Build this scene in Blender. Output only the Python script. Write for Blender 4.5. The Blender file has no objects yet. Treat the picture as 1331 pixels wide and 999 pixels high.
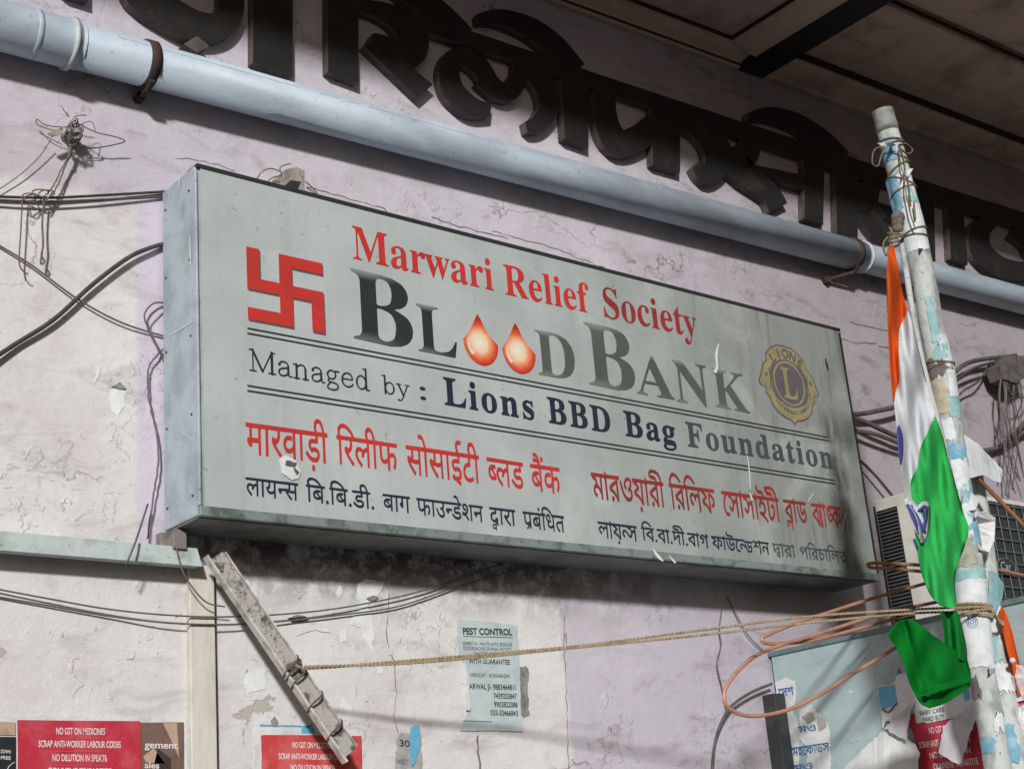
import bpy, bmesh, math, random
from mathutils import Vector, Matrix, noise as pnoise
random.seed(7)
# ------------------------------------------------------------------ camera
Z0 = 2.35                       # height of the sign's underside above the pavement
RM = ((0.77500930, -0.62686294, -0.08002150), (0.14111769, 0.29509939, -0.94498791), (0.61599220, 0.72108197, 0.31716622))   # rows: right, down, forward
CP = Vector((-1.521759, -3.054653, -0.822213 + Z0))
FP = 1931.6162                        # focal length in photo pixels (1331 wide)
scene = bpy.context.scene
cam = bpy.data.cameras.new('camera'); co = bpy.data.objects.new('camera', cam)
scene.collection.objects.link(co)
r_, d_, f_ = [Vector(v) for v in RM]
co.matrix_world = Matrix(((r_.x, -d_.x, -f_.x, CP.x), (r_.y, -d_.y, -f_.y, CP.y), (r_.z, -d_.z, -f_.z, CP.z), (0, 0, 0, 1)))
cam.sensor_width = 36; cam.lens = 36*FP/1331; cam.clip_start = .05; cam.clip_end = 500
scene.camera = co
# ------------------------------------------------------------------ light
world = bpy.data.worlds.new('World'); scene.world = world; world.use_nodes = True
SUN_DIR = Vector((.83, 1.0, -.48)).normalized()          # the way the light travels
nt = world.node_tree; bg = nt.nodes['Background']
sky = nt.nodes.new('ShaderNodeTexSky'); sky.sky_type = 'NISHITA'; sky.sun_disc = False
sky.sun_elevation = math.asin(-SUN_DIR.z); sky.sun_rotation = math.atan2(-SUN_DIR.x, -SUN_DIR.y)
nt.links.new(sky.outputs[0], bg.inputs[0]); bg.inputs[1].default_value = .02
sky.air_density = .7; sky.dust_density = 6; sky.ozone_density = 0
sl = bpy.data.lights.new('sun', 'SUN'); sl.energy = 3.7; sl.angle = math.radians(4.0); sl.color = (1, .99, .975)
so = bpy.data.objects.new('sun', sl); scene.collection.objects.link(so)
so.rotation_euler = SUN_DIR.to_track_quat('-Z', 'Y').to_euler()
scene.view_settings.view_transform = 'Standard'; scene.view_settings.look = 'None'
scene.view_settings.exposure = 0.0; scene.view_settings.gamma = 1; scene.view_settings.use_curve_mapping = False
# ------------------------------------------------------------------ measuring helpers
def ray(px, py):
    return r_*((px-665.5)/FP) + d_*((py-499.5)/FP) + f_
def at(px, py, Y=0.0):
    d = ray(px, py); return CP + d*((Y-CP.y)/d.y)
def atx(px, py, X):
    d = ray(px, py); return CP + d*((X-CP.x)/d.x)
# ------------------------------------------------------------------ materials
def lin(c):
    return tuple((v/12.92 if v <= .04045 else ((v+.055)/1.055)**2.4) for v in c)
def _n(nt, t, **k):
    n = nt.nodes.new(t)
    for a, b in k.items(): setattr(n, a, b)
    return n
def mix(nt, fac, a, b, mode='MIX'):
    n = _n(nt, 'ShaderNodeMix', data_type='RGBA', blend_type=mode)
    for s, v in ((n.inputs[0], fac), (n.inputs[6], a), (n.inputs[7], b)):
        if isinstance(v, bpy.types.NodeSocket): nt.links.new(v, s)
        elif isinstance(v, (int, float)): s.default_value = v
        else: s.default_value = (*v[:3], 1)
    return n.outputs[2]
def mth(nt, op, a, b=None, c=None, clamp=False):
    n = _n(nt, 'ShaderNodeMath', operation=op, use_clamp=clamp)
    for s, v in zip(n.inputs, (a, b, c)):
        if v is None: continue
        if isinstance(v, bpy.types.NodeSocket): nt.links.new(v, s)
        else: s.default_value = v
    return n.outputs[0]
def noise(nt, vec, scale, detail=4, rough=.55, dist=0):
    n = _n(nt, 'ShaderNodeTexNoise'); n.inputs['Scale'].default_value = scale
    n.inputs['Detail'].default_value = detail; n.inputs['Roughness'].default_value = rough; n.inputs['Distortion'].default_value = dist
    nt.links.new(vec, n.inputs['Vector']); return n.outputs['Fac']
def sstep(nt, v, lo, hi):
    n = _n(nt, 'ShaderNodeMapRange', interpolation_type='SMOOTHSTEP')
    nt.links.new(v, n.inputs[0]); n.inputs[1].default_value = lo; n.inputs[2].default_value = hi
    return n.outputs[0]
def scl(nt, vec, s):
    n = _n(nt, 'ShaderNodeVectorMath', operation='MULTIPLY'); nt.links.new(vec, n.inputs[0]); n.inputs[1].default_value = s
    return n.outputs[0]
def newmat(name):
    m = bpy.data.materials.new(name); m.use_nodes = True
    nt = m.node_tree; b = nt.nodes['Principled BSDF']
    g = _n(nt, 'ShaderNodeNewGeometry')
    return m, nt, b, g.outputs['Position']
def bump(nt, b, h, strength=.3, dist=.004):
    n = _n(nt, 'ShaderNodeBump'); n.inputs['Strength'].default_value = strength; n.inputs['Distance'].default_value = dist
    nt.links.new(h, n.inputs['Height']); nt.links.new(n.outputs[0], b.inputs['Normal'])
def grimy(name, col, dirt=None, amt=.5, scale=9, rough=.6, metal=0, bmp=.15, stretch=(1, 1, 1), spots=0, spec=.4, edge=(.42, .68)):
    """a base colour broken by worn, dirty patches and a slight relief; used by most things"""
    m, nt, b, P = newmat(name)
    col = lin(col); dirt = lin(dirt) if dirt else tuple(v*.45 for v in col)
    v = scl(nt, P, stretch)
    n1 = noise(nt, v, scale, 6, .62, .3); n2 = noise(nt, v, scale*5.3, 5, .6)
    f = mth(nt, 'MULTIPLY', sstep(nt, n1, *edge), amt)
    c = mix(nt, f, col, dirt)
    c = mix(nt, mth(nt, 'MULTIPLY', sstep(nt, n2, .35, .75), .22), c, tuple(v*.72 for v in col))
    if spots:
        n3 = noise(nt, P, 95, 2, .5)
        c = mix(nt, mth(nt, 'MULTIPLY', sstep(nt, n3, .66, .72), spots), c, tuple(v*.25 for v in dirt))
    nt.links.new(c, b.inputs['Base Color'])
    b.inputs['Roughness'].default_value = rough; b.inputs['Metallic'].default_value = metal
    b.inputs['Specular IOR Level'].default_value = spec
    if bmp: bump(nt, b, n2, bmp, .003)
    return m
def cloth_mat(name, col, trans=.25):
    m, nt, b, P = newmat(name); col = lin(col)
    n1 = noise(nt, P, 14, 4); n2 = noise(nt, P, 420, 2)
    c = mix(nt, sstep(nt, n1, .3, .75), col, tuple(v*.78 for v in col))
    nt.links.new(c, b.inputs['Base Color']); b.inputs['Roughness'].default_value = .92
    b.inputs['Specular IOR Level'].default_value = .08
    n3 = noise(nt, scl(nt, P, (3, 1, .8)), 26, 4, .6, 1.2); n4 = noise(nt, P, 60, 4, .6, .8)
    bump(nt, b, mth(nt, 'ADD', mth(nt, 'ADD', n3, mth(nt, 'MULTIPLY', n4, .35)), mth(nt, 'MULTIPLY', n2, .06)), .22, .012)
    t = _n(nt, 'ShaderNodeBsdfTranslucent'); nt.links.new(c, t.inputs[0])
    ms = _n(nt, 'ShaderNodeMixShader'); ms.inputs[0].default_value = trans
    nt.links.new(b.outputs[0], ms.inputs[1]); nt.links.new(t.outputs[0], ms.inputs[2])
    nt.links.new(ms.outputs[0], nt.nodes['Material Output'].inputs[0])
    return m
# ------------------------------------------------------------------ object helpers
COL = scene.collection
def link(name, me, m=None, parent=None, smooth=False):
    o = bpy.data.objects.new(name, me); COL.objects.link(o)
    if m is not None:
        for q in (m if isinstance(m, (list, tuple)) else [m]): me.materials.append(q)
    if smooth: me.polygons.foreach_set('use_smooth', [True]*len(me.polygons))
    if parent is not None:
        o.parent = parent; o.matrix_parent_inverse = parent.matrix_world.inverted()
    return o
def obj(name, bm, m=None, parent=None, smooth=False):
    bmesh.ops.recalc_face_normals(bm, faces=bm.faces)
    me = bpy.data.meshes.new(name); bm.to_mesh(me); bm.free()
    return link(name, me, m, parent, smooth)
def tag(o, label, cat, group=None, kind=None):
    o['label'] = label; o['category'] = cat
    if group: o['group'] = group
    if kind: o['kind'] = kind
    return o
def thing(name, label, cat, loc, group=None):
    o = bpy.data.objects.new(name, None); o.empty_display_size = .05; COL.objects.link(o)
    o.location = loc; o.matrix_world = Matrix.Translation(loc)
    return tag(o, label, cat, group)
def structure(name, bm, m):
    o = obj(name, bm, m); o['kind'] = 'structure'; return o
def box(bm, x0, x1, y0, y1, z0, z1, bev=0):
    r = bmesh.ops.create_cube(bm, size=1)
    for v in r['verts']:
        v.co = Vector((x0+(v.co.x+.5)*(x1-x0), y0+(v.co.y+.5)*(y1-y0), z0+(v.co.z+.5)*(z1-z0)))
    if bev:
        es = list({e for v in r['verts'] for e in v.link_edges})
        bmesh.ops.bevel(bm, geom=es, offset=bev, segments=2, affect='EDGES', profile=.5)
def prism(bm, pts, off):
    """closed outline of 3-D points swept by a vector"""
    a = [bm.verts.new(p) for p in pts]; b = [bm.verts.new(Vector(p)+off) for p in pts]
    n = len(pts)
    bm.faces.new(a); bm.faces.new(b[::-1])
    for i in range(n): bm.faces.new((a[i], b[i], b[(i+1) % n], a[(i+1) % n]))
def crom(P, k=8, closed=False):
    P = [Vector(p) for p in P]; n = len(P)
    if n < 3: return P
    out = []
    for i in range(n if closed else n-1):
        g = (lambda q: P[q % n]) if closed else (lambda q: P[min(max(q, 0), n-1)])
        a, b, c, d = g(i-1), g(i), g(i+1), g(i+2)
        for s in range(k):
            t = s/k
            out.append(.5*(2*b+(c-a)*t+(2*a-5*b+4*c-d)*t*t+(3*b-a-3*c+d)*t**3))
    if not closed: out.append(P[-1])
    return out
def tube(bm, P, r, seg=8, closed=False, cap=True):
    """round tube through the points; r a number or one per point"""
    n = len(P); P = [Vector(p) for p in P]
    R = r if isinstance(r, (list, tuple)) else [r]*n
    rings = []; up = None
    for i in range(n):
        t = (P[(i+1) % n]-P[i-1]) if closed else (P[min(i+1, n-1)]-P[max(i-1, 0)])
        if t.length < 1e-9: t = Vector((0, 0, 1))
        t.normalize()
        if up is None: up = Vector((0, 0, 1)) if abs(t.z) < .9 else Vector((1, 0, 0))
        x = t.cross(up)
        if x.length < 1e-6: x = t.cross(Vector((1, .3, 0)))
        x.normalize(); y = x.cross(t).normalized(); up = y
        rings.append([bm.verts.new(P[i]+(x*math.cos(a)+y*math.sin(a))*R[i]) for a in [2*math.pi*k/seg for k in range(seg)]])
    m = n if closed else n-1
    for i in range(m):
        A, B = rings[i], rings[(i+1) % n]
        for k in range(seg): bm.faces.new((A[k], A[(k+1) % seg], B[(k+1) % seg], B[k]))
    if cap and not closed:
        bm.faces.new(rings[0][::-1]); bm.faces.new(rings[-1])
def wire(name, pts, r, m, label=None, cat='cable', parent=None, group=None, k=8, jit=0, seg=7):
    """pts: (px, py, Y)"""
    P = crom([at(x, y, Y) for x, y, Y in pts], k)
    if jit: P = [p+Vector((random.gauss(0, jit), random.gauss(0, jit*.6), random.gauss(0, jit))) for p in P]
    bm = bmesh.new(); tube(bm, P, r, seg)
    o = obj(name, bm, m, parent, True)
    if label: tag(o, label, cat, group)
    return o
def mesh_from_loops(loops):
    """flat filled outline with holes, in x/y"""
    c = bpy.data.curves.new('tmp', 'CURVE'); c.dimensions = '2D'; c.fill_mode = 'BOTH'
    for L in loops:
        s = c.splines.new('POLY'); s.points.add(len(L)-1); s.use_cyclic_u = True
        for p, q in zip(s.points, L): p.co = (q[0], q[1], 0, 1)
    return to_mesh(c)
def to_mesh(c):
    o = bpy.data.objects.new('tmp', c); COL.objects.link(o)
    dg = bpy.context.evaluated_depsgraph_get()
    me = bpy.data.meshes.new_from_object(o.evaluated_get(dg), depsgraph=dg)
    bpy.data.objects.remove(o); bpy.data.curves.remove(c)
    me.materials.clear()
    return me
GLYPHS = {
    'Marwari': (823, [[234,-3,-10,2,-5,3,-4,5,-4,8,0,11,2,4,3,6,11,10,19,8,23,8,1,2,0,19,-3,8,-6,4,-4,2,-7,0,-7,-2,-4,-3,0,-2,5,-11,-1,-9,-3,-4,-5,-3,-9,0,-7,3,-3,7,0,10,1,4,5,5,11,8,20,5,10,0,11,-2,11,-3,6,-4,7,-10,3,-11,0,-61,3,-3,6,1,2,-3,-5,-6,-5,-3,-10,-4,-7,0,-8,3,-5,4,-1,6,-2,1,-11,-8,-8,-3], [454,-4,-4,5,-32,86,-3,5,-2,1,-1,-11,-3,-6,-4,-2,-6,-2,-6,2,-9,9,-4,2,-5,-2,-4,-4,-2,-5,-2,-5,0,-57,5,-6,10,-2,1,-2,-1,-2,-3,-1,-52,0,-2,1,-1,2,1,2,7,4,3,9,0,69,-2,6,-1,2,-7,3,-1,1,1,3,39,0,2,-1,0,-13,2,0,9,10,8,5,7,2,6,0,5,-1,6,-3,4,1,43,0,2,-1,-1,-3,-4,-2,-3,-3,0,-5,3,-8,13,-34,1,-2,4,7,10,26,0,4,-5,13,-2,2,-5,2,-1,3,4,1,45,0,1,-1,0,-3,-8,-4,0,-6,11,-36,2,-2,1,0,15,39,-1,6,-8,3,0,3,2,1,24,0,2,-1,0,-2,-5,-4,-3,-4,-38,-93,-3,-1,-2,2,-21,64,-1,-1,-3,-5,-23,-58,-2,-2], [584,-3,-11,3,-6,6,-3,3,-2,9,0,5,1,6,6,9,11,9,20,9,19,6,1,2,0,21,-2,6,-6,4,-4,2,-8,0,-7,-2,-2,-2,-1,-3,6,-13,0,-3,-1,-4,-6,-6,-5,-1,-7,0,-4,1,-5,5,-2,5,0,7,2,4,5,8,5,3,9,5,17,4,20,-2,9,-2,8,-5,7,-8,3,-11,1,-60,2,-6,7,1,2,-3,-1,-3,-7,-5,-6,-3,-6,-2,-8,0,-9,4,-2,2,-3,7,-1,0,-16,-9,-8,-3], [1,0,-1,1,0,3,9,2,5,3,3,3,3,7,0,114,-2,4,-3,4,-14,4,-1,4,4,1,48,0,4,-1,3,-6,37,-89,4,-5,2,3,41,96,3,2,52,-1,1,-2,-1,-2,-13,-5,-3,-4,-2,-6,0,-109,2,-8,2,-4,4,-3,9,-1,2,-3,-1,-2,-3,-1,-66,0,-3,2,0,2,2,2,10,3,3,1,4,9,-1,107,-2,-2,-4,-8,-45,-111,-3,-4,-5,0,-52,122,-3,2,0,-97,1,-10,2,-6,2,-2,5,-3,9,-1,2,-2,0,-2,-3,-2], [676,0,-1,1,0,3,8,4,2,3,1,4,-1,73,-2,6,-7,3,0,3,3,1,36,0,1,-3,1,-11,1,-1,12,13,8,4,10,1,6,-1,5,-4,4,-5,1,-8,-2,-7,-4,-4,-7,-2,-4,0,-4,2,-9,9,-5,1,-2,-1,-4,-3,-4,-8,-1,-7,0,-52,1,-4,3,-2,10,-4,1,-2,0,-2,-4,-1], [771,0,-1,1,0,3,8,4,3,6,0,71,-3,8,-2,2,-5,1,-1,4,2,1,38,0,1,-1,1,-3,0,-80,2,-8,3,-3,5,-2,1,-3,-3,-2], [251,11,5,0,3,1,6,3,4,5,1,33,-2,1,-4,-1,-6,-2,-8,-5,-5,-10,-2,-6,0,-9,3,-6], [602,11,4,0,6,1,8,8,0,33,-1,1,-5,-1,-9,-4,-3,-4,-3,-3,-4,-8,-1,-7,1,-8,2,-5], [791,119,-5,3,-5,6,-1,6,0,4,4,9,5,3,4,2,8,0,5,-2,4,-5,3,-6,0,-9,-4,-5,-4,-4,-5,-2]]),
    'Relief': (566, [[194,-3,-8,2,-10,5,-9,9,-6,13,-4,14,0,21,2,11,4,8,9,12,9,7,6,3,6,1,13,1,14,-3,8,-5,9,-12,4,-11,2,-11,0,-7,-1,-1,-49,0,-3,-1,-1,-10,3,-11,4,-9,6,-5,9,-4,9,0,11,5,7,7,4,0,1,-3,-4,-8,-8,-8,-11,-7,-14,-4], [424,-3,-8,2,-10,5,-8,9,-7,13,-4,14,0,21,3,11,3,8,9,12,9,7,6,3,6,1,13,1,13,-3,9,-5,9,-12,4,-11,2,-11,0,-7,-1,-1,-49,0,-3,-1,-1,-10,3,-11,4,-9,6,-5,9,-4,10,0,10,5,7,7,4,0,1,-3,-4,-8,-8,-8,-12,-7,-13,-4], [2,0,-2,1,1,3,13,5,5,10,0,109,-2,7,-2,3,-5,4,-9,2,-1,2,1,3,67,1,18,-1,13,-3,10,-3,11,-7,6,-6,4,-8,1,-6,0,-12,-1,-6,-4,-8,-5,-5,-9,-7,-12,-5,0,-2,4,-7,35,-52,6,-5,7,-3,0,-2,0,-2,-43,-1,-3,1,-43,66,-3,3,-2,0,-3,0,-1,-3,0,-45,4,-10,3,-3,12,-4,1,-2,-1,-2,-3,-1], [257,0,-1,1,0,3,8,3,2,7,0,120,-2,8,-8,3,0,3,2,2,38,0,2,-1,0,-3,1,-134,2,-5,7,-3,0,-3,-2,-2], [322,0,-1,1,0,3,7,3,4,5,0,75,-2,6,-3,2,-4,1,-1,4,3,1,37,0,2,-1,0,-3,0,-84,2,-5,7,-4,0,-3,-2,-2], [486,0,-1,1,0,3,8,3,2,3,1,4,0,72,0,2,-1,2,-8,0,-2,1,-1,7,2,3,9,0,1,2,1,19,3,12,6,8,12,8,10,2,15,0,7,-1,7,-4,5,-5,4,-8,0,-5,-1,-5,-4,-5,-5,-2,-9,1,-5,4,-2,5,1,7,3,8,-2,3,-6,0,-5,-2,-2,-5,-2,-9,1,-27,2,-1,15,0,1,-1,0,-4,0,-4,-1,-2,-15,0,-2,-2,0,-68,1,-8,2,-3,6,-4,7,-1,1,-3,-3,-2], [189,63,24,0,3,0,1,14,-2,9,-3,7,-4,3,-6,1,-5,-2,-4,-3,-1,-4,-3,-8,-1,-12], [419,63,24,0,3,0,1,14,-2,9,-3,7,-4,3,-6,1,-5,-2,-3,-3,-2,-4,-3,-8,-1,-12], [55,77,15,0,9,3,7,4,4,6,4,11,0,17,-2,7,-5,9,-4,3,-8,4,-14,0,-4,-3,-3,-9,0,-48], [343,119,-5,3,-4,5,-2,5,0,9,2,4,5,5,7,2,7,0,6,-4,3,-4,3,-7,0,-4,-4,-8,-5,-4,-5,-2]]),
    'Society': (660, [[575,-47,-8,4,-6,5,-2,10,3,10,4,3,4,1,9,-1,6,-5,1,-11,2,-1,4,0,4,3,6,9,3,7,2,11,-36,89,-5,7,-6,3,0,3,1,1,3,0,50,0,1,-3,-1,-2,-7,-1,-3,-3,0,-6,5,-12,12,-31,1,-2,4,7,13,38,0,7,-4,2,-6,1,-1,2,1,2,2,1,27,0,2,-1,0,-3,-7,-5,-6,-10,-35,-96,-6,-15,-5,-7,-10,-8,-10,-3], [2,-4,-2,2,0,3,0,48,2,2,4,0,7,-20,6,-11,9,-9,6,-3,6,-3,11,-1,8,1,8,4,7,6,2,5,1,7,0,5,-1,5,-3,5,-5,5,-36,19,-10,7,-8,6,-7,9,-5,14,0,13,2,8,4,10,3,4,7,7,11,6,6,2,8,1,8,0,34,-7,4,2,3,5,4,0,1,-3,0,-43,-1,-2,-3,0,-1,1,-5,12,-11,16,-12,9,-8,2,-13,0,-6,-1,-5,-4,-5,-6,-1,-4,-1,-9,3,-7,8,-8,43,-22,8,-5,10,-10,3,-6,4,-14,0,-10,-1,-7,-5,-12,-3,-5,-9,-9,-10,-5,-11,-3,-9,-2,-15,0,-28,7,-4,-1,-4,-5], [162,-3,-9,2,-11,5,-11,11,-7,13,-3,12,0,19,3,14,5,9,3,4,8,8,9,6,9,3,9,2,9,-1,13,-3,7,-5,9,-7,6,-8,3,-7,4,-12,1,-11,-1,-12,-3,-10,-5,-11,-3,-5,-8,-7,-10,-6,-7,-2,-8,-2], [270,-3,-8,2,-11,5,-8,8,-6,10,-3,9,-3,13,0,10,5,19,3,7,8,10,10,8,9,4,5,1,7,2,11,-1,10,-2,7,-4,8,-7,2,-6,0,-8,-4,-7,-6,-3,-8,0,-3,2,-4,4,-1,4,0,14,-2,3,-2,2,-9,1,-3,-2,-4,-2,-4,-7,-4,-14,0,-22,3,-14,5,-12,9,-9,12,-3,13,3,10,7,3,-1,1,-2,-9,-11,-5,-4,-9,-4,-13,-4], [431,-3,-8,2,-10,5,-9,9,-7,13,-3,14,0,21,2,11,4,8,9,12,9,7,6,3,6,1,13,1,13,-3,9,-5,9,-12,4,-11,2,-11,0,-7,-2,-1,-48,0,-4,-1,0,-10,2,-11,5,-9,6,-5,8,-4,10,0,10,5,8,7,3,0,2,-3,-4,-8,-9,-8,-11,-7,-13,-4], [522,-3,-11,3,-5,5,-2,5,-2,7,0,71,-1,3,-8,1,-1,4,2,3,25,26,10,14,2,0,2,-2,0,-25,0,-8,1,-2,19,-1,1,-1,0,-3,0,-4,-1,-1,-17,-1,-3,-1,0,-64,2,-8,2,-4,5,-1,7,3,5,7,3,-1,2,-2,-3,-6,-6,-8,-6,-5,-8,-3,-7,-2], [329,0,-1,1,0,3,7,3,3,5,0,75,-1,6,-3,2,-5,1,0,4,2,1,38,0,1,-1,1,-3,0,-84,2,-5,7,-4,0,-3,-2,-2], [168,3,3,0,7,2,4,6,4,12,0,15,1,5,0,13,-3,27,-2,7,-3,4,-7,4,-4,0,-5,-2,-6,-5,-3,-12,-1,-13,0,-33,2,-18,2,-5,3,-3,4,-3], [426,63,24,0,3,0,0,14,-1,9,-3,7,-4,3,-6,1,-5,-2,-4,-3,-2,-4,-2,-8,-1,-12], [350,119,-5,3,-5,5,-2,5,1,9,2,4,5,5,6,2,7,0,7,-4,3,-4,2,-7,0,-4,-3,-8,-6,-4,-4,-2]]),
    'c_B': (132, [[1,0,-1,1,1,3,12,4,3,4,3,7,0,108,-2,8,-2,3,-5,4,-9,3,-1,4,4,1,63,0,24,-2,12,-4,9,-4,4,-4,6,-8,3,-10,0,-7,-3,-9,-3,-6,-9,-8,-7,-3,-10,-3,0,-1,21,-9,8,-5,7,-10,2,-7,1,-8,-2,-13,-6,-11,-6,-6,-6,-4,-11,-5,-10,-2,-11,-2], [63,8,8,-1,11,4,6,5,3,7,3,17,-1,13,-4,10,-3,5,-5,3,-4,2,-13,3,-8,0,-2,-2,0,-56,3,-7], [55,83,8,-1,11,3,7,4,4,5,3,14,0,9,-1,9,-5,10,-4,4,-8,2,-10,0,-4,-4,-2,-8,0,-44]]),
    'c_L': (135, [[2,0,-2,1,1,3,13,5,5,10,0,109,-2,7,-2,4,-7,4,-6,1,-2,2,0,3,4,1,67,0,5,-1,0,-2,-1,-2,-14,-3,-4,-4,-1,-3,-2,-8,0,-57,0,-49,3,-9,3,-2,5,-1,12,-1,15,3,10,3,6,4,8,8,4,5,9,18,2,1,3,0,1,-2,-8,-48,-4,-1]]),
    'c_D': (149, [[3,0,-1,1,0,3,12,4,3,4,2,6,0,110,-1,7,-3,4,-3,3,-12,3,0,4,3,1,64,0,18,-1,17,-4,14,-6,10,-6,11,-14,5,-7,6,-18,1,-8,0,-24,-5,-21,-7,-14,-9,-10,-9,-6,-14,-7,-15,-3,-15,-2], [64,8,7,-1,9,2,10,4,4,4,6,6,3,7,5,13,2,16,0,32,-1,9,-4,14,-4,9,-3,5,-5,5,-6,4,-7,4,-15,1,-7,-3,-3,-7,0,-112,2,-9]]),
    'c_A': (149, [[1,0,-1,1,1,3,8,4,5,5,3,5,53,132,2,3,4,0,3,-4,42,-100,15,-35,5,-6,8,-4,0,-3,-2,-1,-68,0,-1,2,1,2,13,4,3,2,1,3,0,6,-9,22,-1,1,-4,1,-45,-1,-7,-16,-2,-12,1,-3,3,-3,12,-4,1,-2,0,-2,-4,-1], [42,53,39,0,-1,6,-12,29,-6,14,-1,0,-1,-1,-17,-41,-2,-6]]),
    'c_N': (152, [[128,-4,-6,6,-91,110,-1,0,0,-4,0,-90,4,-9,5,-3,9,-1,2,-2,0,-2,-2,-1,-2,-1,-42,0,-4,1,0,2,1,2,9,2,6,4,2,4,2,10,0,102,-6,8,-6,7,-8,4,0,3,2,2,41,0,3,-1,71,-87,4,-4,1,1,1,3,0,71,-4,7,-3,2,-10,2,-2,1,0,3,2,2,2,0,41,0,3,-1,0,-3,-1,-2,-7,-1,-6,-3,-4,-8,0,-133,-2,-3]]),
    'c_K': (166, [[1,0,-1,1,0,3,9,2,5,3,3,3,2,6,0,111,-1,4,-2,5,-5,4,-10,2,-1,2,0,3,5,1,65,0,3,-1,1,-3,-2,-2,-11,-3,-4,-3,-1,-3,-2,-11,0,-42,1,-3,3,1,44,44,5,8,2,5,-1,2,-3,3,-3,1,-11,2,0,2,1,2,62,0,1,-2,-1,-2,-15,-4,-14,-7,-5,-5,-34,-33,-2,-2,1,-2,62,-78,6,-5,12,-5,1,-2,-1,-2,-3,-1,-74,1,-1,2,1,2,8,1,6,3,2,2,-1,3,-2,5,-38,48,-4,3,-4,-4,-1,-3,0,-36,1,-9,4,-8,6,-3,8,-2,1,-2,-1,-2,-3,-1]]),
    'Lions': (576, [[276,-7,-9,2,-8,4,-9,7,-7,8,-7,14,-2,10,0,25,2,10,3,8,9,12,7,6,12,6,5,1,8,2,9,-1,10,-2,11,-5,9,-8,7,-9,4,-10,3,-10,0,-25,-4,-14,-3,-6,-5,-8,-6,-6,-8,-5,-11,-5,-8,-1], [503,-7,-2,3,0,3,0,34,2,4,4,0,2,-1,2,-7,5,-9,7,-7,4,-3,9,-3,9,2,6,4,2,5,-1,4,-4,5,-31,17,-7,5,-4,6,-3,8,-1,5,0,13,4,10,9,10,11,5,5,2,10,0,19,-5,2,1,5,3,3,0,2,-2,0,-32,-2,-3,-4,0,-9,15,-4,5,-8,3,-9,0,-5,-1,-3,-4,-1,-4,1,-4,4,-4,27,-14,5,-3,9,-9,3,-10,0,-17,-1,-6,-3,-8,-5,-6,-9,-6,-12,-4,-10,0,-21,6,-4,-1,-4,-5], [2,-3,-2,2,1,8,14,5,4,9,0,105,-2,7,-2,3,-6,4,-5,0,-3,2,-1,3,1,7,2,1,3,0,69,0,3,-1,0,-8,-1,-2,-14,-4,-5,-5,-2,-8,0,-52,0,-50,2,-7,3,-3,6,-1,12,0,16,2,8,4,7,4,7,6,3,5,10,19,3,2,4,-2,0,-7,-8,-47,-5,-2], [155,-3,-1,2,0,8,10,4,2,8,0,60,-2,11,-9,4,0,9,4,2,38,-1,2,-3,0,-84,3,-7,8,-3,0,-9,-4,-2], [359,-3,-2,2,1,8,8,4,2,8,0,65,-2,7,-6,2,-2,2,-1,7,3,2,39,0,2,-1,1,-7,1,-1,11,8,8,3,7,2,13,-2,8,-4,7,-7,4,-13,1,-11,0,-56,2,-4,8,-4,0,-8,-2,-3,-49,0,-3,2,0,9,8,4,2,8,0,57,-3,7,-3,2,-4,1,-6,-2,-4,-3,-5,-5,-1,-4,0,-55,2,-7,8,-3,0,-9,-3,-2], [282,7,7,1,4,3,3,4,3,14,0,41,-1,9,-2,5,-3,7,-8,3,-6,0,-5,-3,-4,-8,-2,-15,0,-36,1,-10,4,-11,4,-3], [178,116,-6,3,-5,6,-2,5,0,12,4,7,6,5,5,1,7,0,7,-4,5,-6,1,-4,0,-12,-3,-5,-5,-6,-6,-2]]),
    'BBD': (469, [[2,-3,-2,2,0,8,14,5,3,3,2,6,0,104,-2,8,-3,4,-4,3,-5,0,-5,2,0,10,5,1,63,0,6,-1,11,0,8,-1,11,-4,9,-4,7,-6,4,-8,3,-8,0,-13,-1,-5,-6,-11,-15,-11,18,-11,6,-7,3,-7,2,-4,1,-12,-3,-13,-5,-10,-8,-9,-5,-3,-12,-5,-10,-3,-11,-1], [161,-3,-2,2,1,8,2,1,11,4,3,3,2,7,0,103,-3,10,-2,3,-4,2,-6,0,-4,2,0,10,4,1,64,0,6,-1,11,0,9,-1,11,-4,10,-5,4,-4,5,-6,2,-7,1,-12,-1,-9,-3,-8,-5,-5,-13,-10,11,-6,5,-4,8,-8,5,-10,0,-21,-3,-9,-5,-8,-7,-7,-7,-4,-14,-5,-7,-2,-10,-1], [321,-3,-1,2,0,8,1,1,8,2,5,2,2,5,1,7,0,98,-1,10,-3,4,-5,4,-6,0,-4,3,0,9,4,1,66,0,5,-1,11,0,19,-5,13,-5,10,-8,10,-11,7,-12,5,-17,1,-12,-1,-28,-4,-14,-10,-18,-6,-7,-12,-9,-13,-5,-16,-4,-14,-1], [64,11,8,0,11,3,5,4,3,8,3,15,-1,10,-4,10,-2,3,-5,4,-4,2,-12,2,-8,0,-1,-1,-1,-51,3,-7], [223,11,8,0,12,3,4,5,4,8,1,6,0,18,-4,10,-8,7,-15,4,-8,0,-1,-1,0,-52,2,-6], [383,11,7,0,8,1,7,2,5,4,8,9,6,15,4,23,0,18,-1,11,-5,20,-4,9,-6,7,-8,5,-14,4,-7,0,-4,-2,-3,-2,-1,-3,0,-112,2,-7], [57,86,8,0,11,2,5,4,4,4,2,8,1,11,-1,9,-4,10,-4,2,-7,3,-10,0,-4,-3,-2,-8,0,-40], [217,86,7,0,12,3,3,2,4,5,3,8,1,9,-2,14,-3,6,-4,3,-6,3,-10,0,-5,-3,-1,-7,0,-39]]),
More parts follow.
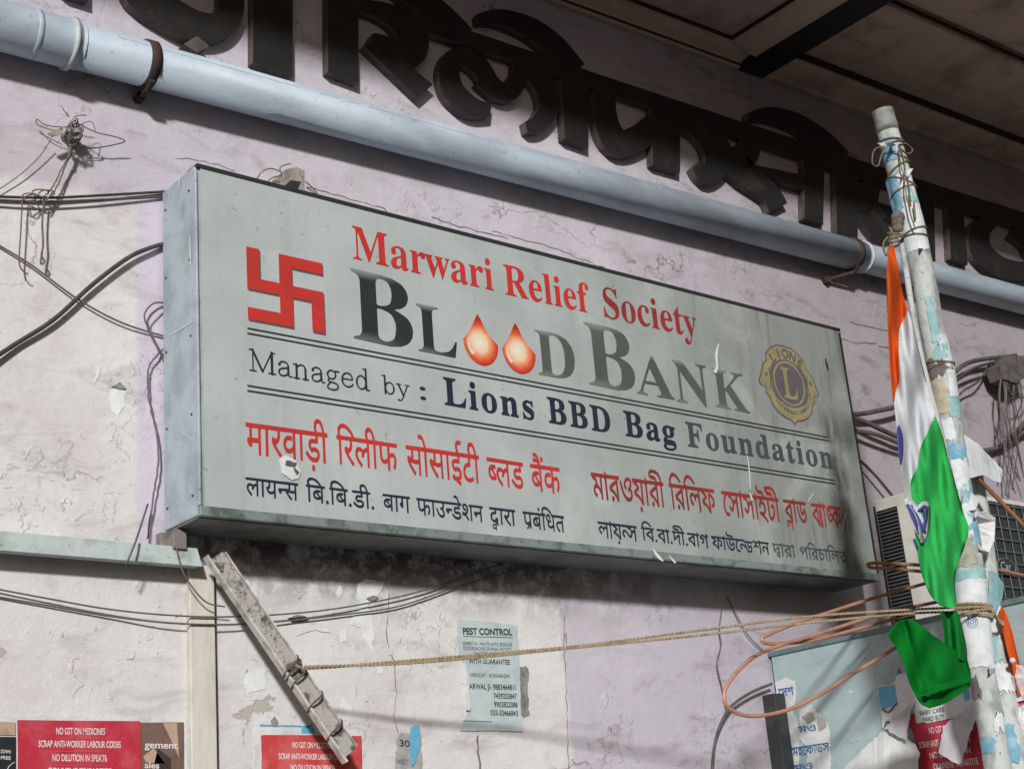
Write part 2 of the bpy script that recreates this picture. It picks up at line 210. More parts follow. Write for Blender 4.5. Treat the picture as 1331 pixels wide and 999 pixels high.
    'Bag': (387, [[320,-50,-18,3,-6,4,-8,7,-4,9,2,9,9,10,-5,7,-2,5,0,9,1,6,6,8,11,8,-12,11,-5,10,-2,7,0,13,3,9,5,8,9,7,12,5,12,3,17,-1,12,-4,27,0,3,-1,0,-4,-1,-12,-2,-1,-8,-1,-1,-1,3,-10,0,-13,-3,-10,-6,-8,-7,-6,-10,-4,-7,-2,-21,0,-5,-2,-3,-4,2,-3,3,-1,36,-2,14,-3,6,-4,6,-8,3,-7,0,-16,-2,-7,-7,-9,-13,-8,-17,-5,-11,-1], [330,-35,6,-1,18,3,6,2,5,4,1,6,-3,3,-10,3,-10,0,-28,0,-4,-1,-2,-3,-2,-5,2,-5,8,-4], [184,-7,-10,3,-4,2,-6,6,-4,9,0,14,2,5,3,6,12,11,14,7,27,9,1,3,0,13,-3,7,-4,4,-5,1,-6,0,-8,-1,-1,-1,0,-3,4,-8,0,-10,-2,-4,-4,-4,-5,-2,-10,0,-7,4,-3,8,0,11,1,4,3,6,5,4,9,6,20,5,10,0,11,-2,11,-3,7,-5,7,-10,3,-11,0,-60,3,-3,5,1,4,-5,0,-4,-7,-6,-6,-4,-8,-3,-8,0,-7,2,-5,4,-3,7,-2,0,-10,-7,-7,-4], [2,-3,-2,2,0,8,14,5,3,3,2,6,0,104,-2,8,-3,4,-4,3,-5,0,-5,2,0,10,5,1,63,0,5,-1,11,0,9,-1,11,-4,9,-4,7,-6,5,-8,2,-8,0,-13,-1,-5,-6,-11,-15,-11,18,-11,6,-7,3,-7,2,-4,1,-12,-3,-13,-5,-10,-8,-9,-5,-3,-12,-5,-10,-3,-11,-1], [64,11,8,0,11,3,5,4,3,8,3,15,-1,10,-4,10,-2,3,-5,4,-4,2,-12,2,-8,0,-1,-1,-1,-51,3,-7], [201,14,4,0,3,1,6,3,4,4,1,27,-2,2,-4,-1,-5,-2,-6,-5,-6,-9,-1,-5,0,-6,2,-6], [328,44,8,0,4,2,3,6,2,5,1,12,-1,12,-4,10,-3,2,-8,0,-3,-1,-4,-5,-2,-6,-1,-11,1,-14,3,-8], [57,86,8,0,11,2,5,4,4,4,2,8,1,11,-1,9,-4,10,-4,2,-7,3,-10,0,-4,-3,-2,-8,0,-40]]),
    'Foundation': (1217, [[192,-7,-10,2,-12,7,-10,9,-5,8,-6,15,-1,8,0,18,2,8,5,14,5,8,9,8,9,5,8,3,9,2,10,-1,9,-2,10,-4,6,-4,8,-9,5,-8,4,-14,2,-10,0,-13,-3,-13,-3,-9,-6,-10,-9,-8,-6,-4,-10,-5,-8,-1], [304,-7,-5,1,-8,4,-3,4,-5,9,-2,13,0,61,-3,6,-8,4,0,8,3,1,3,1,35,0,4,-2,0,-80,2,-4,2,-2,3,-2,9,0,6,3,4,5,1,29,0,28,-2,7,-2,4,-7,2,-2,2,0,8,1,1,3,1,38,0,3,-2,1,-83,4,-6,8,-3,0,-9,-3,-1,-14,-2,-27,-5,-1,2,0,8,-2,2,-9,-7,-6,-4,-9,-2], [583,-7,-6,2,-10,6,-8,8,-6,10,-4,13,-2,11,2,20,3,14,6,11,6,8,7,6,10,4,12,2,13,-4,7,-6,1,1,1,35,-4,4,-10,4,-1,3,0,5,1,3,9,0,35,0,4,-1,0,-133,3,-5,8,-4,0,-8,-2,-2,-18,-2,-22,-5,-2,1,-1,9,-2,1,-7,-6,-7,-4,-7,-1], [707,-7,-10,3,-4,2,-6,6,-3,9,0,14,1,5,4,6,12,11,13,7,27,9,1,3,0,13,-2,7,-5,4,-4,1,-7,0,-8,-1,-1,-1,0,-3,4,-8,0,-10,-1,-4,-5,-4,-5,-2,-9,0,-8,4,-3,8,0,11,1,4,4,6,4,4,9,6,20,5,10,0,11,-2,11,-3,8,-5,6,-10,3,-11,1,-60,2,-3,6,1,3,-5,0,-4,-7,-6,-6,-4,-8,-3,-8,0,-6,2,-6,4,-3,7,-1,0,-10,-7,-8,-4], [840,-7,-5,1,-8,4,-5,6,-2,7,0,74,-2,3,-6,0,-2,1,0,9,1,3,23,24,13,17,4,0,2,-3,0,-24,0,-8,1,-2,17,-1,2,-1,1,-2,0,-10,-2,-3,-16,0,-3,-2,0,-59,1,-7,3,-4,5,0,4,3,5,7,2,1,5,-4,0,-4,-5,-10,-10,-10,-9,-5,-6,-1], [1019,-7,-9,2,-11,6,-11,11,-3,5,-5,9,-3,13,0,22,3,14,5,9,3,4,9,10,9,5,9,3,9,2,10,-1,12,-3,11,-6,7,-7,5,-8,3,-7,4,-12,1,-12,-1,-16,-2,-9,-6,-12,-3,-4,-9,-9,-10,-6,-7,-2,-8,-1], [3,-3,-2,2,1,8,3,2,8,2,3,2,3,4,1,5,0,104,-1,7,-3,3,-15,6,-1,3,0,7,2,1,3,0,119,0,3,-1,0,-5,0,-42,0,-2,-3,-2,-3,1,-1,1,-2,9,-4,10,-4,6,-5,4,-12,4,-6,2,-18,0,-9,-1,-3,-5,0,-44,1,-3,9,0,10,3,4,5,4,5,4,17,2,2,4,0,2,-3,0,-78,-4,-1,-3,1,-4,17,-6,10,-5,4,-7,2,-9,1,-2,-2,0,-42,2,-8,2,-5,3,-2,16,-3,2,-2,0,-8,-4,-2], [411,-3,-2,2,1,8,8,4,2,8,0,65,-2,7,-6,2,-2,2,-1,7,3,2,39,0,2,-1,1,-7,1,-1,11,8,8,3,7,2,13,-2,8,-4,7,-7,4,-13,1,-11,0,-56,2,-4,8,-4,0,-8,-2,-3,-49,0,-4,2,0,9,9,4,2,8,0,57,-3,7,-3,2,-4,1,-6,-2,-4,-3,-5,-5,-1,-4,0,-55,2,-7,8,-3,0,-9,-3,-2], [900,-3,-2,2,1,8,7,4,3,6,0,65,-2,9,-2,1,-5,1,-1,1,0,9,3,2,39,-1,1,-3,1,-82,2,-8,8,-4,0,-9,-3,-2], [1102,-3,-1,2,0,8,8,3,2,4,1,4,0,67,-3,6,-5,2,-3,2,0,7,3,2,38,0,2,-1,1,-8,1,-1,12,9,7,3,7,2,13,-2,10,-5,4,-4,4,-9,3,-12,0,-59,1,-6,3,-2,5,-1,1,-1,1,-8,-3,-3,-49,0,-3,2,0,9,7,2,2,5,0,61,0,4,-2,4,-4,2,-4,1,-10,-5,-5,-5,-1,-4,0,-53,2,-8,9,-4,0,-9,-4,-2], [197,7,3,-1,6,3,5,5,3,10,0,15,0,21,-2,21,-1,4,-3,6,-3,2,-4,1,-5,0,-4,-1,-5,-5,-2,-7,-3,-20,0,-21,3,-21,4,-9,4,-2], [1025,7,3,-1,7,3,4,6,3,11,0,14,1,5,-1,26,-1,10,-3,6,-2,4,-7,3,-4,0,-5,-1,-4,-5,-4,-12,-1,-12,0,-29,2,-17,5,-8,3,-2], [597,12,6,1,6,3,3,4,3,8,0,49,-4,8,-5,3,-5,1,-8,-2,-5,-5,-2,-6,-3,-13,0,-27,3,-13,4,-8], [725,14,3,0,4,1,6,3,4,4,0,27,-1,2,-4,-1,-5,-2,-7,-5,-6,-9,-1,-5,0,-6,3,-6], [921,116,-6,3,-5,7,-2,6,1,9,2,5,4,6,8,3,7,0,6,-3,6,-7,2,-4,-1,-13,-3,-5,-5,-5,-5,-2]]),
    'slabL': (135, [[2,-3,-2,3,1,6,13,5,5,10,0,105,-2,7,-2,4,-7,4,-5,0,-2,1,0,9,4,1,67,0,4,-1,0,-6,-1,-2,-14,-3,-3,-4,-2,-3,-2,-8,0,-53,0,-49,2,-8,4,-3,6,-1,12,0,15,2,9,3,7,5,8,7,3,5,9,18,2,1,3,0,1,-7,-8,-47,-4,-1]]),
    'Managed': (878, [[583,-43,-13,3,-10,4,-6,5,-3,7,-1,6,4,11,13,17,1,3,-9,8,-2,4,0,8,7,11,-5,6,-7,16,-1,7,2,4,6,13,9,9,5,4,11,3,11,0,15,-6,9,4,7,1,17,-2,5,-3,1,-5,-2,-3,-5,-1,-16,2,-7,-3,0,-2,6,-12,0,-12,-7,-14,-9,-10,-4,-3,-11,-3,-10,0,-10,3,-2,-1,-3,-5,-1,-2,1,-3,7,-3,36,-5,5,-1,7,-3,6,-5,6,-6,3,-4,1,-5,0,-8,-3,-9,-5,-6,-7,-7,-10,-4,-16,-4], [587,-32,8,0,20,4,7,4,5,6,2,9,-2,6,-4,4,-6,3,-14,4,-17,2,-5,0,-10,-12,-7,-10,-2,-8,1,-4,9,-5], [157,-9,-8,6,-15,1,-3,2,-1,2,1,2,2,3,14,0,3,2,-1,106,-1,-1,-2,-4,-46,-98,0,-9,-5,-4,-5,0,-5,4,-51,107,-2,3,-1,1,0,-105,3,-2,16,0,2,-3,1,-3,-2,-2,-3,-2,-17,0,-4,-2,-5,2,-17,0,-4,2,-1,4,3,4,16,0,3,2,0,56,0,71,-4,6,-14,1,-2,1,-2,4,3,3,12,1,7,5,3,0,3,-1,6,-6,3,-9,46,-97,10,-21,1,0,5,8,47,103,3,7,1,9,1,3,4,4,4,1,4,-1,5,-5,14,-1,3,-3,-2,-4,-2,-1,-12,0,-1,-3,0,-130,1,-3,16,0,2,-3,0,-3,-1,-2,-4,-2,-14,0,-5,-5,-4,-1], [330,-8,-5,5,-14,0,-3,2,-1,2,0,3,2,3,14,0,2,2,0,79,-1,5,-14,1,-3,2,0,2,0,2,2,3,15,0,7,6,5,-1,3,-3,3,-10,16,9,8,2,8,0,13,-4,9,-9,5,-11,4,-6,0,-66,1,-2,3,-1,12,0,2,-3,0,-4,-5,-3,-13,0,-6,-5,-5,0,-7,5,-12,0,-4,3,0,4,2,3,13,0,3,2,0,70,-2,6,-3,5,-6,4,-9,1,-8,-2,-11,-6,-6,-8,-3,-6,0,-64,2,-2,14,0,2,-3,0,-4,-5,-3,-12,0,-6,-5], [230,-3,-7,1,-8,3,-4,3,-4,6,-6,10,0,11,1,4,8,13,9,6,19,7,27,5,2,16,-3,5,-7,6,-11,3,-9,0,-14,-5,-3,-4,0,-2,2,-3,0,-5,-4,-5,-3,-2,-6,0,-6,5,-1,4,0,3,5,5,2,5,6,6,5,4,13,5,16,0,8,-2,9,-5,8,-8,7,-16,1,-65,1,-2,3,-2,12,2,3,-1,2,-4,-2,-3,-3,-2,-14,-2,-7,3,-5,7,-6,3,-6,-6,-8,-4,-13,-4], [468,-3,-7,1,-7,3,-5,3,-4,6,-6,10,0,11,1,4,8,13,9,6,19,7,27,5,2,16,-3,5,-6,6,-11,3,-10,0,-14,-5,-3,-4,0,-2,3,-3,0,-5,-5,-5,-2,-2,-7,0,-6,5,-1,4,1,3,4,5,2,5,6,6,5,4,13,5,16,0,9,-2,8,-5,8,-8,7,-16,1,-65,1,-2,3,-2,12,2,4,-2,1,-3,-1,-3,-4,-2,-14,-2,-7,3,-5,7,-6,3,-6,-6,-8,-4,-13,-4], [703,-3,-16,4,-7,5,-8,8,-4,7,-7,17,0,28,11,21,10,11,4,3,16,6,14,0,10,-3,7,-4,6,-6,7,-12,3,-10,0,-15,-1,-2,-3,-3,-65,0,-4,-1,-1,-17,5,-11,4,-6,4,-4,12,-4,13,-1,6,2,8,3,6,4,13,14,3,0,4,-3,0,-4,-3,-4,-9,-11,-7,-5,-16,-6,-7,-2], [810,-3,-9,2,-11,7,-8,8,-3,6,-5,11,-4,8,0,25,13,25,6,7,12,8,10,2,11,-2,7,-4,6,-4,4,-5,2,0,0,55,-2,1,-14,1,-2,3,0,2,2,3,15,0,6,5,2,1,4,-1,4,-4,1,-147,2,-3,16,0,2,-3,1,-3,-2,-2,-3,-2,-26,-1,-5,5,-1,10,-1,1,-6,-6,-7,-5,-8,-3], [226,9,14,-1,6,2,8,4,11,11,0,28,-1,1,-9,-1,-25,-7,-8,-3,-5,-3,-2,-6,-1,-14,5,-8], [464,9,14,-1,7,2,7,4,11,11,1,28,-2,1,-9,-1,-25,-7,-8,-3,-4,-3,-3,-6,0,-14,4,-8], [806,9,11,0,5,2,6,4,8,13,4,18,0,9,-1,8,-4,12,-7,12,-9,6,-3,1,-8,0,-6,-2,-6,-4,-6,-9,-5,-12,0,-31,3,-8,7,-13,6,-4], [586,45,4,0,11,3,7,7,4,8,-1,6,1,8,-4,8,-7,7,-8,3,-6,0,-11,-3,-6,-7,-4,-8,0,-14,3,-8,7,-7], [677,62,60,0,1,3,-2,10,-3,8,-5,6,-6,4,-10,3,-11,-1,-10,-5,-8,-7,-3,-5,-5,-9]]),
    'by': (238, [[147,-45,-17,4,-3,6,1,4,4,3,6,2,5,-3,4,-6,2,0,6,3,8,10,9,22,-39,94,-2,1,-11,1,-3,2,0,3,4,3,11,0,6,4,4,-1,4,-3,15,0,3,-1,1,-4,-1,-2,-3,-1,-9,-1,-2,-2,22,-52,7,-18,1,0,1,1,27,69,0,2,-1,0,-15,1,-2,3,1,4,4,1,39,0,4,-3,0,-3,-4,-2,-12,-1,-3,-1,-33,-84,0,-9,-6,-7,-6,-15,-7,-11,-10,-10,-4,-2], [26,-6,-4,4,-1,3,0,145,-3,1,-15,1,-3,2,0,2,1,2,3,2,16,0,7,6,4,-1,5,-4,0,-64,1,-2,1,-1,2,3,3,3,6,5,7,3,10,2,11,-2,12,-8,7,-8,3,-6,4,-10,5,-7,0,-26,-12,-25,-6,-7,-7,-5,-11,-5,-5,-1,-7,1,-11,5,-6,5,-5,5,-2,-1,0,-12,-5,-5], [61,9,10,0,6,2,5,4,7,10,3,10,1,31,-3,9,-8,13,-5,4,-7,2,-8,0,-4,-1,-8,-6,-8,-12,-4,-19,-1,-9,2,-7,4,-15,7,-10,6,-4]]),
    ':': (27, [[8,-2,-5,3,-3,5,0,9,3,5,6,4,10,0,4,-3,4,-5,0,-9,-4,-5,-5,-4], [8,70,-5,4,-3,4,0,10,4,6,5,3,10,0,4,-3,4,-5,0,-10,-4,-5,-5,-4]]),
    'h1': (709, [[570,-48,-4,2,-5,5,-1,5,0,8,4,7,3,2,6,3,5,-1,5,-3,4,-5,1,-4,0,-8,-2,-5,-5,-5,-4,-2], [288,-4,-23,20,-31,32,-14,20,-4,12,3,9,7,6,6,2,7,-2,5,-2,7,-6,4,1,6,5,5,8,3,11,-3,13,-2,4,-72,1,-3,-2,-1,-127,-2,-3,-4,-1,-14,0,-3,3,0,128,-4,2,-34,-1,-1,-4,-1,-125,-3,-3,-14,0,-3,1,-1,3,0,52,-2,4,-48,0,-2,-1,0,-13,-2,-3,-4,-4,-6,-3,-7,2,-6,3,-12,13,-5,10,1,11,2,3,5,3,10,1,2,2,0,46,0,1,-3,2,-25,0,-2,3,0,12,0,3,2,3,588,0,3,2,-4,16,0,18,1,7,4,7,9,10,10,5,7,2,16,-1,13,-5,12,-10,12,-20,10,-30,23,-1,3,-3,0,-14,-2,-4,-19,0,-3,-2,0,-128,-3,-3,-16,0,-2,1,-2,3,0,126,-2,2,-12,1,-24,0,-2,-2,-1,-32,-2,-3,-50,-1,-8,-2,-3,-3,0,-9,7,-8,2,-1,18,4,19,-2,8,-3,8,-4,7,-7,4,-6,2,-9,0,-12,-3,-9,-4,-8,-8,-7,-8,-5,-10,-3,-11,-1,-22,1,-19,6,-7,4,-17,12,-15,14,-1,3,1,3,13,10,2,1,21,-19,9,-6,13,-5,9,-1,17,0,9,3,5,3,3,4,1,7,-1,5,-5,5,-7,3,-16,0,-17,-4,-4,0,-8,5,-10,10,-5,8,-2,7,0,17,3,6,7,8,8,4,13,3,29,0,2,2,0,3,0,9,-2,1,-109,1,-4,-2,-1,-127,-1,-3,-5,-1,-12,0,-3,3,0,125,-2,4,-34,1,-4,-2,0,-128,-3,-3,-12,0,-5,1,-2,2,-1,34,-2,0,-12,-5,-10,-3,-20,0,-7,2,-9,3,-11,9,-8,13,-3,13,1,14,3,9,6,7,11,10,11,5,14,3,24,-1,5,-2,2,-3,0,-8,-2,-10,-2,-1,-11,2,-16,0,-12,-3,-6,-4,-3,-6,-2,-4,0,-11,3,-6,3,-5,11,-4,17,0,10,4,10,6,5,5,1,3,-1,62,-3,2,-105,-1,-1,-1,2,-16,-2,-14,-5,-12,-7,-11,-24,-16,4,-6,14,-14,32,-28,0,-5,-9,-9,-3,-2], [53,80,49,0,2,4,0,41,-2,4,-49,0,-1,-5,0,-41], [617,152,40,-1,3,2,-7,22,-7,13,-8,6,-7,2,-7,0,-6,-3,-3,-3,-4,-8,-1,-11,3,-11]]),
    'h2': (579, [[144,-4,-14,11,-37,38,-17,21,-4,10,1,11,3,5,5,3,8,2,7,-2,12,-8,6,3,4,4,4,8,2,13,-3,13,-4,2,-70,0,-3,-2,-1,-128,-1,-2,-3,-1,-14,0,-3,2,0,128,-2,2,-17,1,-3,1,0,17,3,3,11,0,2,2,-3,11,0,18,3,10,4,6,8,8,5,4,16,6,7,2,17,0,12,-2,22,-6,9,-5,22,-16,16,-15,16,-21,3,-2,102,1,1,2,-4,12,-1,17,2,9,3,8,8,9,8,5,11,4,12,0,15,-4,12,-9,7,-10,7,-13,9,-29,2,-1,209,-1,2,-1,1,-5,-1,-12,-2,-3,-72,0,-3,-2,0,-38,1,-1,15,8,7,1,14,-1,9,-4,7,-6,5,-6,3,-9,2,-8,0,-16,-4,-17,-7,-17,-4,-5,-4,-1,-15,9,0,4,8,16,4,16,0,7,-2,9,-3,4,-6,3,-9,0,-7,-2,-9,-7,-5,-7,-1,-60,-3,-3,-16,0,-2,2,-1,2,0,40,-3,0,-7,-5,-8,-2,-7,-2,-9,0,-17,5,-8,6,-6,9,-4,7,-3,12,0,57,-4,2,-33,-1,-1,-4,-1,-125,-3,-3,-15,0,-3,2,0,2,0,127,-3,2,-36,-1,-2,-4,-1,-126,-2,-2,-15,0,-2,1,-2,2,0,78,-1,4,-7,0,-10,-5,-8,-9,-7,-17,-4,-3,-13,4,-5,2,0,3,6,15,-1,3,-8,5,-12,2,-9,-1,-6,-5,-4,-7,0,-9,5,-12,8,-11,30,-26,-1,-5,-9,-10,-4,-1,-13,11,-23,23,-10,13,-5,16,0,17,2,7,6,8,5,6,7,4,13,4,14,0,7,-1,22,-11,13,8,13,4,7,1,2,2,0,21,-4,2,-133,0,-2,-2,2,-10,0,-16,-3,-10,-3,-6,-4,-6,-7,-7,-21,-14,2,-2,25,-26,25,-20,-1,-4,-10,-10,-3,-2], [445,54,11,1,9,3,11,7,2,4,0,59,-3,2,-13,0,-31,0,-3,-2,0,-51,1,-8,5,-10], [42,152,101,0,0,2,-5,7,-11,11,-8,6,-8,5,-10,6,-19,6,-16,1,-15,-3,-11,-7,-5,-11,0,-10], [301,152,42,0,0,4,-4,12,-7,16,-4,5,-6,5,-8,2,-11,-2,-6,-4,-4,-14,3,-13]]),
    'h3': (760, [[541,-28,-45,24,-14,3,-11,3,-6,4,-2,5,1,11,4,5,4,2,8,0,5,-1,13,-9,4,0,13,0,9,1,8,4,5,5,2,5,0,6,-3,5,-6,3,-6,2,-14,0,-19,-5,-6,3,-14,13,-6,10,-2,7,0,14,4,8,5,5,7,5,16,4,30,0,2,2,0,3,0,9,-2,1,-89,1,-4,-2,0,-127,-2,-3,-5,-1,-12,0,-3,3,0,128,-4,2,-36,-1,-1,-4,0,-124,-2,-3,-17,-1,-3,3,0,59,-4,1,-16,-3,-15,0,-33,6,-5,-1,-3,-3,4,-6,12,-13,32,-29,-1,-4,-12,-12,-3,1,-11,9,-35,37,-17,22,-5,11,0,11,4,6,5,3,9,2,9,-3,7,-6,4,2,3,5,1,7,0,17,-3,10,-3,1,-61,0,-3,-2,-1,-128,-3,-3,-13,0,-4,1,-1,3,-1,127,-3,2,-36,-1,-2,-4,0,-123,-1,-4,-17,-1,-3,3,-1,59,-3,1,-16,-3,-16,0,-32,6,-8,-3,0,-2,3,-4,12,-14,32,-29,-1,-4,-10,-11,-3,-1,-12,10,-36,37,-16,22,-5,11,0,11,3,6,4,3,9,2,6,-1,6,-3,7,-5,5,7,2,7,0,16,-3,11,-4,1,-41,0,-2,0,-2,3,0,14,2,4,29,0,150,1,1,2,-6,21,-6,11,-5,5,-6,3,-8,2,-15,-3,-4,2,-5,17,3,3,3,1,11,2,12,0,7,-2,6,-2,10,-8,9,-11,6,-12,10,-29,3,-2,308,-1,2,1,0,2,-3,8,-4,14,0,16,5,12,9,7,10,5,8,2,11,0,9,-2,9,-2,3,-3,1,-2,-5,-15,-1,-2,-13,4,-12,0,-6,-2,-5,-6,-1,-6,0,-10,4,-9,6,-11,4,-1,95,0,2,2,-5,19,0,15,2,7,6,11,9,7,14,5,15,1,7,-2,11,-6,9,-9,6,-8,7,-16,8,-25,3,-1,22,0,2,-3,1,-14,-2,-4,-21,0,-2,-2,-1,-1,0,-128,-3,-2,-14,0,-3,1,-1,2,0,125,-2,4,-49,0,-1,-2,-1,-44,-2,-1,-18,-1,-15,-2,-11,-5,-7,-8,-4,-8,-1,-7,1,-8,5,-10,7,-7,10,-5,9,-1,14,0,7,1,10,3,13,6,3,-1,2,-4,5,-14,-2,-3,-30,-10,-22,-1,-11,2,-13,4,-11,7,-8,8,-4,6,-4,10,-3,20,1,10,3,9,11,14,17,11,26,6,0,24,-3,2,-83,0,-3,-2,0,-1,0,-31,-2,-3,-51,-1,-8,-3,-3,-5,1,-7,4,-5,3,-2,3,-1,9,3,15,1,16,-3,6,-2,8,-6,8,-10,3,-7,0,-15,-3,-11,-10,-11,-15,-8,3,-2,13,-5,4,-3,0,-2,-7,-16,-3,-1], [84,80,9,-1,15,1,12,3,2,1,0,44,-3,2,-15,0,-29,0,-2,-2,2,-21,-2,-12,-4,-12,4,-2], [310,80,9,-1,14,1,12,3,2,1,0,44,-3,2,-14,0,-29,0,-3,-2,2,-21,-1,-12,-4,-12,3,-2], [667,152,43,0,0,4,-5,14,-9,18,-7,5,-8,3,-11,-2,-6,-4,-3,-6,-1,-9,2,-13]]),
    'h4': (393, [[145,-4,-31,29,-13,18,-5,11,-1,7,0,10,4,12,4,6,7,8,9,5,9,2,14,0,8,-1,22,-11,15,10,11,2,8,1,1,2,0,21,-4,2,-200,0,-3,3,0,14,1,3,3,1,387,0,2,-3,0,-3,0,-12,-2,-3,-21,0,-3,-2,-1,-32,-1,-3,-51,-1,-7,-2,-4,-7,2,-7,7,-6,19,3,11,0,15,-4,11,-6,8,-11,4,-13,-2,-12,-4,-10,-7,-9,-12,-7,-16,-4,-18,0,-21,5,-15,7,-20,16,-10,11,0,3,3,3,8,6,5,3,17,-17,9,-6,12,-5,12,-3,17,0,7,1,9,5,3,7,0,7,-2,3,-3,4,-8,3,-17,0,-17,-5,-2,0,-13,10,-8,9,-3,6,-3,10,0,8,2,8,7,9,11,6,12,3,30,0,2,3,0,10,-1,2,-112,1,-2,-2,-1,-3,-1,-126,-2,-2,-14,0,-3,1,-1,2,-1,78,-1,4,-6,0,-13,-6,-8,-11,-6,-15,-2,-2,-14,4,-5,2,0,4,5,14,0,3,-8,5,-13,2,-8,-1,-6,-4,-3,-6,-1,-7,2,-11,8,-12,32,-30,0,-4,-2,-2,-9,-9], [48,26,-9,3,-10,5,-8,6,-6,10,-4,14,0,10,3,13,5,8,7,7,14,8,10,3,11,1,25,-2,4,-1,1,-3,-1,-15,-1,-3,-21,2,-5,0,-1,-2,24,-30,8,-4,-1,-21,-8,-5,-13,-4], [52,47,15,-1,3,2,1,2,-24,30,-4,4,-4,0,-5,-8,-1,-8,2,-9,3,-5,7,-5]]),
    'h5': (328, [[98,-2,-2,3,0,33,-3,0,-8,-4,-13,-4,-22,0,-7,2,-14,6,-6,5,-8,11,-3,7,-1,6,0,11,3,12,5,9,8,8,12,6,11,4,11,1,23,-1,7,-3,-1,-17,-2,-3,-20,2,-5,0,-1,-2,25,-32,4,0,5,5,0,62,-1,4,-91,1,-4,1,0,17,3,3,85,1,1,2,-4,5,-12,6,-11,2,-18,-4,-4,1,-5,14,0,4,3,2,12,3,11,2,13,-3,11,-6,1,1,-5,8,-8,6,-6,1,-12,0,-7,-2,-3,1,-5,14,0,3,1,3,11,3,17,0,10,-3,9,-6,7,-6,8,-13,9,-21,4,-16,3,-1,206,-1,3,-3,0,-15,-3,-3,-6,0,-65,0,-4,-2,0,-38,2,0,10,5,12,3,12,-1,11,-5,8,-8,5,-10,2,-8,0,-20,-4,-17,-3,-8,-8,-13,-4,0,-13,8,-3,3,9,17,4,14,0,13,-2,6,-5,6,-7,1,-5,0,-12,-5,-9,-11,-1,-59,-1,-3,-4,-1,-15,0,-2,2,-1,36,-2,0,-11,-6,-10,-3,-18,0,-13,4,-8,5,-11,12,-3,10,-2,9,1,14,3,8,7,11,8,6,12,6,13,3,22,-1,6,-2,2,-3,-2,-18,-3,-1,-10,2,-16,0,-11,-4,-4,-4,-5,-7,0,-12,2,-6,3,-4,11,-6,12,0,8,1,12,7,6,5,1,3,0,64,-4,2,-103,-1,-1,-4,0,-125,-3,-3], [52,47,15,-1,3,2,0,2,-23,30,-4,4,-4,0,-5,-8,-1,-8,2,-9,3,-5,7,-5], [129,170,-4,3,-4,4,-2,6,1,6,2,5,4,5,6,3,6,0,4,-3,5,-6,1,-13,-3,-4,-6,-6]]),
    'k1': (616, [[61,-4,-18,15,-16,16,-10,15,-5,10,-1,8,0,12,3,11,3,5,10,10,7,4,10,2,13,0,8,-1,9,-4,12,-7,17,10,10,2,8,1,2,2,0,21,-4,2,-116,0,-2,1,-1,5,0,12,3,3,610,0,3,-3,0,-17,-4,-1,-19,-1,-2,-2,0,-125,-2,-4,-17,-1,-3,3,0,57,0,2,-2,1,-19,-3,-14,0,-20,3,-14,3,-8,-4,8,-11,40,-37,-1,-5,-11,-11,-5,2,-27,25,-21,24,-19,26,-4,-3,-34,0,-1,-3,-1,-15,-5,-7,-5,-1,-7,0,-6,4,-10,9,-4,5,-4,13,0,8,4,5,4,2,7,2,62,0,2,-1,2,-2,8,6,8,3,11,-3,7,-6,3,0,3,6,3,13,-1,15,-3,7,-146,0,-2,-4,0,-125,-3,-3,-13,0,-5,1,-1,2,-1,37,-3,1,-11,-6,-9,-2,-12,-2,-12,2,-11,4,-8,5,-8,8,-6,9,-6,14,-3,14,2,3,17,6,5,3,4,5,1,4,0,10,-6,13,-4,2,-45,-1,-2,-4,0,-125,-3,-3,-16,0,-3,2,0,2,-1,127,-3,2,-33,0,-3,-2,0,-3,-1,-126,-2,-2,-15,0,-2,1,-2,2,0,78,-1,4,-7,0,-7,-2,-5,-4,-7,-8,-7,-17,-4,-3,-14,4,-3,2,0,4,5,14,0,3,-12,6,-10,1,-7,-1,-6,-4,-4,-6,-1,-8,3,-11,6,-10,33,-31,0,-4,-1,-2,-9,-9], [281,52,16,-1,10,3,13,8,4,6,0,60,-3,2,-19,0,-19,-1,3,-16,0,-15,-3,-8,-7,-11,-14,-9,0,-2,7,-10,7,-5], [532,80,8,-1,15,1,11,3,3,1,0,44,-3,2,-14,0,-31,0,-2,-2,2,-11,0,-15,-2,-9,-3,-10,1,-1,3,-2]]),
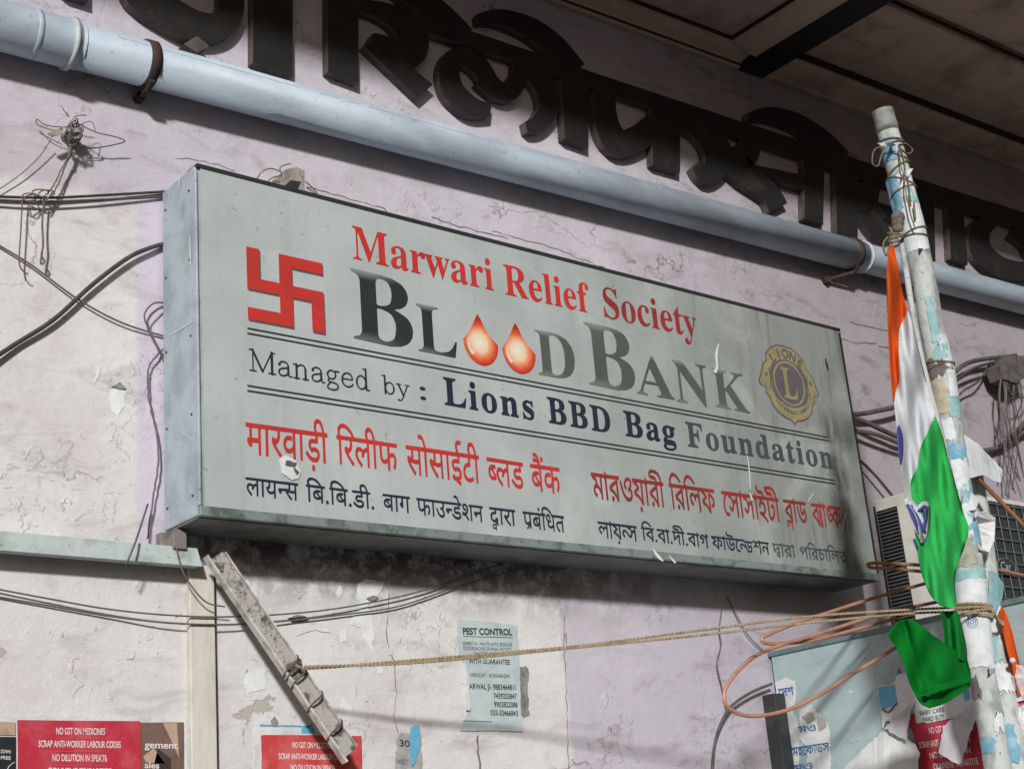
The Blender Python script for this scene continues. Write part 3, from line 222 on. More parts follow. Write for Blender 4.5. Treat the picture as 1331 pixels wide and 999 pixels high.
    'k2': (751, [[225,-5,-5,2,-6,7,-2,3,0,9,3,6,4,4,6,2,6,0,5,-2,6,-6,1,-6,0,-4,-2,-8,-4,-4,-7,-3], [478,-5,-5,2,-5,4,-3,6,0,10,2,4,5,5,6,2,6,0,5,-2,5,-5,3,-10,-3,-7,-4,-6,-7,-3], [732,-5,-4,2,-5,4,-3,6,0,10,1,4,5,5,6,2,6,0,5,-2,5,-5,3,-10,-2,-7,-5,-6,-7,-3], [23,-2,-1,4,0,125,-2,2,-17,1,-3,1,0,17,3,3,11,0,2,2,-3,11,0,19,3,9,4,7,8,8,6,4,10,4,11,3,20,0,10,-2,23,-6,11,-6,20,-15,15,-15,17,-22,31,-1,3,-1,1,-16,-2,-4,-20,0,-2,-1,-1,-2,-1,-128,-4,-2,-15,1,-2,3,0,16,0,14,-2,3,-17,-6,-9,-2,-20,0,-9,3,-10,5,-8,6,-5,7,-4,9,-2,8,1,12,2,10,5,8,9,9,7,4,10,4,14,3,12,0,13,-1,8,-3,-1,-16,-2,-3,-2,-1,-21,2,-3,0,0,-2,22,-29,4,-4,3,0,4,4,1,4,0,60,-1,4,-112,1,-2,-2,-1,-3,0,-125,-3,-3], [277,-2,-2,4,0,125,-2,2,-17,1,-2,1,-1,17,3,3,11,0,2,2,-3,10,-1,12,2,11,5,12,12,11,9,5,15,4,21,0,9,-2,25,-8,16,-9,14,-11,13,-13,18,-23,31,-1,4,-1,0,-16,-2,-4,-20,0,-2,-2,-1,-1,-1,-128,-3,-2,-16,1,-2,3,0,16,0,16,-2,2,-13,-6,-12,-3,-20,0,-16,5,-7,5,-8,7,-6,11,-1,9,0,13,1,7,4,9,6,7,11,8,11,4,14,3,11,0,14,-1,7,-3,0,-14,-3,-6,-19,2,-5,0,-1,-2,25,-32,4,-1,4,4,1,4,0,60,-1,4,-112,1,-2,-2,-1,-3,0,-125,-3,-3], [578,-3,-20,5,-17,9,-17,12,-9,10,-2,4,5,7,7,6,4,1,19,-18,19,-10,12,-3,17,0,8,2,7,5,3,6,1,4,-2,5,-2,4,-10,4,-15,0,-18,-5,-3,1,-11,8,-7,6,-6,11,-2,7,0,14,4,8,5,5,7,5,16,4,30,0,2,3,-1,11,-4,2,-89,0,-3,3,0,15,2,3,2,0,86,1,1,2,-5,18,0,14,2,8,6,11,9,7,14,5,15,1,8,-2,11,-6,8,-9,6,-8,7,-16,9,-25,2,-1,22,0,3,-3,0,-14,-2,-4,-21,0,-2,-2,-1,-1,0,-127,-1,-2,-5,-1,-12,0,-3,3,-1,128,-2,2,-35,0,-3,-1,-1,-2,-1,-31,-1,-3,-51,-1,-8,-3,-3,-3,0,-4,1,-5,3,-5,5,-2,19,3,8,0,14,-3,7,-2,11,-9,5,-7,2,-7,0,-16,-1,-6,-5,-9,-9,-8,-8,-5,-9,-3,-8,-1], [114,47,16,-1,2,2,1,2,-24,30,-5,5,-2,-1,-5,-8,-2,-10,2,-6,4,-6,7,-5], [366,47,15,-1,4,2,1,2,-24,29,-5,5,-3,-1,-4,-6,-2,-12,6,-11], [42,152,101,0,0,2,-5,7,-11,11,-8,6,-8,5,-10,6,-19,6,-16,1,-15,-3,-11,-7,-5,-11,0,-10], [295,152,100,0,1,0,0,2,-7,9,-16,14,-18,11,-14,5,-21,3,-16,-3,-10,-6,-3,-4,-3,-6,0,-13], [621,152,43,0,0,4,-5,14,-9,18,-7,5,-8,3,-11,-2,-5,-4,-4,-6,-1,-9,2,-13]]),
    'k3': (342, [[98,-2,-2,3,0,33,-3,0,-8,-4,-13,-4,-22,0,-11,3,-9,5,-9,7,-6,9,-4,15,0,9,3,12,5,8,7,8,7,4,11,5,16,3,12,0,12,-1,7,-3,-1,-17,-1,-3,-21,2,-5,0,-1,-2,24,-30,3,-2,2,0,5,3,0,3,0,64,-4,2,-89,0,-2,1,-1,3,0,14,2,3,337,0,3,-3,0,-17,-4,-1,-18,0,-3,-2,0,-46,0,-82,-3,-3,-17,1,-2,4,0,126,-5,2,-33,0,-3,-2,-1,-74,-2,-6,-3,-5,-4,-2,-6,-1,-8,3,-11,9,-5,8,-4,10,0,7,4,7,4,3,10,2,2,1,0,38,-4,2,-43,-1,-2,-4,0,-125,-3,-3,-16,0,-2,2,-1,2,0,127,-3,2,-36,-1,-2,-4,0,-125,-3,-3], [52,47,15,-1,3,2,1,2,-24,30,-4,4,-4,0,-5,-8,-1,-8,2,-9,3,-5,7,-5]]),
    'k4': (904, [[93,-2,-1,3,-1,40,-3,0,-7,-5,-8,-2,-7,-2,-9,0,-17,5,-8,6,-6,9,-4,7,-3,12,0,57,-2,1,-14,1,-3,1,0,17,3,3,552,0,2,1,0,2,-7,21,-5,11,-5,4,-7,4,-7,2,-17,-3,-2,2,-2,4,-3,12,2,4,11,3,17,0,12,-4,10,-7,6,-8,10,-18,9,-27,1,-2,22,-1,4,-1,0,-17,-3,-3,-20,0,-3,-2,0,-32,-2,-3,-51,-1,-6,-1,-3,-3,-2,-4,0,-3,4,-8,5,-3,19,3,10,0,13,-3,14,-7,7,-9,4,-8,0,-19,-5,-12,-11,-10,-15,-6,-9,-2,-17,0,-22,5,-17,9,-16,12,-10,10,-2,4,5,7,10,7,2,-1,11,-12,11,-8,12,-6,10,-3,7,-1,13,0,10,1,7,5,4,7,0,6,-2,4,-2,3,-5,2,-6,2,-14,0,-20,-5,-12,9,-6,6,-7,12,-2,6,0,11,4,11,6,6,6,4,16,4,30,0,2,3,0,10,-1,1,-2,2,-190,-1,-1,-2,4,-11,0,-11,-2,-6,-6,-12,-8,-7,0,-3,11,-14,5,-10,3,-12,0,-11,-1,-6,-6,-12,-10,-9,-12,-5,-18,-1,-13,3,-7,3,-15,11,-11,15,-7,10,-10,21,-5,15,4,4,13,3,3,-4,8,-19,8,-14,7,-10,8,-8,7,-4,7,-3,12,0,9,3,4,5,2,8,0,5,-3,11,-5,7,-10,10,-16,0,-3,7,0,7,0,4,2,2,19,4,9,6,3,5,2,7,-4,12,-5,5,-5,2,-101,-1,-2,-4,0,-125,-3,-3,-14,0,-3,1,-2,3,0,127,-4,2,-88,-1,-2,-4,1,-35,1,-1,15,8,8,1,13,-1,9,-4,9,-7,5,-10,3,-11,0,-17,-3,-13,-4,-13,-7,-12,-3,-2,-3,0,-13,7,-2,3,1,4,8,15,3,9,1,13,-2,10,-4,5,-7,2,-8,0,-8,-3,-8,-7,-5,-7,0,-60,-4,-2], [725,-2,-2,4,0,125,-1,2,-17,1,-3,1,0,17,3,3,197,0,2,-4,0,-16,-4,-1,-19,-1,-2,-2,0,-127,-3,-3,-17,1,-2,3,0,15,0,49,-1,4,-38,0,-2,-1,0,-14,-2,-6,-7,-5,-8,0,-6,3,-10,8,-8,12,-2,10,3,9,5,4,6,2,69,1,1,3,0,33,-4,2,-105,0,-2,-2,-1,-3,0,-125,-3,-3], [684,-1,-22,29,-14,13,-4,2,-16,0,-7,1,-7,5,-4,7,0,10,4,6,5,4,10,2,7,-2,11,-7,3,0,13,8,8,13,3,11,0,9,-2,7,-4,7,-4,5,-9,4,-11,0,-4,-2,-3,-3,0,-4,0,-3,4,-6,11,-5,13,-2,2,-2,1,-2,-4,-16,-3,-2,-6,1,-19,6,-10,7,-7,11,-3,10,0,7,3,9,7,10,9,5,7,2,16,0,7,-2,12,-6,4,-3,8,-10,4,-9,3,-12,0,-11,-4,-18,-9,-16,-15,-15,17,-18,17,-23,0,-3,-5,-3,-9,-7], [414,43,-10,6,-6,7,-6,9,-3,7,0,6,3,8,4,3,6,2,45,0,23,-1,1,-3,0,-16,-4,-2,-34,0,-1,-3,-1,-14,-1,-4,-6,-5], [58,54,11,1,9,3,11,7,2,4,0,59,-3,2,-13,0,-31,0,-3,-2,0,-51,1,-8,5,-10]]),
    'k5': (354, [[74,-63,-2,3,0,15,-3,0,-6,-3,-9,-1,-11,3,-5,3,-5,6,-2,6,-1,12,3,7,7,7,11,4,15,0,6,-1,1,9,2,2,9,0,0,3,-3,2,-21,0,-9,1,-11,4,-11,6,-8,9,-5,7,-4,10,-1,10,0,10,1,7,7,14,9,9,8,4,15,5,19,2,1,3,0,13,-4,2,-64,0,-2,1,-1,3,0,13,2,4,349,0,3,-3,0,-17,-4,-1,-18,-1,-2,-2,0,-125,-1,-4,-19,-1,-2,3,-1,125,-1,4,-36,0,1,-25,-3,-12,-6,-12,-15,-12,-13,-8,0,-2,26,-27,25,-20,-1,-4,-10,-11,-3,-1,-15,12,-38,38,-16,21,-4,11,0,10,4,5,5,3,7,2,7,-2,12,-8,3,1,7,5,5,9,2,8,-2,13,-3,6,-75,0,-1,-4,0,-125,-3,-3,-17,1,-2,4,0,126,-4,2,-49,-1,-1,-2,-1,-35,-3,-2,-22,0,-19,-4,-5,-4,-6,-6,-4,-11,1,-11,3,-6,9,-8,9,-3,8,-1,10,0,1,10,1,5,6,6,8,3,7,0,7,-3,7,-6,3,-6,0,-11,-1,-5,-8,-11,14,-23,0,-2,-5,-4,-10,-5,-2,0,-3,3,-9,16,-3,1,-1,-64,-2,-3], [48,-34,13,0,10,5,1,4,0,12,0,1,-1,0,-3,-2,-12,0,-11,-4,-3,-7,3,-6]]),
    'k6': (628, [[56,-10,-5,5,0,9,26,29,-17,-1,-14,3,-11,5,-9,12,-5,12,-2,7,0,57,-2,1,-14,1,-2,1,-1,16,2,4,287,0,2,2,-3,10,-1,13,2,10,4,10,6,8,8,6,16,6,9,2,18,0,10,-2,18,-5,13,-6,10,-6,14,-11,13,-13,16,-22,3,-1,179,-1,2,-4,0,-16,-4,-1,-18,-1,-2,-2,0,-125,-2,-4,-17,-1,-3,3,0,72,-1,4,-29,0,-15,-1,-12,-4,-4,-5,-2,-6,0,-7,5,-13,4,-6,22,-21,2,-3,-1,-4,-11,-11,-9,6,-18,18,-9,12,-7,17,0,17,1,6,8,13,7,5,10,5,10,3,11,1,37,1,1,2,0,24,-1,4,-110,1,-4,-2,0,-127,-1,-2,-2,-2,-15,0,-3,2,-1,30,-2,2,-13,-6,-11,-3,-21,0,-11,4,-13,7,-7,10,-3,9,0,16,5,14,-15,14,-5,10,-2,17,3,11,6,9,11,8,9,3,15,0,13,-6,7,-7,4,-11,-2,-12,-7,-12,-4,-1,-12,8,-1,3,3,7,0,6,-3,4,-5,1,-7,-1,-6,-4,-3,-7,0,-9,3,-6,3,-4,11,-4,7,-1,10,1,12,0,4,-1,1,-3,1,-6,-2,-11,-17,-2,-7,-2,-4,-3,-3,-3,-1,-4,0,-6,4,-8,10,-6,17,0,7,2,15,8,6,7,0,67,-3,2,-11,0,-2,3,0,11,-5,3,-13,16,-15,14,-19,11,-13,5,-18,3,-20,-3,-8,-4,-5,-6,-3,-7,0,-11,4,-11,4,-2,21,-1,3,-1,0,-5,0,-12,-1,-3,-20,0,-2,-2,-1,-1,0,-128,-3,-2,-14,0,-3,1,-1,2,-1,128,-2,2,-34,0,-4,-2,0,-3,0,-125,-3,-3,-16,0,-3,2,0,2,-1,33,-1,1,-13,-6,-11,-3,-20,0,-8,2,-8,2,-7,5,-8,7,-7,11,-2,8,0,15,2,7,3,9,7,7,11,8,10,4,15,3,11,0,14,-1,6,-3,1,-14,-3,-6,-19,2,-5,0,-2,-2,26,-32,4,-1,4,4,1,4,-1,63,-3,2,-110,-1,-2,-4,0,-85,2,-10,-2,-6,0,-25,-4,-2,-16,1,-2,3,0,16,0,1,-3,1,-4,-2,-7,-5,-18,-20,-4,-2], [188,47,15,-1,4,2,0,2,-23,29,-5,5,-4,-1,-3,-6,-2,-12,5,-11], [61,54,5,0,13,3,14,8,3,5,0,58,-3,2,-17,0,-32,0,-3,-2,0,-50,2,-9,2,-6,5,-5,5,-3], [241,170,-5,2,-5,6,0,12,2,5,5,5,5,2,5,-1,5,-2,3,-4,3,-7,0,-6,-3,-6,-5,-5,-3,-2]]),
    'b1': (968, [[629,-47,-6,2,-7,6,-2,4,0,8,2,5,6,5,4,3,7,0,4,-2,7,-6,3,-9,-2,-8,-5,-5,-4,-2], [259,-4,-5,3,-6,7,0,11,2,4,7,6,4,1,8,0,6,-4,4,-6,2,-6,-1,-5,-4,-6,-5,-3,-4,-2], [795,-4,-4,3,-6,7,-1,11,3,4,7,6,4,1,8,0,6,-4,4,-5,1,-7,-1,-6,-3,-5,-6,-4,-3,-1], [114,-3,-3,4,0,23,-4,7,-18,23,-8,5,-12,5,-12,0,-6,-1,-5,-4,-2,-5,0,-9,2,-7,4,-3,12,-6,3,-2,0,-4,-7,-16,-4,0,-11,5,-10,7,-6,6,-6,11,-3,10,2,14,6,11,5,5,9,7,13,4,1,3,-4,11,-5,6,-12,5,-18,5,-3,4,1,7,-9,2,-3,1,-1,4,0,11,0,2,3,3,157,0,5,-1,8,-5,2,2,0,18,3,3,5,0,6,0,2,-1,6,-14,4,-2,163,0,2,-1,2,-3,0,-12,-2,-4,-4,-1,-17,0,-2,-2,0,-53,-1,-74,-1,-3,-3,-1,-17,0,-12,19,-15,14,-6,5,-25,13,-26,8,-3,3,-7,21,0,2,2,2,16,10,35,17,37,14,1,2,-1,2,-116,0,-2,-4,0,-124,-1,-2,-3,-2,-16,0,-3,2,-1,3,-1,113,-5,9,-6,4,-6,2,-21,-1,-2,-4,0,-124,-2,-2,-2,-2], [650,-3,-22,24,-14,9,-23,11,-28,7,-4,2,-8,20,0,4,13,8,29,16,2,2,-2,3,-11,6,-12,5,-17,4,-2,3,2,7,-1,1,-12,1,-3,1,-2,4,0,11,2,4,5,1,154,0,5,-1,9,-5,1,2,1,18,2,3,4,0,7,0,3,-1,2,-3,4,-11,3,-2,117,1,2,1,0,4,-2,3,-3,2,-5,1,-34,0,-19,3,-10,4,-9,10,-2,6,0,9,4,7,6,7,6,5,11,4,19,4,41,0,23,-4,21,-7,16,-10,14,-15,6,-12,3,-9,1,-11,2,-2,19,-1,4,-3,0,-13,-1,-4,-4,-1,-17,0,-3,-2,0,-103,0,-23,-1,-3,-4,-2,-14,0,-3,2,-1,2,0,124,-2,4,-36,1,-3,-2,0,-127,-1,-2,-3,-2,-12,0,-4,0,-3,2,-6,11,-10,12,-16,13,-24,13,-25,8,-5,5,-7,20,2,3,7,4,40,21,42,16,2,3,-1,1,-116,1,-3,-2,0,-3,-1,-124,-1,-2,-3,-2,-17,0,-2,3,-1,2,0,113,-4,8,-7,5,-6,2,-19,0,-3,-2,0,-3,-1,-124,-1,-2,-3,-2], [468,7,-17,2,-15,6,-14,8,-13,12,-16,21,-10,19,-12,33,-3,10,0,4,3,2,13,4,2,1,3,-2,19,-50,13,-22,6,-7,11,-8,10,-5,14,-4,18,0,8,1,8,4,6,6,3,14,-2,7,-3,6,-5,3,-13,-6,-4,0,-3,4,-5,13,2,4,23,12,6,8,2,5,0,9,-3,6,-6,3,-9,2,-9,-1,-16,-7,-10,-7,-5,-10,0,-3,2,-4,8,-3,2,-3,-4,-17,-4,-2,-13,4,-9,8,-6,11,0,10,5,13,16,17,17,10,13,4,17,2,17,-4,8,-6,10,-11,3,-11,0,-11,-4,-12,-8,-11,-1,-2,10,-12,5,-15,0,-11,-4,-13,-4,-7,-7,-7,-12,-8,-17,-5], [644,33,3,-1,1,3,-1,93,-4,2,-51,-1,2,-2,19,-13,11,-10,0,-15,-38,-19,-3,-2,2,-2,17,-6,17,-8,12,-8], [316,37,2,0,0,4,0,59,-3,1,-4,-2,-33,-14,-16,-8,-3,-3,19,-9,13,-7,15,-10], [853,37,1,-1,2,3,-1,61,-4,0,-36,-14,-14,-7,-5,-4,0,-1,28,-14,17,-11], [108,63,2,-1,1,3,-1,63,-3,2,-47,0,-5,-1,0,-1,11,-10,5,-6,5,-10,4,-18,15,-9], [879,152,40,0,0,6,-3,10,-8,13,-13,9,-17,7,-19,4,-23,1,-18,-1,-17,-4,-5,-4,1,-5,5,-2,37,0,18,-3,7,-4,8,-9,4,-7]]),
    'b2': (659, [[109,-4,-5,3,-5,5,-3,7,1,3,2,7,5,5,5,2,8,0,5,-2,6,-7,2,-3,0,-9,-3,-4,-7,-6], [28,-3,-2,3,-1,2,0,126,-3,2,-17,0,-3,1,-2,3,0,13,1,3,3,1,14,1,0,2,-9,12,-1,4,10,17,10,12,17,15,10,4,13,4,25,0,12,-2,17,-6,27,-16,25,-20,2,-3,-9,-13,-2,-1,-25,18,-24,14,-13,5,-14,3,-19,-1,-9,-4,-11,-6,-5,-6,-10,-14,-2,-4,1,-2,8,-11,3,-1,180,0,1,1,0,1,-10,14,0,3,17,24,12,13,11,8,13,5,9,1,19,0,21,-4,21,-9,16,-10,25,-19,4,-4,-1,-2,-7,-10,-4,-2,-36,25,-15,7,-9,4,-15,3,-18,-1,-12,-4,-11,-8,-13,-17,-1,-3,0,-4,6,-8,6,-4,402,-1,3,-4,0,-12,-1,-4,-3,-1,-150,-1,1,-2,17,-11,12,-11,3,-13,-5,-5,-32,-16,-4,-2,0,-3,18,-7,12,-6,16,-11,13,-11,2,1,0,3,0,83,2,5,2,2,12,0,27,-5,16,-7,10,-8,13,-13,6,-15,0,-14,-4,-11,-8,-10,-8,-5,-7,-1,-20,0,-5,5,1,9,1,6,3,2,9,-1,7,2,5,2,3,9,-1,7,-4,7,-10,9,-14,6,-7,2,-5,-1,-1,-99,-1,-2,-3,-2,-17,0,-21,24,-14,9,-17,9,-34,9,-4,5,-7,18,0,3,15,9,28,15,1,2,0,1,-22,11,-20,6,-2,3,2,7,-1,1,-29,0,-2,-4,0,-124,-2,-3,-3,-1,-15,0,-3,2,-1,3,-1,74,-7,9,-11,4,-5,-1,-6,-2,-4,-9,0,-13,-3,-2,-12,-1,-5,4,-3,12,-4,6,-6,5,-5,3,-10,1,-7,-1,-5,-3,-3,-4,-2,-7,2,-11,4,-6,5,-4,12,-5,3,-4,-4,-14,-5,-5,-13,6,-14,9,-9,11,-5,16,0,13,2,9,8,10,12,8,12,4,16,0,12,-4,14,-10,3,1,8,6,10,3,10,0,15,-6,1,21,-1,4,-148,1,-3,-2,0,-3,0,-124,-2,-3,-2,-1,-16,0,-3,2,-1,3,-1,126,-2,2,-35,0,-3,-2,0,-3,-1,-124,-1,-2,-3,-2,-14,0,-4,3,-13,19,-10,9,-10,8,-20,11,-29,9,-4,7,-7,17,1,2,4,4,21,11,31,15,34,13,1,3,-1,1,-116,1,-2,-2,-1,-3,0,-124,-2,-3,-2,-1], [166,37,2,0,1,3,-1,60,-2,1,-9,-3,-29,-13,-18,-9,-2,-2,31,-15,13,-9]]),
    'b3': (879, [[661,-16,-26,19,-15,8,-29,13,-32,10,-4,3,0,3,2,11,3,3,3,1,19,-4,24,0,8,2,7,2,9,5,3,5,2,6,0,13,-5,9,-9,5,-12,3,-12,-1,-8,-2,-4,-2,-1,-3,0,-11,-1,-3,-15,-4,-5,2,-2,5,-1,10,1,8,5,8,7,7,7,4,1,2,-4,5,-10,4,-40,0,-2,-2,-1,-126,0,-2,-2,-2,-6,-1,-10,0,-3,1,-1,3,-1,111,-6,12,-9,5,-22,1,-3,-2,-1,-126,0,-2,-2,-2,-5,-1,-11,0,-3,1,-1,3,-1,74,-4,7,-8,5,-6,0,-6,-4,-23,-39,-6,-7,-9,-7,-13,-3,-12,3,-7,4,-10,11,-9,12,2,3,5,4,7,4,2,0,11,-14,5,-3,7,0,4,2,4,4,7,9,0,9,-5,20,-5,9,-5,3,-9,4,-28,6,-2,2,1,9,-1,1,-25,1,-2,-2,-1,-126,0,-2,-3,-2,-4,-1,-12,0,-3,1,-2,3,0,111,-4,10,-5,5,-8,3,-20,0,-2,-2,-1,-127,-1,-2,-3,-2,-13,0,-4,1,-2,3,-1,74,-3,5,-4,4,-5,3,-5,0,-4,-1,-7,-10,-20,-34,-7,-7,-12,-7,-8,-1,-8,2,-14,8,-11,13,-5,8,3,4,13,7,8,-11,7,-6,10,-1,5,3,6,7,3,8,-2,14,-4,13,-5,8,-7,5,-11,3,-23,5,-3,4,1,6,-2,2,-10,0,-11,-5,-8,-4,-15,-18,-8,-14,-2,-8,-2,-8,1,-21,4,-16,6,-8,4,-4,14,-4,9,0,13,4,2,-2,5,-8,2,-5,0,-2,-2,-3,-9,-4,-12,-3,-13,0,-10,2,-13,8,-12,12,-7,13,-6,21,0,20,7,24,11,19,12,13,-2,2,-39,0,-3,4,0,13,3,4,4,0,250,0,5,-1,9,-5,1,2,1,18,2,3,5,0,6,0,3,-2,2,-2,4,-11,3,-2,187,0,7,-1,8,-5,1,2,1,18,2,3,5,0,6,0,3,-2,6,-13,2,-1,100,-1,3,2,-1,6,-7,5,-7,2,-34,0,-13,3,-11,5,-9,10,-6,12,-1,11,1,10,3,4,5,0,10,0,4,-3,1,-2,-1,-7,2,-10,2,-5,5,-3,16,-3,32,-1,7,-1,9,-4,11,-11,2,-6,2,-12,2,-1,109,-1,3,2,0,4,-3,4,-3,2,-36,0,-14,2,-10,2,-10,7,-10,9,-3,6,-3,10,0,19,4,3,13,0,4,-2,3,-5,12,4,20,4,37,0,19,-2,15,-4,14,-5,10,-6,14,-12,10,-17,7,-24,20,-1,3,-1,1,-3,0,-13,-2,-3,-4,-1,-18,-1,-1,-2,-1,-127,-4,-3,-13,0,-4,1,-1,3,0,124,-2,4,-108,1,-3,-2,-1,-89,2,-8,2,-3,9,-3,5,0,11,3,7,3,12,11,6,9,4,8,1,6,0,9,-1,6,-4,3,-6,2,-12,-1,-4,2,-3,3,-1,10,1,3,2,3,13,3,9,0,8,-2,7,-3,10,-10,4,-9,1,-8,0,-8,-3,-16,-7,-12,-9,-12,-15,-14,-12,-6,-14,-5,-12,0,-14,3,-7,4,-9,11,-3,9,-2,13,0,85,-4,2,-83,0,-2,-2,3,-5,19,-3,9,-4,8,-6,8,-8,7,-13,1,-7,0,-12,-1,-6,-5,-10,-12,-12,-7,-4,-10,-4,-1,-1,33,-19,20,-15,0,-4,-9,-10,-2,-2], [166,96,2,1,7,8,11,5,11,-1,8,-6,3,0,0,25,-3,2,-13,0,-51,-1,0,-1,9,-6,6,-6,5,-8], [394,96,2,0,10,10,9,4,10,-1,11,-6,1,0,0,25,-2,2,-14,0,-51,-1,0,-1,8,-6,8,-8,4,-7], [790,152,35,-1,4,2,0,4,-4,13,-8,12,-12,9,-16,6,-19,4,-23,1,-18,-1,-14,-3,-8,-4,0,-4,12,-2,38,-1,11,-3,8,-4,6,-6,4,-8,2,-10]]),
    'b4': (389, [[98,-60,-2,2,-1,2,0,43,-2,5,-6,3,-4,1,-5,-2,-2,-2,0,-8,-1,-2,-5,-3,-3,0,-4,2,-4,9,-7,7,-8,1,-6,-2,-3,-7,2,-7,2,-3,10,-5,2,-3,-3,-8,-3,-4,-5,1,-8,5,-10,10,-4,9,0,11,7,10,8,6,9,3,6,0,8,-2,11,-7,6,4,6,2,6,0,8,-3,2,1,0,3,-4,8,-7,7,-18,13,-20,10,-23,6,-3,4,-8,20,5,6,19,10,25,13,42,16,1,3,-3,2,-97,0,-3,1,-1,4,0,12,3,4,149,0,7,-1,8,-5,2,2,0,18,3,3,5,0,6,0,2,-1,6,-14,4,-2,190,0,4,-3,0,-4,0,-10,-1,-3,-3,-1,-79,0,-4,-2,-1,-44,1,-3,2,-2,6,-1,10,5,8,7,11,15,5,2,7,1,5,-2,8,-11,4,-11,4,-14,2,-11,-3,-18,-8,-16,-12,-11,-7,-5,-8,-3,-12,-3,-21,0,-19,5,-10,5,-9,7,-12,11,-11,17,-10,20,-11,30,-3,9,0,5,4,3,14,3,4,-1,12,-39,14,-26,8,-11,6,-5,10,-6,8,-2,9,-2,13,0,14,4,8,6,5,7,2,8,0,17,-2,9,-3,0,-13,-12,-12,-7,-11,-3,-10,2,-7,3,-6,6,-4,5,-2,6,-2,11,0,39,-1,2,-83,0,-1,-4,-1,-124,-1,-2,-3,-2,-14,0,-3,2,-1,3,-1,111,-6,11,-5,4,-6,2,-22,-1,-1,-4,0,-124,-3,-4,-11,0,-3,-2,0,-52,-1,-2,-3,-2], [101,37,2,-1,2,3,-1,61,-5,0,-35,-15,-12,-5,-7,-5,-1,-1,17,-7,18,-10,10,-7]]),
    'b5': (578, [[171,-10,-16,11,-11,9,-7,9,-3,10,2,10,14,24,3,8,-3,9,-15,16,-1,6,5,7,4,1,4,0,19,-20,2,-1,1,23,-8,13,-4,3,-6,2,-20,0,-3,-2,0,-127,-2,-2,-2,-2,-14,0,-2,1,-4,3,-14,20,-13,12,-22,13,-16,6,-15,4,-4,4,-8,20,5,6,19,10,25,13,42,16,1,3,0,1,-100,1,-3,3,-1,7,1,8,2,3,2,0,147,0,7,-1,8,-5,2,2,0,17,2,3,3,1,9,0,2,-1,7,-15,27,-1,12,-6,2,2,0,17,1,2,3,2,10,0,2,-1,7,-15,21,-1,3,-1,2,-3,0,-3,0,-10,-2,-3,-3,-1,-18,-1,-2,-2,-1,-127,-3,-3,-15,0,-4,1,-1,3,0,110,-2,6,-4,7,-6,4,-6,2,-20,0,-3,-2,0,-3,0,-124,-3,-3,-6,-2,-8,-6], [478,-3,-12,17,-13,15,-18,13,-15,8,-11,3,-13,2,-13,-12,-7,-4,-11,-3,-15,-2,-15,3,-11,5,-8,4,-10,11,-8,11,-8,15,-10,30,1,3,3,2,11,3,3,-3,7,-23,10,-20,6,-9,9,-7,14,-5,17,0,13,5,5,6,2,5,0,10,-2,5,-2,0,-13,-10,-7,-3,-9,-1,-12,4,-6,6,-3,6,-1,7,-1,18,-10,8,-17,19,-1,2,3,3,9,5,16,-16,4,-1,4,7,8,7,7,4,7,1,11,0,7,-2,9,2,189,0,5,-1,2,-4,-1,-12,-1,-3,-3,-1,-70,0,-3,-2,0,-1,1,-2,25,-8,17,-10,12,-12,3,-5,5,-10,1,-15,-5,-14,-4,-6,-7,-5,-11,-4,-22,0,-2,2,-1,3,2,15,4,2,14,1,5,2,3,5,0,10,-4,8,-6,7,-6,3,-17,6,-7,0,-1,-99,-2,-3,-2,-1], [167,16,1,0,1,2,0,34,-1,2,-1,0,-5,-6,-7,-12,-2,-6,4,-7], [101,37,2,-1,2,3,-1,61,-5,0,-34,-15,-13,-5,-7,-5,-1,-1,17,-7,18,-10,10,-7], [473,37,1,-1,2,3,0,60,-3,0,-8,-2,-28,-12,-17,-9,-2,-2,18,-8,10,-6,13,-9], [348,89,2,0,9,2,15,14,4,2,10,-1,2,-1,7,-13,3,-1,35,17,36,14,5,3,0,3,-3,2,-87,-1,-1,-1,-3,-9,-8,-8,-13,-5,-14,-1,-3,-1,0,-10,1,-3], [346,123,14,-1,4,1,2,5,0,5,-5,1,-6,0,-4,-1,-5,-5]]),
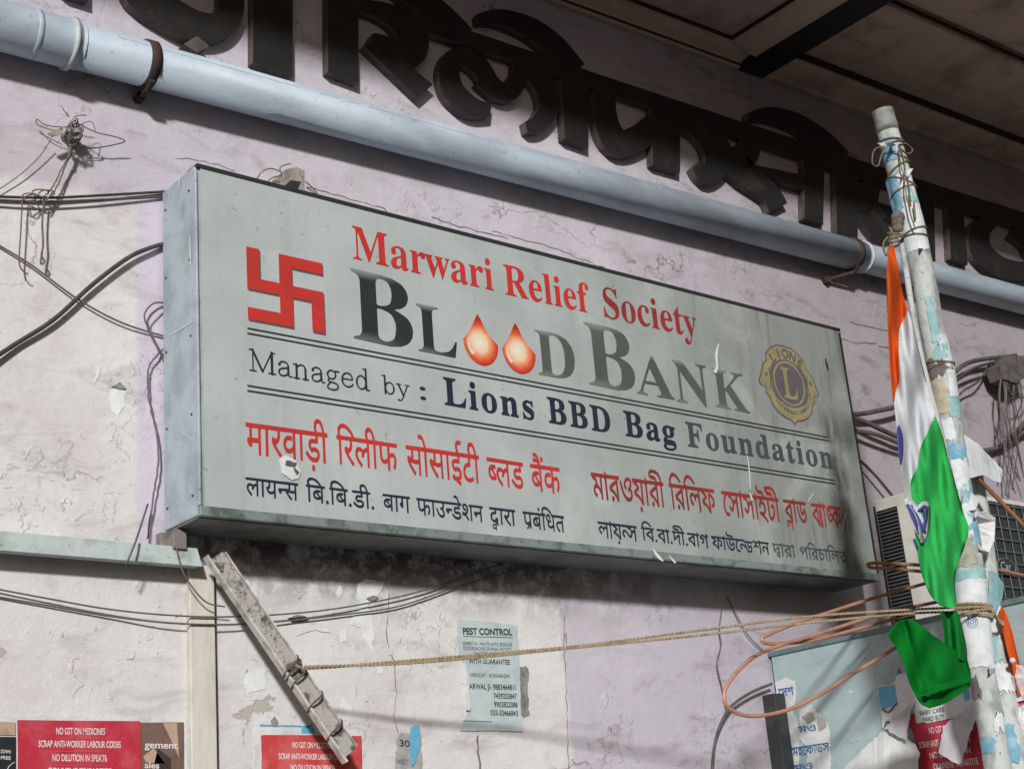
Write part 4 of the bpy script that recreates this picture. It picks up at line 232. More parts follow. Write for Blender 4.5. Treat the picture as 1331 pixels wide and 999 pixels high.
    'c1': (663, [[333,-47,-6,2,-7,6,-2,4,0,8,3,5,5,5,5,3,6,0,5,-2,6,-6,4,-9,-3,-8,-5,-5,-3,-2], [140,-3,-2,3,-1,2,0,73,-4,6,-5,4,-9,3,-10,-1,-5,-6,0,-15,-2,-2,-3,-2,-12,-1,-3,3,-5,15,-7,8,-8,4,-7,1,-9,-1,-4,-3,-4,-4,-1,-3,0,-11,1,-4,6,-8,15,-7,3,-4,-4,-14,-4,-5,-18,8,-16,14,-5,9,-4,15,2,12,2,7,11,12,9,6,11,3,15,0,15,-5,13,-10,8,7,10,4,12,0,15,-6,1,2,0,22,-4,2,-129,0,-4,3,0,4,0,10,1,3,3,1,181,0,7,-1,8,-5,1,2,1,18,2,3,5,0,6,0,3,-1,6,-14,3,-2,432,0,3,-1,1,-3,0,-12,-1,-4,-4,-1,-18,-1,-2,-2,0,-123,-2,-5,-2,-2,-15,0,-2,1,-3,2,0,75,-2,3,-6,6,-7,3,-7,-3,-4,-4,-14,-24,-10,-15,-9,-9,-8,-4,-7,-1,-8,1,-8,4,-7,5,-12,13,-6,-1,-17,17,-10,8,-13,6,-6,1,-10,0,-6,-2,-3,-3,-3,-2,-2,-6,1,-5,3,-7,8,-7,6,-3,2,-3,-1,-3,-6,-11,-4,-4,-2,1,-9,4,-13,12,-7,11,-2,7,0,12,2,8,4,7,10,10,10,4,14,3,11,-1,14,-4,14,-9,17,-15,2,-3,0,-9,3,0,11,6,3,-3,9,-12,3,-2,6,-1,5,1,4,4,9,13,-3,17,-5,13,-4,5,-7,5,-15,5,-19,3,-2,2,1,9,-2,1,-122,0,-2,-4,0,-124,-2,-3,-2,-1,-16,0,-4,3,-20,21,-13,9,-23,11,-29,7,-4,3,-8,19,1,4,12,8,30,16,1,1,0,2,-13,8,-12,5,-17,4,-2,3,2,7,-1,1,-29,1,-2,-2,-1,-3,0,-124,-1,-2,-3,-2,-14,0,-3,2,-2,3,0,111,-6,11,-5,4,-6,2,-21,0,-2,-2,-1,-3,0,-124,-1,-2,-3,-2], [348,33,3,-1,1,3,0,93,-4,2,-51,-1,1,-2,20,-13,11,-10,0,-15,-38,-19,-3,-2,2,-2,17,-6,17,-8,12,-8], [571,96,1,0,12,12,7,2,11,-1,11,-6,0,25,-2,2,-14,0,-51,-1,0,-1,11,-7,6,-6,4,-8]]),
    'c2': (1160, [[237,-5,-6,2,-5,5,-4,8,0,3,2,6,7,7,4,2,5,0,8,-2,5,-5,2,-7,0,-6,-2,-4,-7,-7,-6,-2], [497,-5,-6,2,-5,5,-2,4,-1,6,2,7,6,6,5,3,5,0,7,-2,6,-6,2,-4,0,-8,-3,-6,-3,-3,-8,-4], [759,-5,-6,3,-5,5,-2,5,-1,5,2,5,4,6,7,4,7,0,10,-6,4,-8,0,-4,-3,-7,-6,-5,-6,-3], [635,-4,-4,4,-3,12,-6,33,0,15,6,28,-2,1,-5,-2,-22,-14,-17,-13,-20,-19,-4,0,-9,5,-5,7,-1,75,-2,2,-15,0,-3,1,-2,4,0,13,3,3,2,0,98,0,4,2,0,3,-1,3,-7,4,-36,0,-19,3,-10,4,-9,10,-2,6,0,9,4,7,6,7,6,5,11,4,19,4,41,0,23,-4,18,-6,14,-7,10,-9,9,-10,6,-12,3,-9,1,-11,2,-2,19,-1,4,-3,0,-3,0,-11,-3,-4,-19,0,-3,-2,0,-126,0,-2,-3,-3,-16,0,-3,2,-1,2,0,124,-1,4,-120,1,-4,-2,0,-48,0,-4,1,0,18,14,15,10,20,11,18,7,4,-1,15,-16,-9,-24,-3,-16,0,-26,8,-33,-5,-3], [28,-3,-2,3,-1,2,0,126,-3,2,-18,0,-3,1,-1,4,0,12,2,3,2,1,14,1,0,2,-9,12,-1,4,15,23,10,11,8,7,13,7,8,3,7,1,23,0,14,-2,18,-7,18,-10,33,-25,1,-4,-10,-12,-3,-1,-19,15,-27,17,-20,7,-17,1,-10,-1,-8,-3,-12,-8,-6,-5,-10,-15,0,-4,3,-5,6,-7,3,-2,105,0,61,0,3,-1,2,-3,0,-13,-2,-3,-3,-1,-17,0,-3,-2,0,-124,-2,-5,-4,-2,-14,0,-4,4,-12,18,-10,9,-10,8,-20,11,-29,9,-4,7,-6,17,0,2,4,4,21,11,31,15,34,13,1,3,0,1,-116,1,-3,-1,-1,-4,0,-124,-2,-3,-2,-1], [368,-3,-3,4,-12,18,-10,9,-11,8,-19,11,-29,9,-4,7,-7,17,1,2,4,4,20,11,32,15,34,13,1,3,-4,2,-96,0,-3,1,-1,3,0,14,2,3,4,0,147,0,5,-1,8,-5,2,2,0,17,2,3,4,1,8,0,2,-1,8,-15,21,-1,3,-1,1,-3,0,-13,-1,-3,-4,-1,-18,-1,-1,-2,-1,-127,-4,-3,-14,0,-4,1,-2,3,0,110,-1,5,-5,8,-5,4,-6,2,-20,0,-3,-2,-1,-3,0,-124,-1,-3,-3,-1], [892,-3,-5,5,-13,19,-14,12,-21,13,-16,6,-16,4,-3,4,-8,20,5,6,19,10,25,13,42,16,1,3,-4,2,-96,0,-3,1,-1,3,0,14,3,3,4,0,144,0,7,-1,7,-5,2,0,1,1,1,19,3,3,2,0,9,0,2,-1,7,-15,21,-1,3,-1,1,-3,0,-13,-2,-3,-4,-1,-18,-1,-1,-2,-1,-127,-4,-3,-13,0,-4,1,-1,3,0,109,-1,5,-6,9,-5,4,-6,2,-19,0,-4,-2,0,-3,-1,-124,-1,-2,-3,-2], [1114,-3,-3,3,0,2,-1,91,-1,4,-11,13,-16,14,-9,5,-6,2,-15,-1,-9,-3,-8,-6,0,-2,1,-1,21,1,10,-4,6,-5,5,-6,3,-8,2,-7,-3,-14,-11,-16,-14,-12,-12,-7,-3,0,-3,2,-9,14,-1,2,3,4,14,7,11,8,3,9,-1,6,-3,3,-6,2,-12,0,-9,-3,-5,-1,-4,1,-15,12,-3,5,14,19,11,12,14,8,15,4,17,-2,20,-8,18,-16,1,0,0,2,1,34,3,4,9,0,4,-1,7,-15,20,-1,5,-1,1,-4,0,-11,-2,-4,-4,-1,-18,-1,-1,-2,-1,-126,-1,-2,-3,-2], [166,37,2,0,1,3,-1,60,-2,1,-9,-3,-29,-13,-18,-9,-2,-2,31,-15,14,-9], [362,37,3,0,0,3,0,60,-3,1,-8,-3,-29,-13,-18,-9,-2,-2,31,-15,13,-9], [885,37,2,-1,2,3,-1,61,-5,0,-35,-15,-12,-5,-7,-5,-1,-1,17,-7,18,-10,9,-7], [651,152,40,0,0,6,-3,10,-8,13,-13,9,-17,7,-19,4,-23,1,-18,-1,-17,-4,-5,-4,1,-5,5,-2,37,0,18,-3,7,-4,8,-9,4,-7]]),
    'c3': (1109, [[499,-4,-17,6,-15,13,-9,15,-5,15,-1,9,0,16,3,16,9,21,7,10,11,11,-3,2,-115,0,-4,-2,-1,-42,2,-6,6,-2,10,4,6,5,15,18,14,3,5,-4,8,-16,6,-22,0,-14,-2,-12,-4,-9,-7,-9,-6,-6,-10,-7,-9,-3,-11,-3,-20,0,-13,3,-12,5,-10,6,-11,9,-8,10,-12,20,-8,15,-8,24,-4,15,4,5,16,3,2,-2,12,-36,10,-22,9,-13,12,-11,16,-7,8,-1,12,0,14,4,6,3,6,6,3,6,3,11,-2,14,-2,8,-3,0,-9,-10,-10,-8,-9,-4,-7,-1,-14,3,-10,8,-4,8,-3,7,0,46,0,1,-3,2,-78,0,-4,-2,0,-126,-2,-3,-3,-2,-15,0,-3,1,-1,3,0,112,-6,11,-4,3,-5,2,-155,0,1,-2,21,-15,8,-7,2,-7,0,-6,-4,-5,-35,-17,-3,-2,1,-2,19,-7,12,-6,15,-10,14,-12,1,1,1,3,0,84,0,3,3,2,13,1,11,-2,21,-5,14,-7,6,-4,10,-11,6,-8,3,-11,1,-14,-2,-6,-4,-9,-8,-7,-11,-5,-22,0,-4,4,1,16,3,2,9,-1,11,3,4,9,-2,9,-5,9,-7,6,-16,6,-7,2,-5,-1,0,-98,-1,-2,-3,-3,-16,0,-25,25,-18,12,-20,8,-24,6,-4,4,-5,11,-2,8,4,5,14,9,25,13,2,2,-3,3,-17,8,-23,7,-2,3,1,8,-12,1,-2,1,-2,3,0,13,1,3,3,1,208,0,4,-1,9,-5,2,2,0,18,3,3,4,0,6,0,3,-2,2,-2,4,-11,4,-2,136,1,1,1,0,4,-2,5,-4,2,-7,2,-52,0,-12,3,-11,5,-9,9,-4,6,-2,7,-1,11,1,10,2,3,3,1,12,0,5,-4,0,-8,1,-9,4,-7,8,-4,10,-1,48,0,12,-3,8,-4,7,-7,5,-11,1,-8,2,-3,212,-1,3,0,2,-3,1,-9,3,-2,140,0,5,-2,1,-4,0,-10,-1,-3,-3,-1,-71,-1,-4,-1,0,-35,3,-9,6,0,6,3,7,5,13,16,6,2,7,0,4,-3,6,-10,5,-15,2,-8,0,-15,-2,-9,-8,-15,-7,-8,-10,-6,-13,-5,-11,-1,-22,3,-10,3,-12,7,-15,15,-7,10,-9,17,-8,19,-6,24,3,3,14,3,4,-4,10,-30,8,-18,5,-9,10,-11,11,-6,15,-4,13,0,9,2,8,5,6,8,3,12,-1,12,-2,6,-2,1,-16,-15,-10,-5,-14,0,-9,4,-7,7,-4,10,-1,12,0,30,-1,3,-57,1,-4,2,-1,9,-2,2,-92,0,-9,-3,-14,-9,-9,-10,-7,-10,-6,-14,-3,-12,0,-20,4,-15,4,-7,6,-6,13,-5,11,0,12,4,6,-7,5,-9,-2,-3,-5,-3,-10,-4,-8,-1], [918,-3,-2,3,-1,2,0,105,-4,8,-6,7,-12,7,-5,2,-10,0,-9,-4,-4,-8,0,-11,4,-8,6,-3,8,-3,10,-1,3,-4,0,-15,-3,-4,-11,1,-11,3,-10,6,-10,9,-17,-14,-11,-4,-13,-2,-3,2,-2,3,0,15,3,3,11,2,8,2,4,4,4,5,2,10,-3,8,-7,6,-9,2,-12,0,-10,-2,-2,1,-2,3,-1,12,0,3,3,3,3,1,11,2,10,0,7,-2,10,-4,14,-12,11,10,6,4,12,4,8,0,13,-4,14,-9,2,3,1,21,3,3,6,0,4,0,3,-3,5,-12,3,-2,164,0,3,-1,2,-3,0,-13,-2,-3,-3,-1,-17,0,-3,-2,0,-124,-2,-6,-3,-1,-14,0,-2,0,-3,3,-1,51,-11,12,-18,13,-14,5,-10,0,-6,-1,-6,-5,-2,-5,0,-7,3,-7,4,-4,11,-6,2,-3,-8,-15,-4,-3,-8,4,-14,11,-7,11,-4,12,2,14,6,12,11,9,13,5,11,1,19,-4,16,-8,14,-12,1,1,0,44,-1,4,-117,1,-3,-2,-1,-3,0,-124,-1,-2,-3,-2], [567,25,-13,8,-10,9,-5,8,-3,8,-1,14,2,8,4,7,9,9,5,3,11,4,10,1,10,-1,10,-3,12,-6,19,-15,4,-4,2,-4,0,-19,-3,-3,-23,21,-14,9,-9,2,-9,0,-12,-4,-3,-8,0,-6,1,-5,4,-5,12,-7,2,-3,-7,-14,-2,-3]]),
    'c4': (427, [[115,-32,-16,18,-10,6,-17,6,-6,12,1,2,2,3,31,15,2,2,-1,2,-37,0,-2,2,-2,4,1,5,3,3,34,0,3,1,2,25,3,14,-2,1,-7,-4,-22,-14,-20,-16,-15,-15,-3,0,-12,9,-3,4,-1,75,-1,1,-16,1,-3,1,-1,4,0,11,1,2,2,3,152,0,5,-1,8,-5,2,2,0,18,4,3,7,0,4,0,3,-3,5,-12,3,-2,166,0,7,-1,8,-5,2,2,0,16,1,3,4,2,10,0,2,-3,5,-13,20,-1,4,-1,2,-3,0,-12,-2,-4,-2,-1,-19,0,-2,-2,-1,-127,-1,-3,-3,-1,-13,0,-4,1,-1,4,-1,110,-3,9,-4,4,-10,5,-20,0,-3,-2,0,-126,-1,-2,-2,-2,-5,-1,-11,0,-4,1,-7,12,-10,12,-23,18,-22,11,-20,5,-4,5,-7,19,0,2,2,2,20,12,29,14,40,15,1,3,-1,1,-115,1,-3,-2,-1,-126,0,-2,-3,-2,-5,-1,-12,0,-2,1,-2,3,0,111,-3,9,-4,4,-4,3,-7,2,-105,-1,-1,-4,0,-45,0,-4,2,0,14,12,16,11,25,13,15,6,4,-1,15,-16,-8,-18,-2,-9,-3,-23,2,-3,8,0,3,-2,1,-3,0,-4,-2,-4,-8,-1,-1,-1,0,-8,5,-21,-5,-8,-1,-25,-4,-3], [109,-6,1,-1,2,2,-6,20,-3,1,-8,-3,-7,-3,0,-3,9,-4], [254,-4,-4,3,-7,7,0,11,2,4,8,6,3,1,9,0,6,-4,3,-5,2,-7,-1,-6,-4,-5,-5,-4,-4,-1], [311,37,2,-1,2,3,-1,61,-5,0,-35,-14,-14,-7,-6,-4,0,-1,29,-14,17,-11]]),
    'c5': (993, [[273,-4,-6,4,-5,6,-2,6,1,5,7,9,6,2,7,0,5,-2,6,-7,2,-3,0,-9,-3,-4,-7,-6], [128,-3,-2,3,-1,2,0,84,-2,3,-8,11,-3,1,-3,-2,-39,-38,-19,-16,-6,4,-9,10,0,2,9,13,2,9,-3,7,-10,3,-13,-3,-3,0,-17,16,-1,4,13,15,16,15,17,10,16,4,17,-2,13,-4,13,-9,17,-16,2,-1,1,41,2,4,5,1,8,-1,3,-3,4,-11,2,-1,33,0,0,2,-10,15,2,5,10,14,12,15,13,11,10,4,14,4,24,0,12,-2,18,-7,15,-8,15,-10,21,-16,2,-4,-9,-12,-4,-1,-28,20,-21,12,-16,5,-10,2,-18,-1,-11,-4,-10,-7,-9,-10,-6,-10,0,-4,3,-6,6,-6,3,-2,308,0,6,-1,8,-5,2,2,0,18,3,3,5,0,6,0,3,-2,5,-13,1,-1,32,-1,2,2,-8,12,-2,5,11,18,12,15,14,11,13,6,11,2,20,0,16,-2,17,-6,9,-5,21,-13,22,-17,2,-3,-1,-2,-8,-12,-4,0,-28,20,-22,12,-15,5,-10,2,-18,-1,-11,-4,-11,-7,-8,-10,-6,-10,-1,-3,2,-3,7,-10,3,-1,371,-1,4,-3,0,-4,0,-10,-1,-3,-3,-1,-190,-1,-1,-4,0,-123,-1,-2,-2,-3,-17,0,-4,3,0,54,0,22,-6,6,-7,5,-8,2,-9,-3,-3,-6,-1,-14,-1,-2,-3,-2,-12,-1,-4,3,-2,10,-4,7,-6,6,-11,5,-8,0,-7,-3,-4,-3,-3,-6,0,-6,2,-8,4,-6,5,-4,13,-5,2,-3,0,-3,-5,-14,-2,-2,-3,-1,-14,7,-9,5,-6,7,-8,11,-3,12,0,14,4,10,9,10,9,6,12,4,15,0,13,-4,14,-11,11,9,7,2,14,0,13,-6,2,1,0,6,0,16,-2,2,-149,0,-2,-4,0,-124,-2,-2,-2,-2,-16,0,-3,3,0,2,-1,126,-2,2,-37,-1,-1,-4,0,-124,-1,-2,-3,-2,-15,0,-3,2,-1,3,0,110,-4,9,-4,4,-9,5,-93,0,-2,-1,0,-2,5,-9,6,-6,8,-4,11,-4,28,-1,12,-5,9,-10,3,-11,0,-11,-6,-19,-10,-16,-13,-12,-9,-7,-12,-6,-11,-3,-16,0,-10,3,-8,5,-6,8,-5,12,-1,97,-2,2,-35,0,-3,-2,0,-3,0,-124,-2,-3,-3,-1,-15,0,-4,3,-12,17,-18,17,-23,13,-29,9,-3,4,-8,20,1,2,3,3,26,15,33,15,28,10,1,2,-1,2,-116,1,-2,-2,-1,-3,0,-124,-1,-2,-3,-2,-15,0,-3,2,-1,3,0,126,-3,2,-35,0,-2,-2,-1,-3,0,-124,-1,-2,-3,-2], [907,9,-16,4,-8,4,-16,10,-9,9,-11,16,-10,17,-7,19,-6,19,1,5,4,3,12,3,4,-1,15,-42,6,-11,7,-11,11,-11,10,-6,8,-2,10,-2,10,0,12,3,9,4,7,8,2,6,2,7,-1,15,-3,9,-6,9,-9,6,-12,2,-9,-2,-3,-4,-2,-7,2,-10,-1,-2,-7,-3,-13,-1,-3,4,-2,13,2,11,3,7,11,10,10,4,8,1,11,0,12,-2,10,-5,12,-11,8,-12,4,-15,2,-13,-4,-19,-8,-14,-8,-9,-7,-5,-13,-5,-14,-3], [431,25,10,0,15,6,14,12,7,12,3,10,0,10,-2,3,-9,3,-13,0,-14,3,-9,4,-11,7,-1,-1,0,-55,3,-10,3,-3], [331,37,1,1,1,3,-1,59,-2,1,-9,-3,-30,-13,-17,-9,-1,-2,22,-10,8,-5,12,-8], [69,90,23,22,5,6,-4,5,-12,6,-6,2,-11,0,-9,-2,-8,-3,-13,-10,1,-2,10,0,10,-4,7,-7,3,-5,2,-6]]),
    'd1': (402, [[60,-3,-10,3,-7,3,-15,14,-8,14,-5,20,0,21,6,24,11,19,12,13,1,2,-43,1,-2,3,0,3,0,10,2,3,228,0,14,2,12,1,18,-6,14,-11,14,12,7,3,9,2,15,-2,10,-4,9,-6,1,1,1,23,2,2,11,0,4,-3,6,-13,22,-1,2,-2,1,-2,-1,-12,-1,-3,-21,0,-2,-1,-1,-2,0,-128,-4,-2,-14,0,-3,1,-2,2,0,105,-1,5,-8,11,-11,7,-8,3,-7,0,-6,-2,-5,-3,-4,-10,0,-7,1,-5,5,-7,10,-4,13,-2,3,-3,0,-9,-3,-9,-6,0,-17,4,-7,3,-10,8,-2,3,-2,-1,-8,-7,-8,-6,-8,-3,-15,-2,-2,1,-3,2,-1,15,1,2,21,6,6,5,2,4,2,7,-2,9,-3,6,-6,3,-7,2,-8,0,-13,-2,-8,1,-98,-1,-1,-3,0,-47,1,-4,1,0,22,17,15,10,32,14,3,0,3,-1,14,-15,-9,-23,-2,-14,0,-30,7,-30,-2,-3,-2,-1,-11,-3,-5,0,-2,2,-2,3,-6,28,-1,12,0,22,5,25,-6,-1,-21,-13,-16,-13,-22,-20,-4,-1,-13,8,-2,3,0,77,-4,2,-15,0,-6,-2,-14,-8,-13,-13,-5,-7,-6,-13,-3,-8,-1,-8,0,-21,5,-17,5,-8,6,-4,10,-4,7,0,5,0,9,4,4,0,6,-9,3,-6,-3,-3,-12,-5,-9,-2]]),
    'd2': (317, [[113,0,-2,2,0,22,-4,7,-13,17,-8,8,-7,5,-12,5,-12,1,-6,-2,-7,-5,-3,-6,0,-9,3,-7,5,-5,13,-8,-5,-16,-5,0,-10,5,-13,11,-6,11,-3,10,0,7,2,8,7,11,7,6,12,5,6,1,2,3,-1,8,-4,7,-6,7,-6,3,-24,7,0,12,-11,1,-2,2,0,12,2,3,148,0,4,-1,0,-13,-1,-2,-21,-1,-3,-2,0,-128,-1,-1,-2,-2], [257,9,-17,3,-13,4,-13,8,-16,15,-13,18,-9,17,-8,19,-8,28,1,1,7,2,6,2,3,-1,14,-38,10,-21,6,-8,12,-15,11,-7,10,-5,11,-3,20,0,7,2,9,4,7,8,2,6,0,12,-5,10,-5,4,-2,0,-10,-4,-6,-2,-6,15,1,3,14,5,9,7,6,7,3,10,-1,7,-3,6,-5,4,-13,2,-13,-2,-7,-4,-11,-6,-5,-6,-4,-6,1,-10,10,-7,-3,-13,-3,-2,-7,1,-7,4,-8,7,-2,8,0,13,3,8,10,13,17,12,18,6,17,1,13,-3,13,-7,7,-11,3,-14,-2,-10,-5,-11,-7,-9,10,-11,5,-12,1,-10,-2,-10,-2,-8,-9,-11,-6,-5,-10,-5,-12,-4], [108,57,2,-1,1,4,-1,71,-3,1,-63,0,-3,-1,0,-1,13,-6,7,-6,5,-6,6,-13,3,-17,17,-9,7,-6]]),
    'd3': (961, [[268,-14,-26,19,-29,16,-15,6,-31,9,-2,1,1,10,2,5,21,-3,24,0,9,1,9,4,7,5,5,6,2,6,-1,13,-5,10,-11,6,-10,3,-14,0,-9,-3,-4,-3,-2,-4,-1,-12,-13,-3,-3,1,-3,13,3,10,7,9,11,6,2,2,-7,8,-10,5,-43,0,-3,-2,0,-126,-1,-4,-14,-1,-3,2,0,23,-4,7,-13,17,-8,8,-8,5,-12,6,-12,0,-5,-2,-4,-2,-6,-6,0,-12,2,-6,7,-7,11,-5,1,-3,-5,-15,-5,0,-10,5,-10,8,-5,7,-5,11,-2,6,0,7,2,8,7,12,11,7,15,4,1,3,0,5,-5,10,-7,8,-11,5,-16,3,-2,1,0,12,-11,1,-2,2,0,12,2,3,559,0,10,-3,8,-7,2,0,0,2,0,23,2,2,4,0,7,-1,5,-13,3,-3,356,0,2,-1,1,-2,0,-11,-1,-2,-21,-1,-3,-2,0,-128,-2,-2,-13,-1,-3,2,0,1,-1,73,-6,9,-6,4,-7,2,-7,-3,-7,-10,-13,-23,-8,-12,-11,-10,-13,-2,-11,2,-6,4,-12,11,-6,9,0,2,2,2,11,6,12,-15,4,-2,4,0,8,1,7,8,6,10,0,4,-2,15,-4,11,-7,9,-14,7,-26,5,-1,2,1,9,-1,2,-92,0,-3,-1,-1,-2,0,-39,1,-9,4,-4,5,-2,9,3,11,11,12,15,10,1,5,0,10,-18,5,-19,0,-20,-3,-11,-7,-12,-6,-6,-16,-10,-16,-4,-18,0,-8,2,-16,5,-8,5,-8,6,-14,15,-9,15,-9,19,-11,33,-1,6,16,5,2,-1,13,-40,15,-27,6,-8,9,-7,6,-4,11,-4,8,-1,9,0,11,1,10,4,9,7,5,9,2,8,0,13,-5,15,-3,0,-12,-13,-13,-8,-11,-3,-10,2,-6,2,-6,6,-5,10,-1,9,0,42,-2,3,-88,0,-1,-3,0,-126,-2,-2,-13,-1,-2,2,-1,3,0,107,-3,8,-5,7,-5,3,-7,3,-77,0,-2,-3,1,-6,15,-3,16,-6,14,-9,10,-10,8,-15,1,-15,-5,-14,-3,-5,-5,-4,-11,-4,-21,1,-2,7,2,9,2,1,14,0,6,3,4,7,0,10,-4,9,-8,8,-7,4,-13,5,-12,2,-2,-4,0,-98,-2,-2,-14,-1,-3,2,-14,20,-18,17,-11,7,-14,7,-11,4,-12,2,-9,22,0,2,9,5,36,18,43,17,2,3,0,6,-4,1,-101,0,-15,-8,-17,-15,-9,-16,-4,-10,-3,-13,0,-17,3,-12,3,-8,5,-7,5,-5,12,-5,12,0,12,5,2,-2,6,-9,0,-4,-6,-4,-15,-4,-11,0,-17,5,-9,6,-6,5,-7,13,-3,6,-4,13,-1,10,1,21,5,19,10,16,10,12,8,6,1,1,-1,1,-118,0,-1,-1,0,-2,6,-8,15,-3,14,-4,10,-9,8,-10,4,-12,0,-12,-2,-7,-4,-10,-8,-8,-6,-4,-22,-8,29,-16,30,-19,0,-4,-6,-7,-3,-2], [462,30,2,0,0,4,0,68,-3,1,-11,-4,-31,-14,-16,-8,-4,-3,-1,-2,22,-8,11,-6,13,-9], [108,57,2,-1,1,4,-1,71,-3,1,-63,0,-3,-1,0,-1,13,-6,7,-6,5,-6,6,-13,3,-17,17,-9,7,-6], [870,90,1,0,7,9,6,6,9,3,10,-2,13,-8,1,0,0,33,-2,1,-24,0,-59,-1,0,-1,19,-7,9,-8,6,-11]]),
}
def loops(key):
    """outline of a word: u 0..1 along it, v 0..1 from baseline to cap height (head line)"""
    w, LL = GLYPHS[key]; out = []
    for q in LL:
        x = y = 0; L = []
        for i in range(0, len(q), 2):
            x += q[i]; y += q[i+1]; L.append((x/w, y/150))
        out.append(L)
    return out
def place(me, f):
    new = bpy.data.meshes.new('print')
    new.from_pydata([f(v.co.x, v.co.y) for v in me.vertices], [], [tuple(p.vertices) for p in me.polygons])
    bpy.data.meshes.remove(me); new.update(); return new
def word(key, BL, BR, CAP, m, parent, Y, name='lettering'):
    """lettering on an upright plane facing the street: baseline ends and a cap-height point, in photo pixels"""
    bl, br, cp = at(*BL, Y), at(*BR, Y), at(*CAP, Y)
    h = cp.z-(bl.z+(br.z-bl.z)*((cp.x-bl.x)/(br.x-bl.x)))
    me = place(mesh_from_loops(loops(key)), lambda u, v: bl+(br-bl)*u+Vector((0, 0, h*v)))
    return link(name, me, m, parent)
def indic(key, TL, TR, BASE, m, parent, Y, name='lettering'):
    """the same from the two ends of the head line and one point of the base"""
    tl, tr, bs = at(*TL, Y), at(*TR, Y), at(*BASE, Y)
    h = tl.z+(tr.z-tl.z)*((bs.x-tl.x)/(tr.x-tl.x))-bs.z
    me = place(mesh_from_loops(loops(key)), lambda u, v: tl+(tr-tl)*u+Vector((0, 0, h*(v-1))))
    return link(name, me, m, parent)
def print_line(s, BL, BR, hgt, m, parent, bold=.012, un=at, Y=0.0, name='lettering'):
    """small sans print between two baseline points, hgt = cap height in photo pixels"""
    c = bpy.data.curves.new('tmp', 'FONT'); c.body = s; c.size = 1; c.offset = bold
    me = to_mesh(c)
    xs = [v.co.x for v in me.vertices]; x0, x1 = min(xs), max(xs)
    bl, br, tp = un(*BL, Y), un(*BR, Y), un(BL[0], BL[1]-hgt, Y)
    h = (tp-bl).length/.70
    me = place(me, lambda x, y: bl+(br-bl)*((x-x0)/(x1-x0))+Vector((0, 0, h*y)))
    return link(name, me, m, parent)
def sheet(bm, pts, off):
    a = [bm.verts.new(p) for p in pts]
    f = bm.faces.new(a)
    r = bmesh.ops.extrude_face_region(bm, geom=[f])
    for v in r['geom']:
        if isinstance(v, bmesh.types.BMVert): v.co += off
def ragged(P, amp, n=4):
    """breaks the straight sides of a pixel outline into a torn edge"""
    out = []
    for i in range(len(P)):
        a, b = P[i], P[(i+1) % len(P)]
        L = math.hypot(b[0]-a[0], b[1]-a[1])
        k = max(1, int(L/n))
        for s in range(k):
            t = s/k; j = 0 if s == 0 else amp
            out.append((a[0]+(b[0]-a[0])*t+random.uniform(-j, j), a[1]+(b[1]-a[1])*t+random.uniform(-j, j)))
    return out
def paper(name, P, m, parent=None, Y=-.004, un=at, th=.0012, torn=0, off=None):
    bm = bmesh.new(); Q = ragged(P, torn) if torn else P
    sheet(bm, [un(x, y, Y) for x, y in Q], off or Vector((0, th, 0)))
    return obj(name, bm, m, parent)

# ================================================================== the setting
# ---- pavement
m, nt, b, P = newmat('paving')
n1 = noise(nt, P, 3, 6); n2 = noise(nt, P, 40, 4)
nt.links.new(mix(nt, n1, lin((.25, .215, .185)), lin((.31, .27, .235))), b.inputs['Base Color']); b.inputs['Roughness'].default_value = .85
bump(nt, b, n2, .4)
bm = bmesh.new(); box(bm, -60, 60, -60, .3, -.3, 0)
structure('pavement', bm, m)
# ---- wall: lilac distemper over older cream limewash, stained and flaking
xA, zA = at(178, 450).x, at(70, 238).z
xB = at(735, 880).x; zB = Z0+.10; zC = at(100, 715).z
m, nt, b, P = newmat('wall_plaster')
sep = _n(nt, 'ShaderNodeSeparateXYZ'); nt.links.new(P, sep.inputs[0]); X, Zc = sep.outputs[0], sep.outputs[2]
wob = noise(nt, P, 4.5, 6, .65); wob2 = noise(nt, P, 17, 5, .6)
w1 = mth(nt, 'MULTIPLY', mth(nt, 'SUBTRACT', wob, .5), .16); w2 = mth(nt, 'MULTIPLY', mth(nt, 'SUBTRACT', wob2, .5), .05)
Xw = mth(nt, 'ADD', X, w2); Zw = mth(nt, 'ADD', mth(nt, 'ADD', Zc, w1), w2)
def below(v, t, s): return sstep(nt, mth(nt, 'SUBTRACT', t, v), -s, s)
mA = mth(nt, 'MULTIPLY', below(Xw, xA, .012), below(Zw, zA, .02))
mB = mth(nt, 'MULTIPLY', below(Xw, xB, .010), below(Zc, zC, .01))
cream = mth(nt, 'MAXIMUM', mA, mB)
lil = mix(nt, sstep(nt, wob, .35, .7), lin((.77, .75, .79)), lin((.71, .695, .725)))
lil = mix(nt, sstep(nt, noise(nt, P, 1.3, 3), .4, .65), lil, lin((.745, .725, .775)))
crm = mix(nt, sstep(nt, wob, .35, .72), lin((.835, .835, .835)), lin((.79, .775, .775)))
crm = mix(nt, mth(nt, 'MULTIPLY', sstep(nt, noise(nt, P, 2.2, 5, .6, .6), .52, .66), .8), crm, lin((.795, .775, .785)))
strip = mth(nt, 'MULTIPLY', mth(nt, 'MULTIPLY', sstep(nt, Xw, xA-.01, xA+.01), below(X, .03, .01)), below(Zw, zA, .03))
lil = mix(nt, strip, lil, lin((.77, .745, .80)))
col = mix(nt, cream, lil, crm)
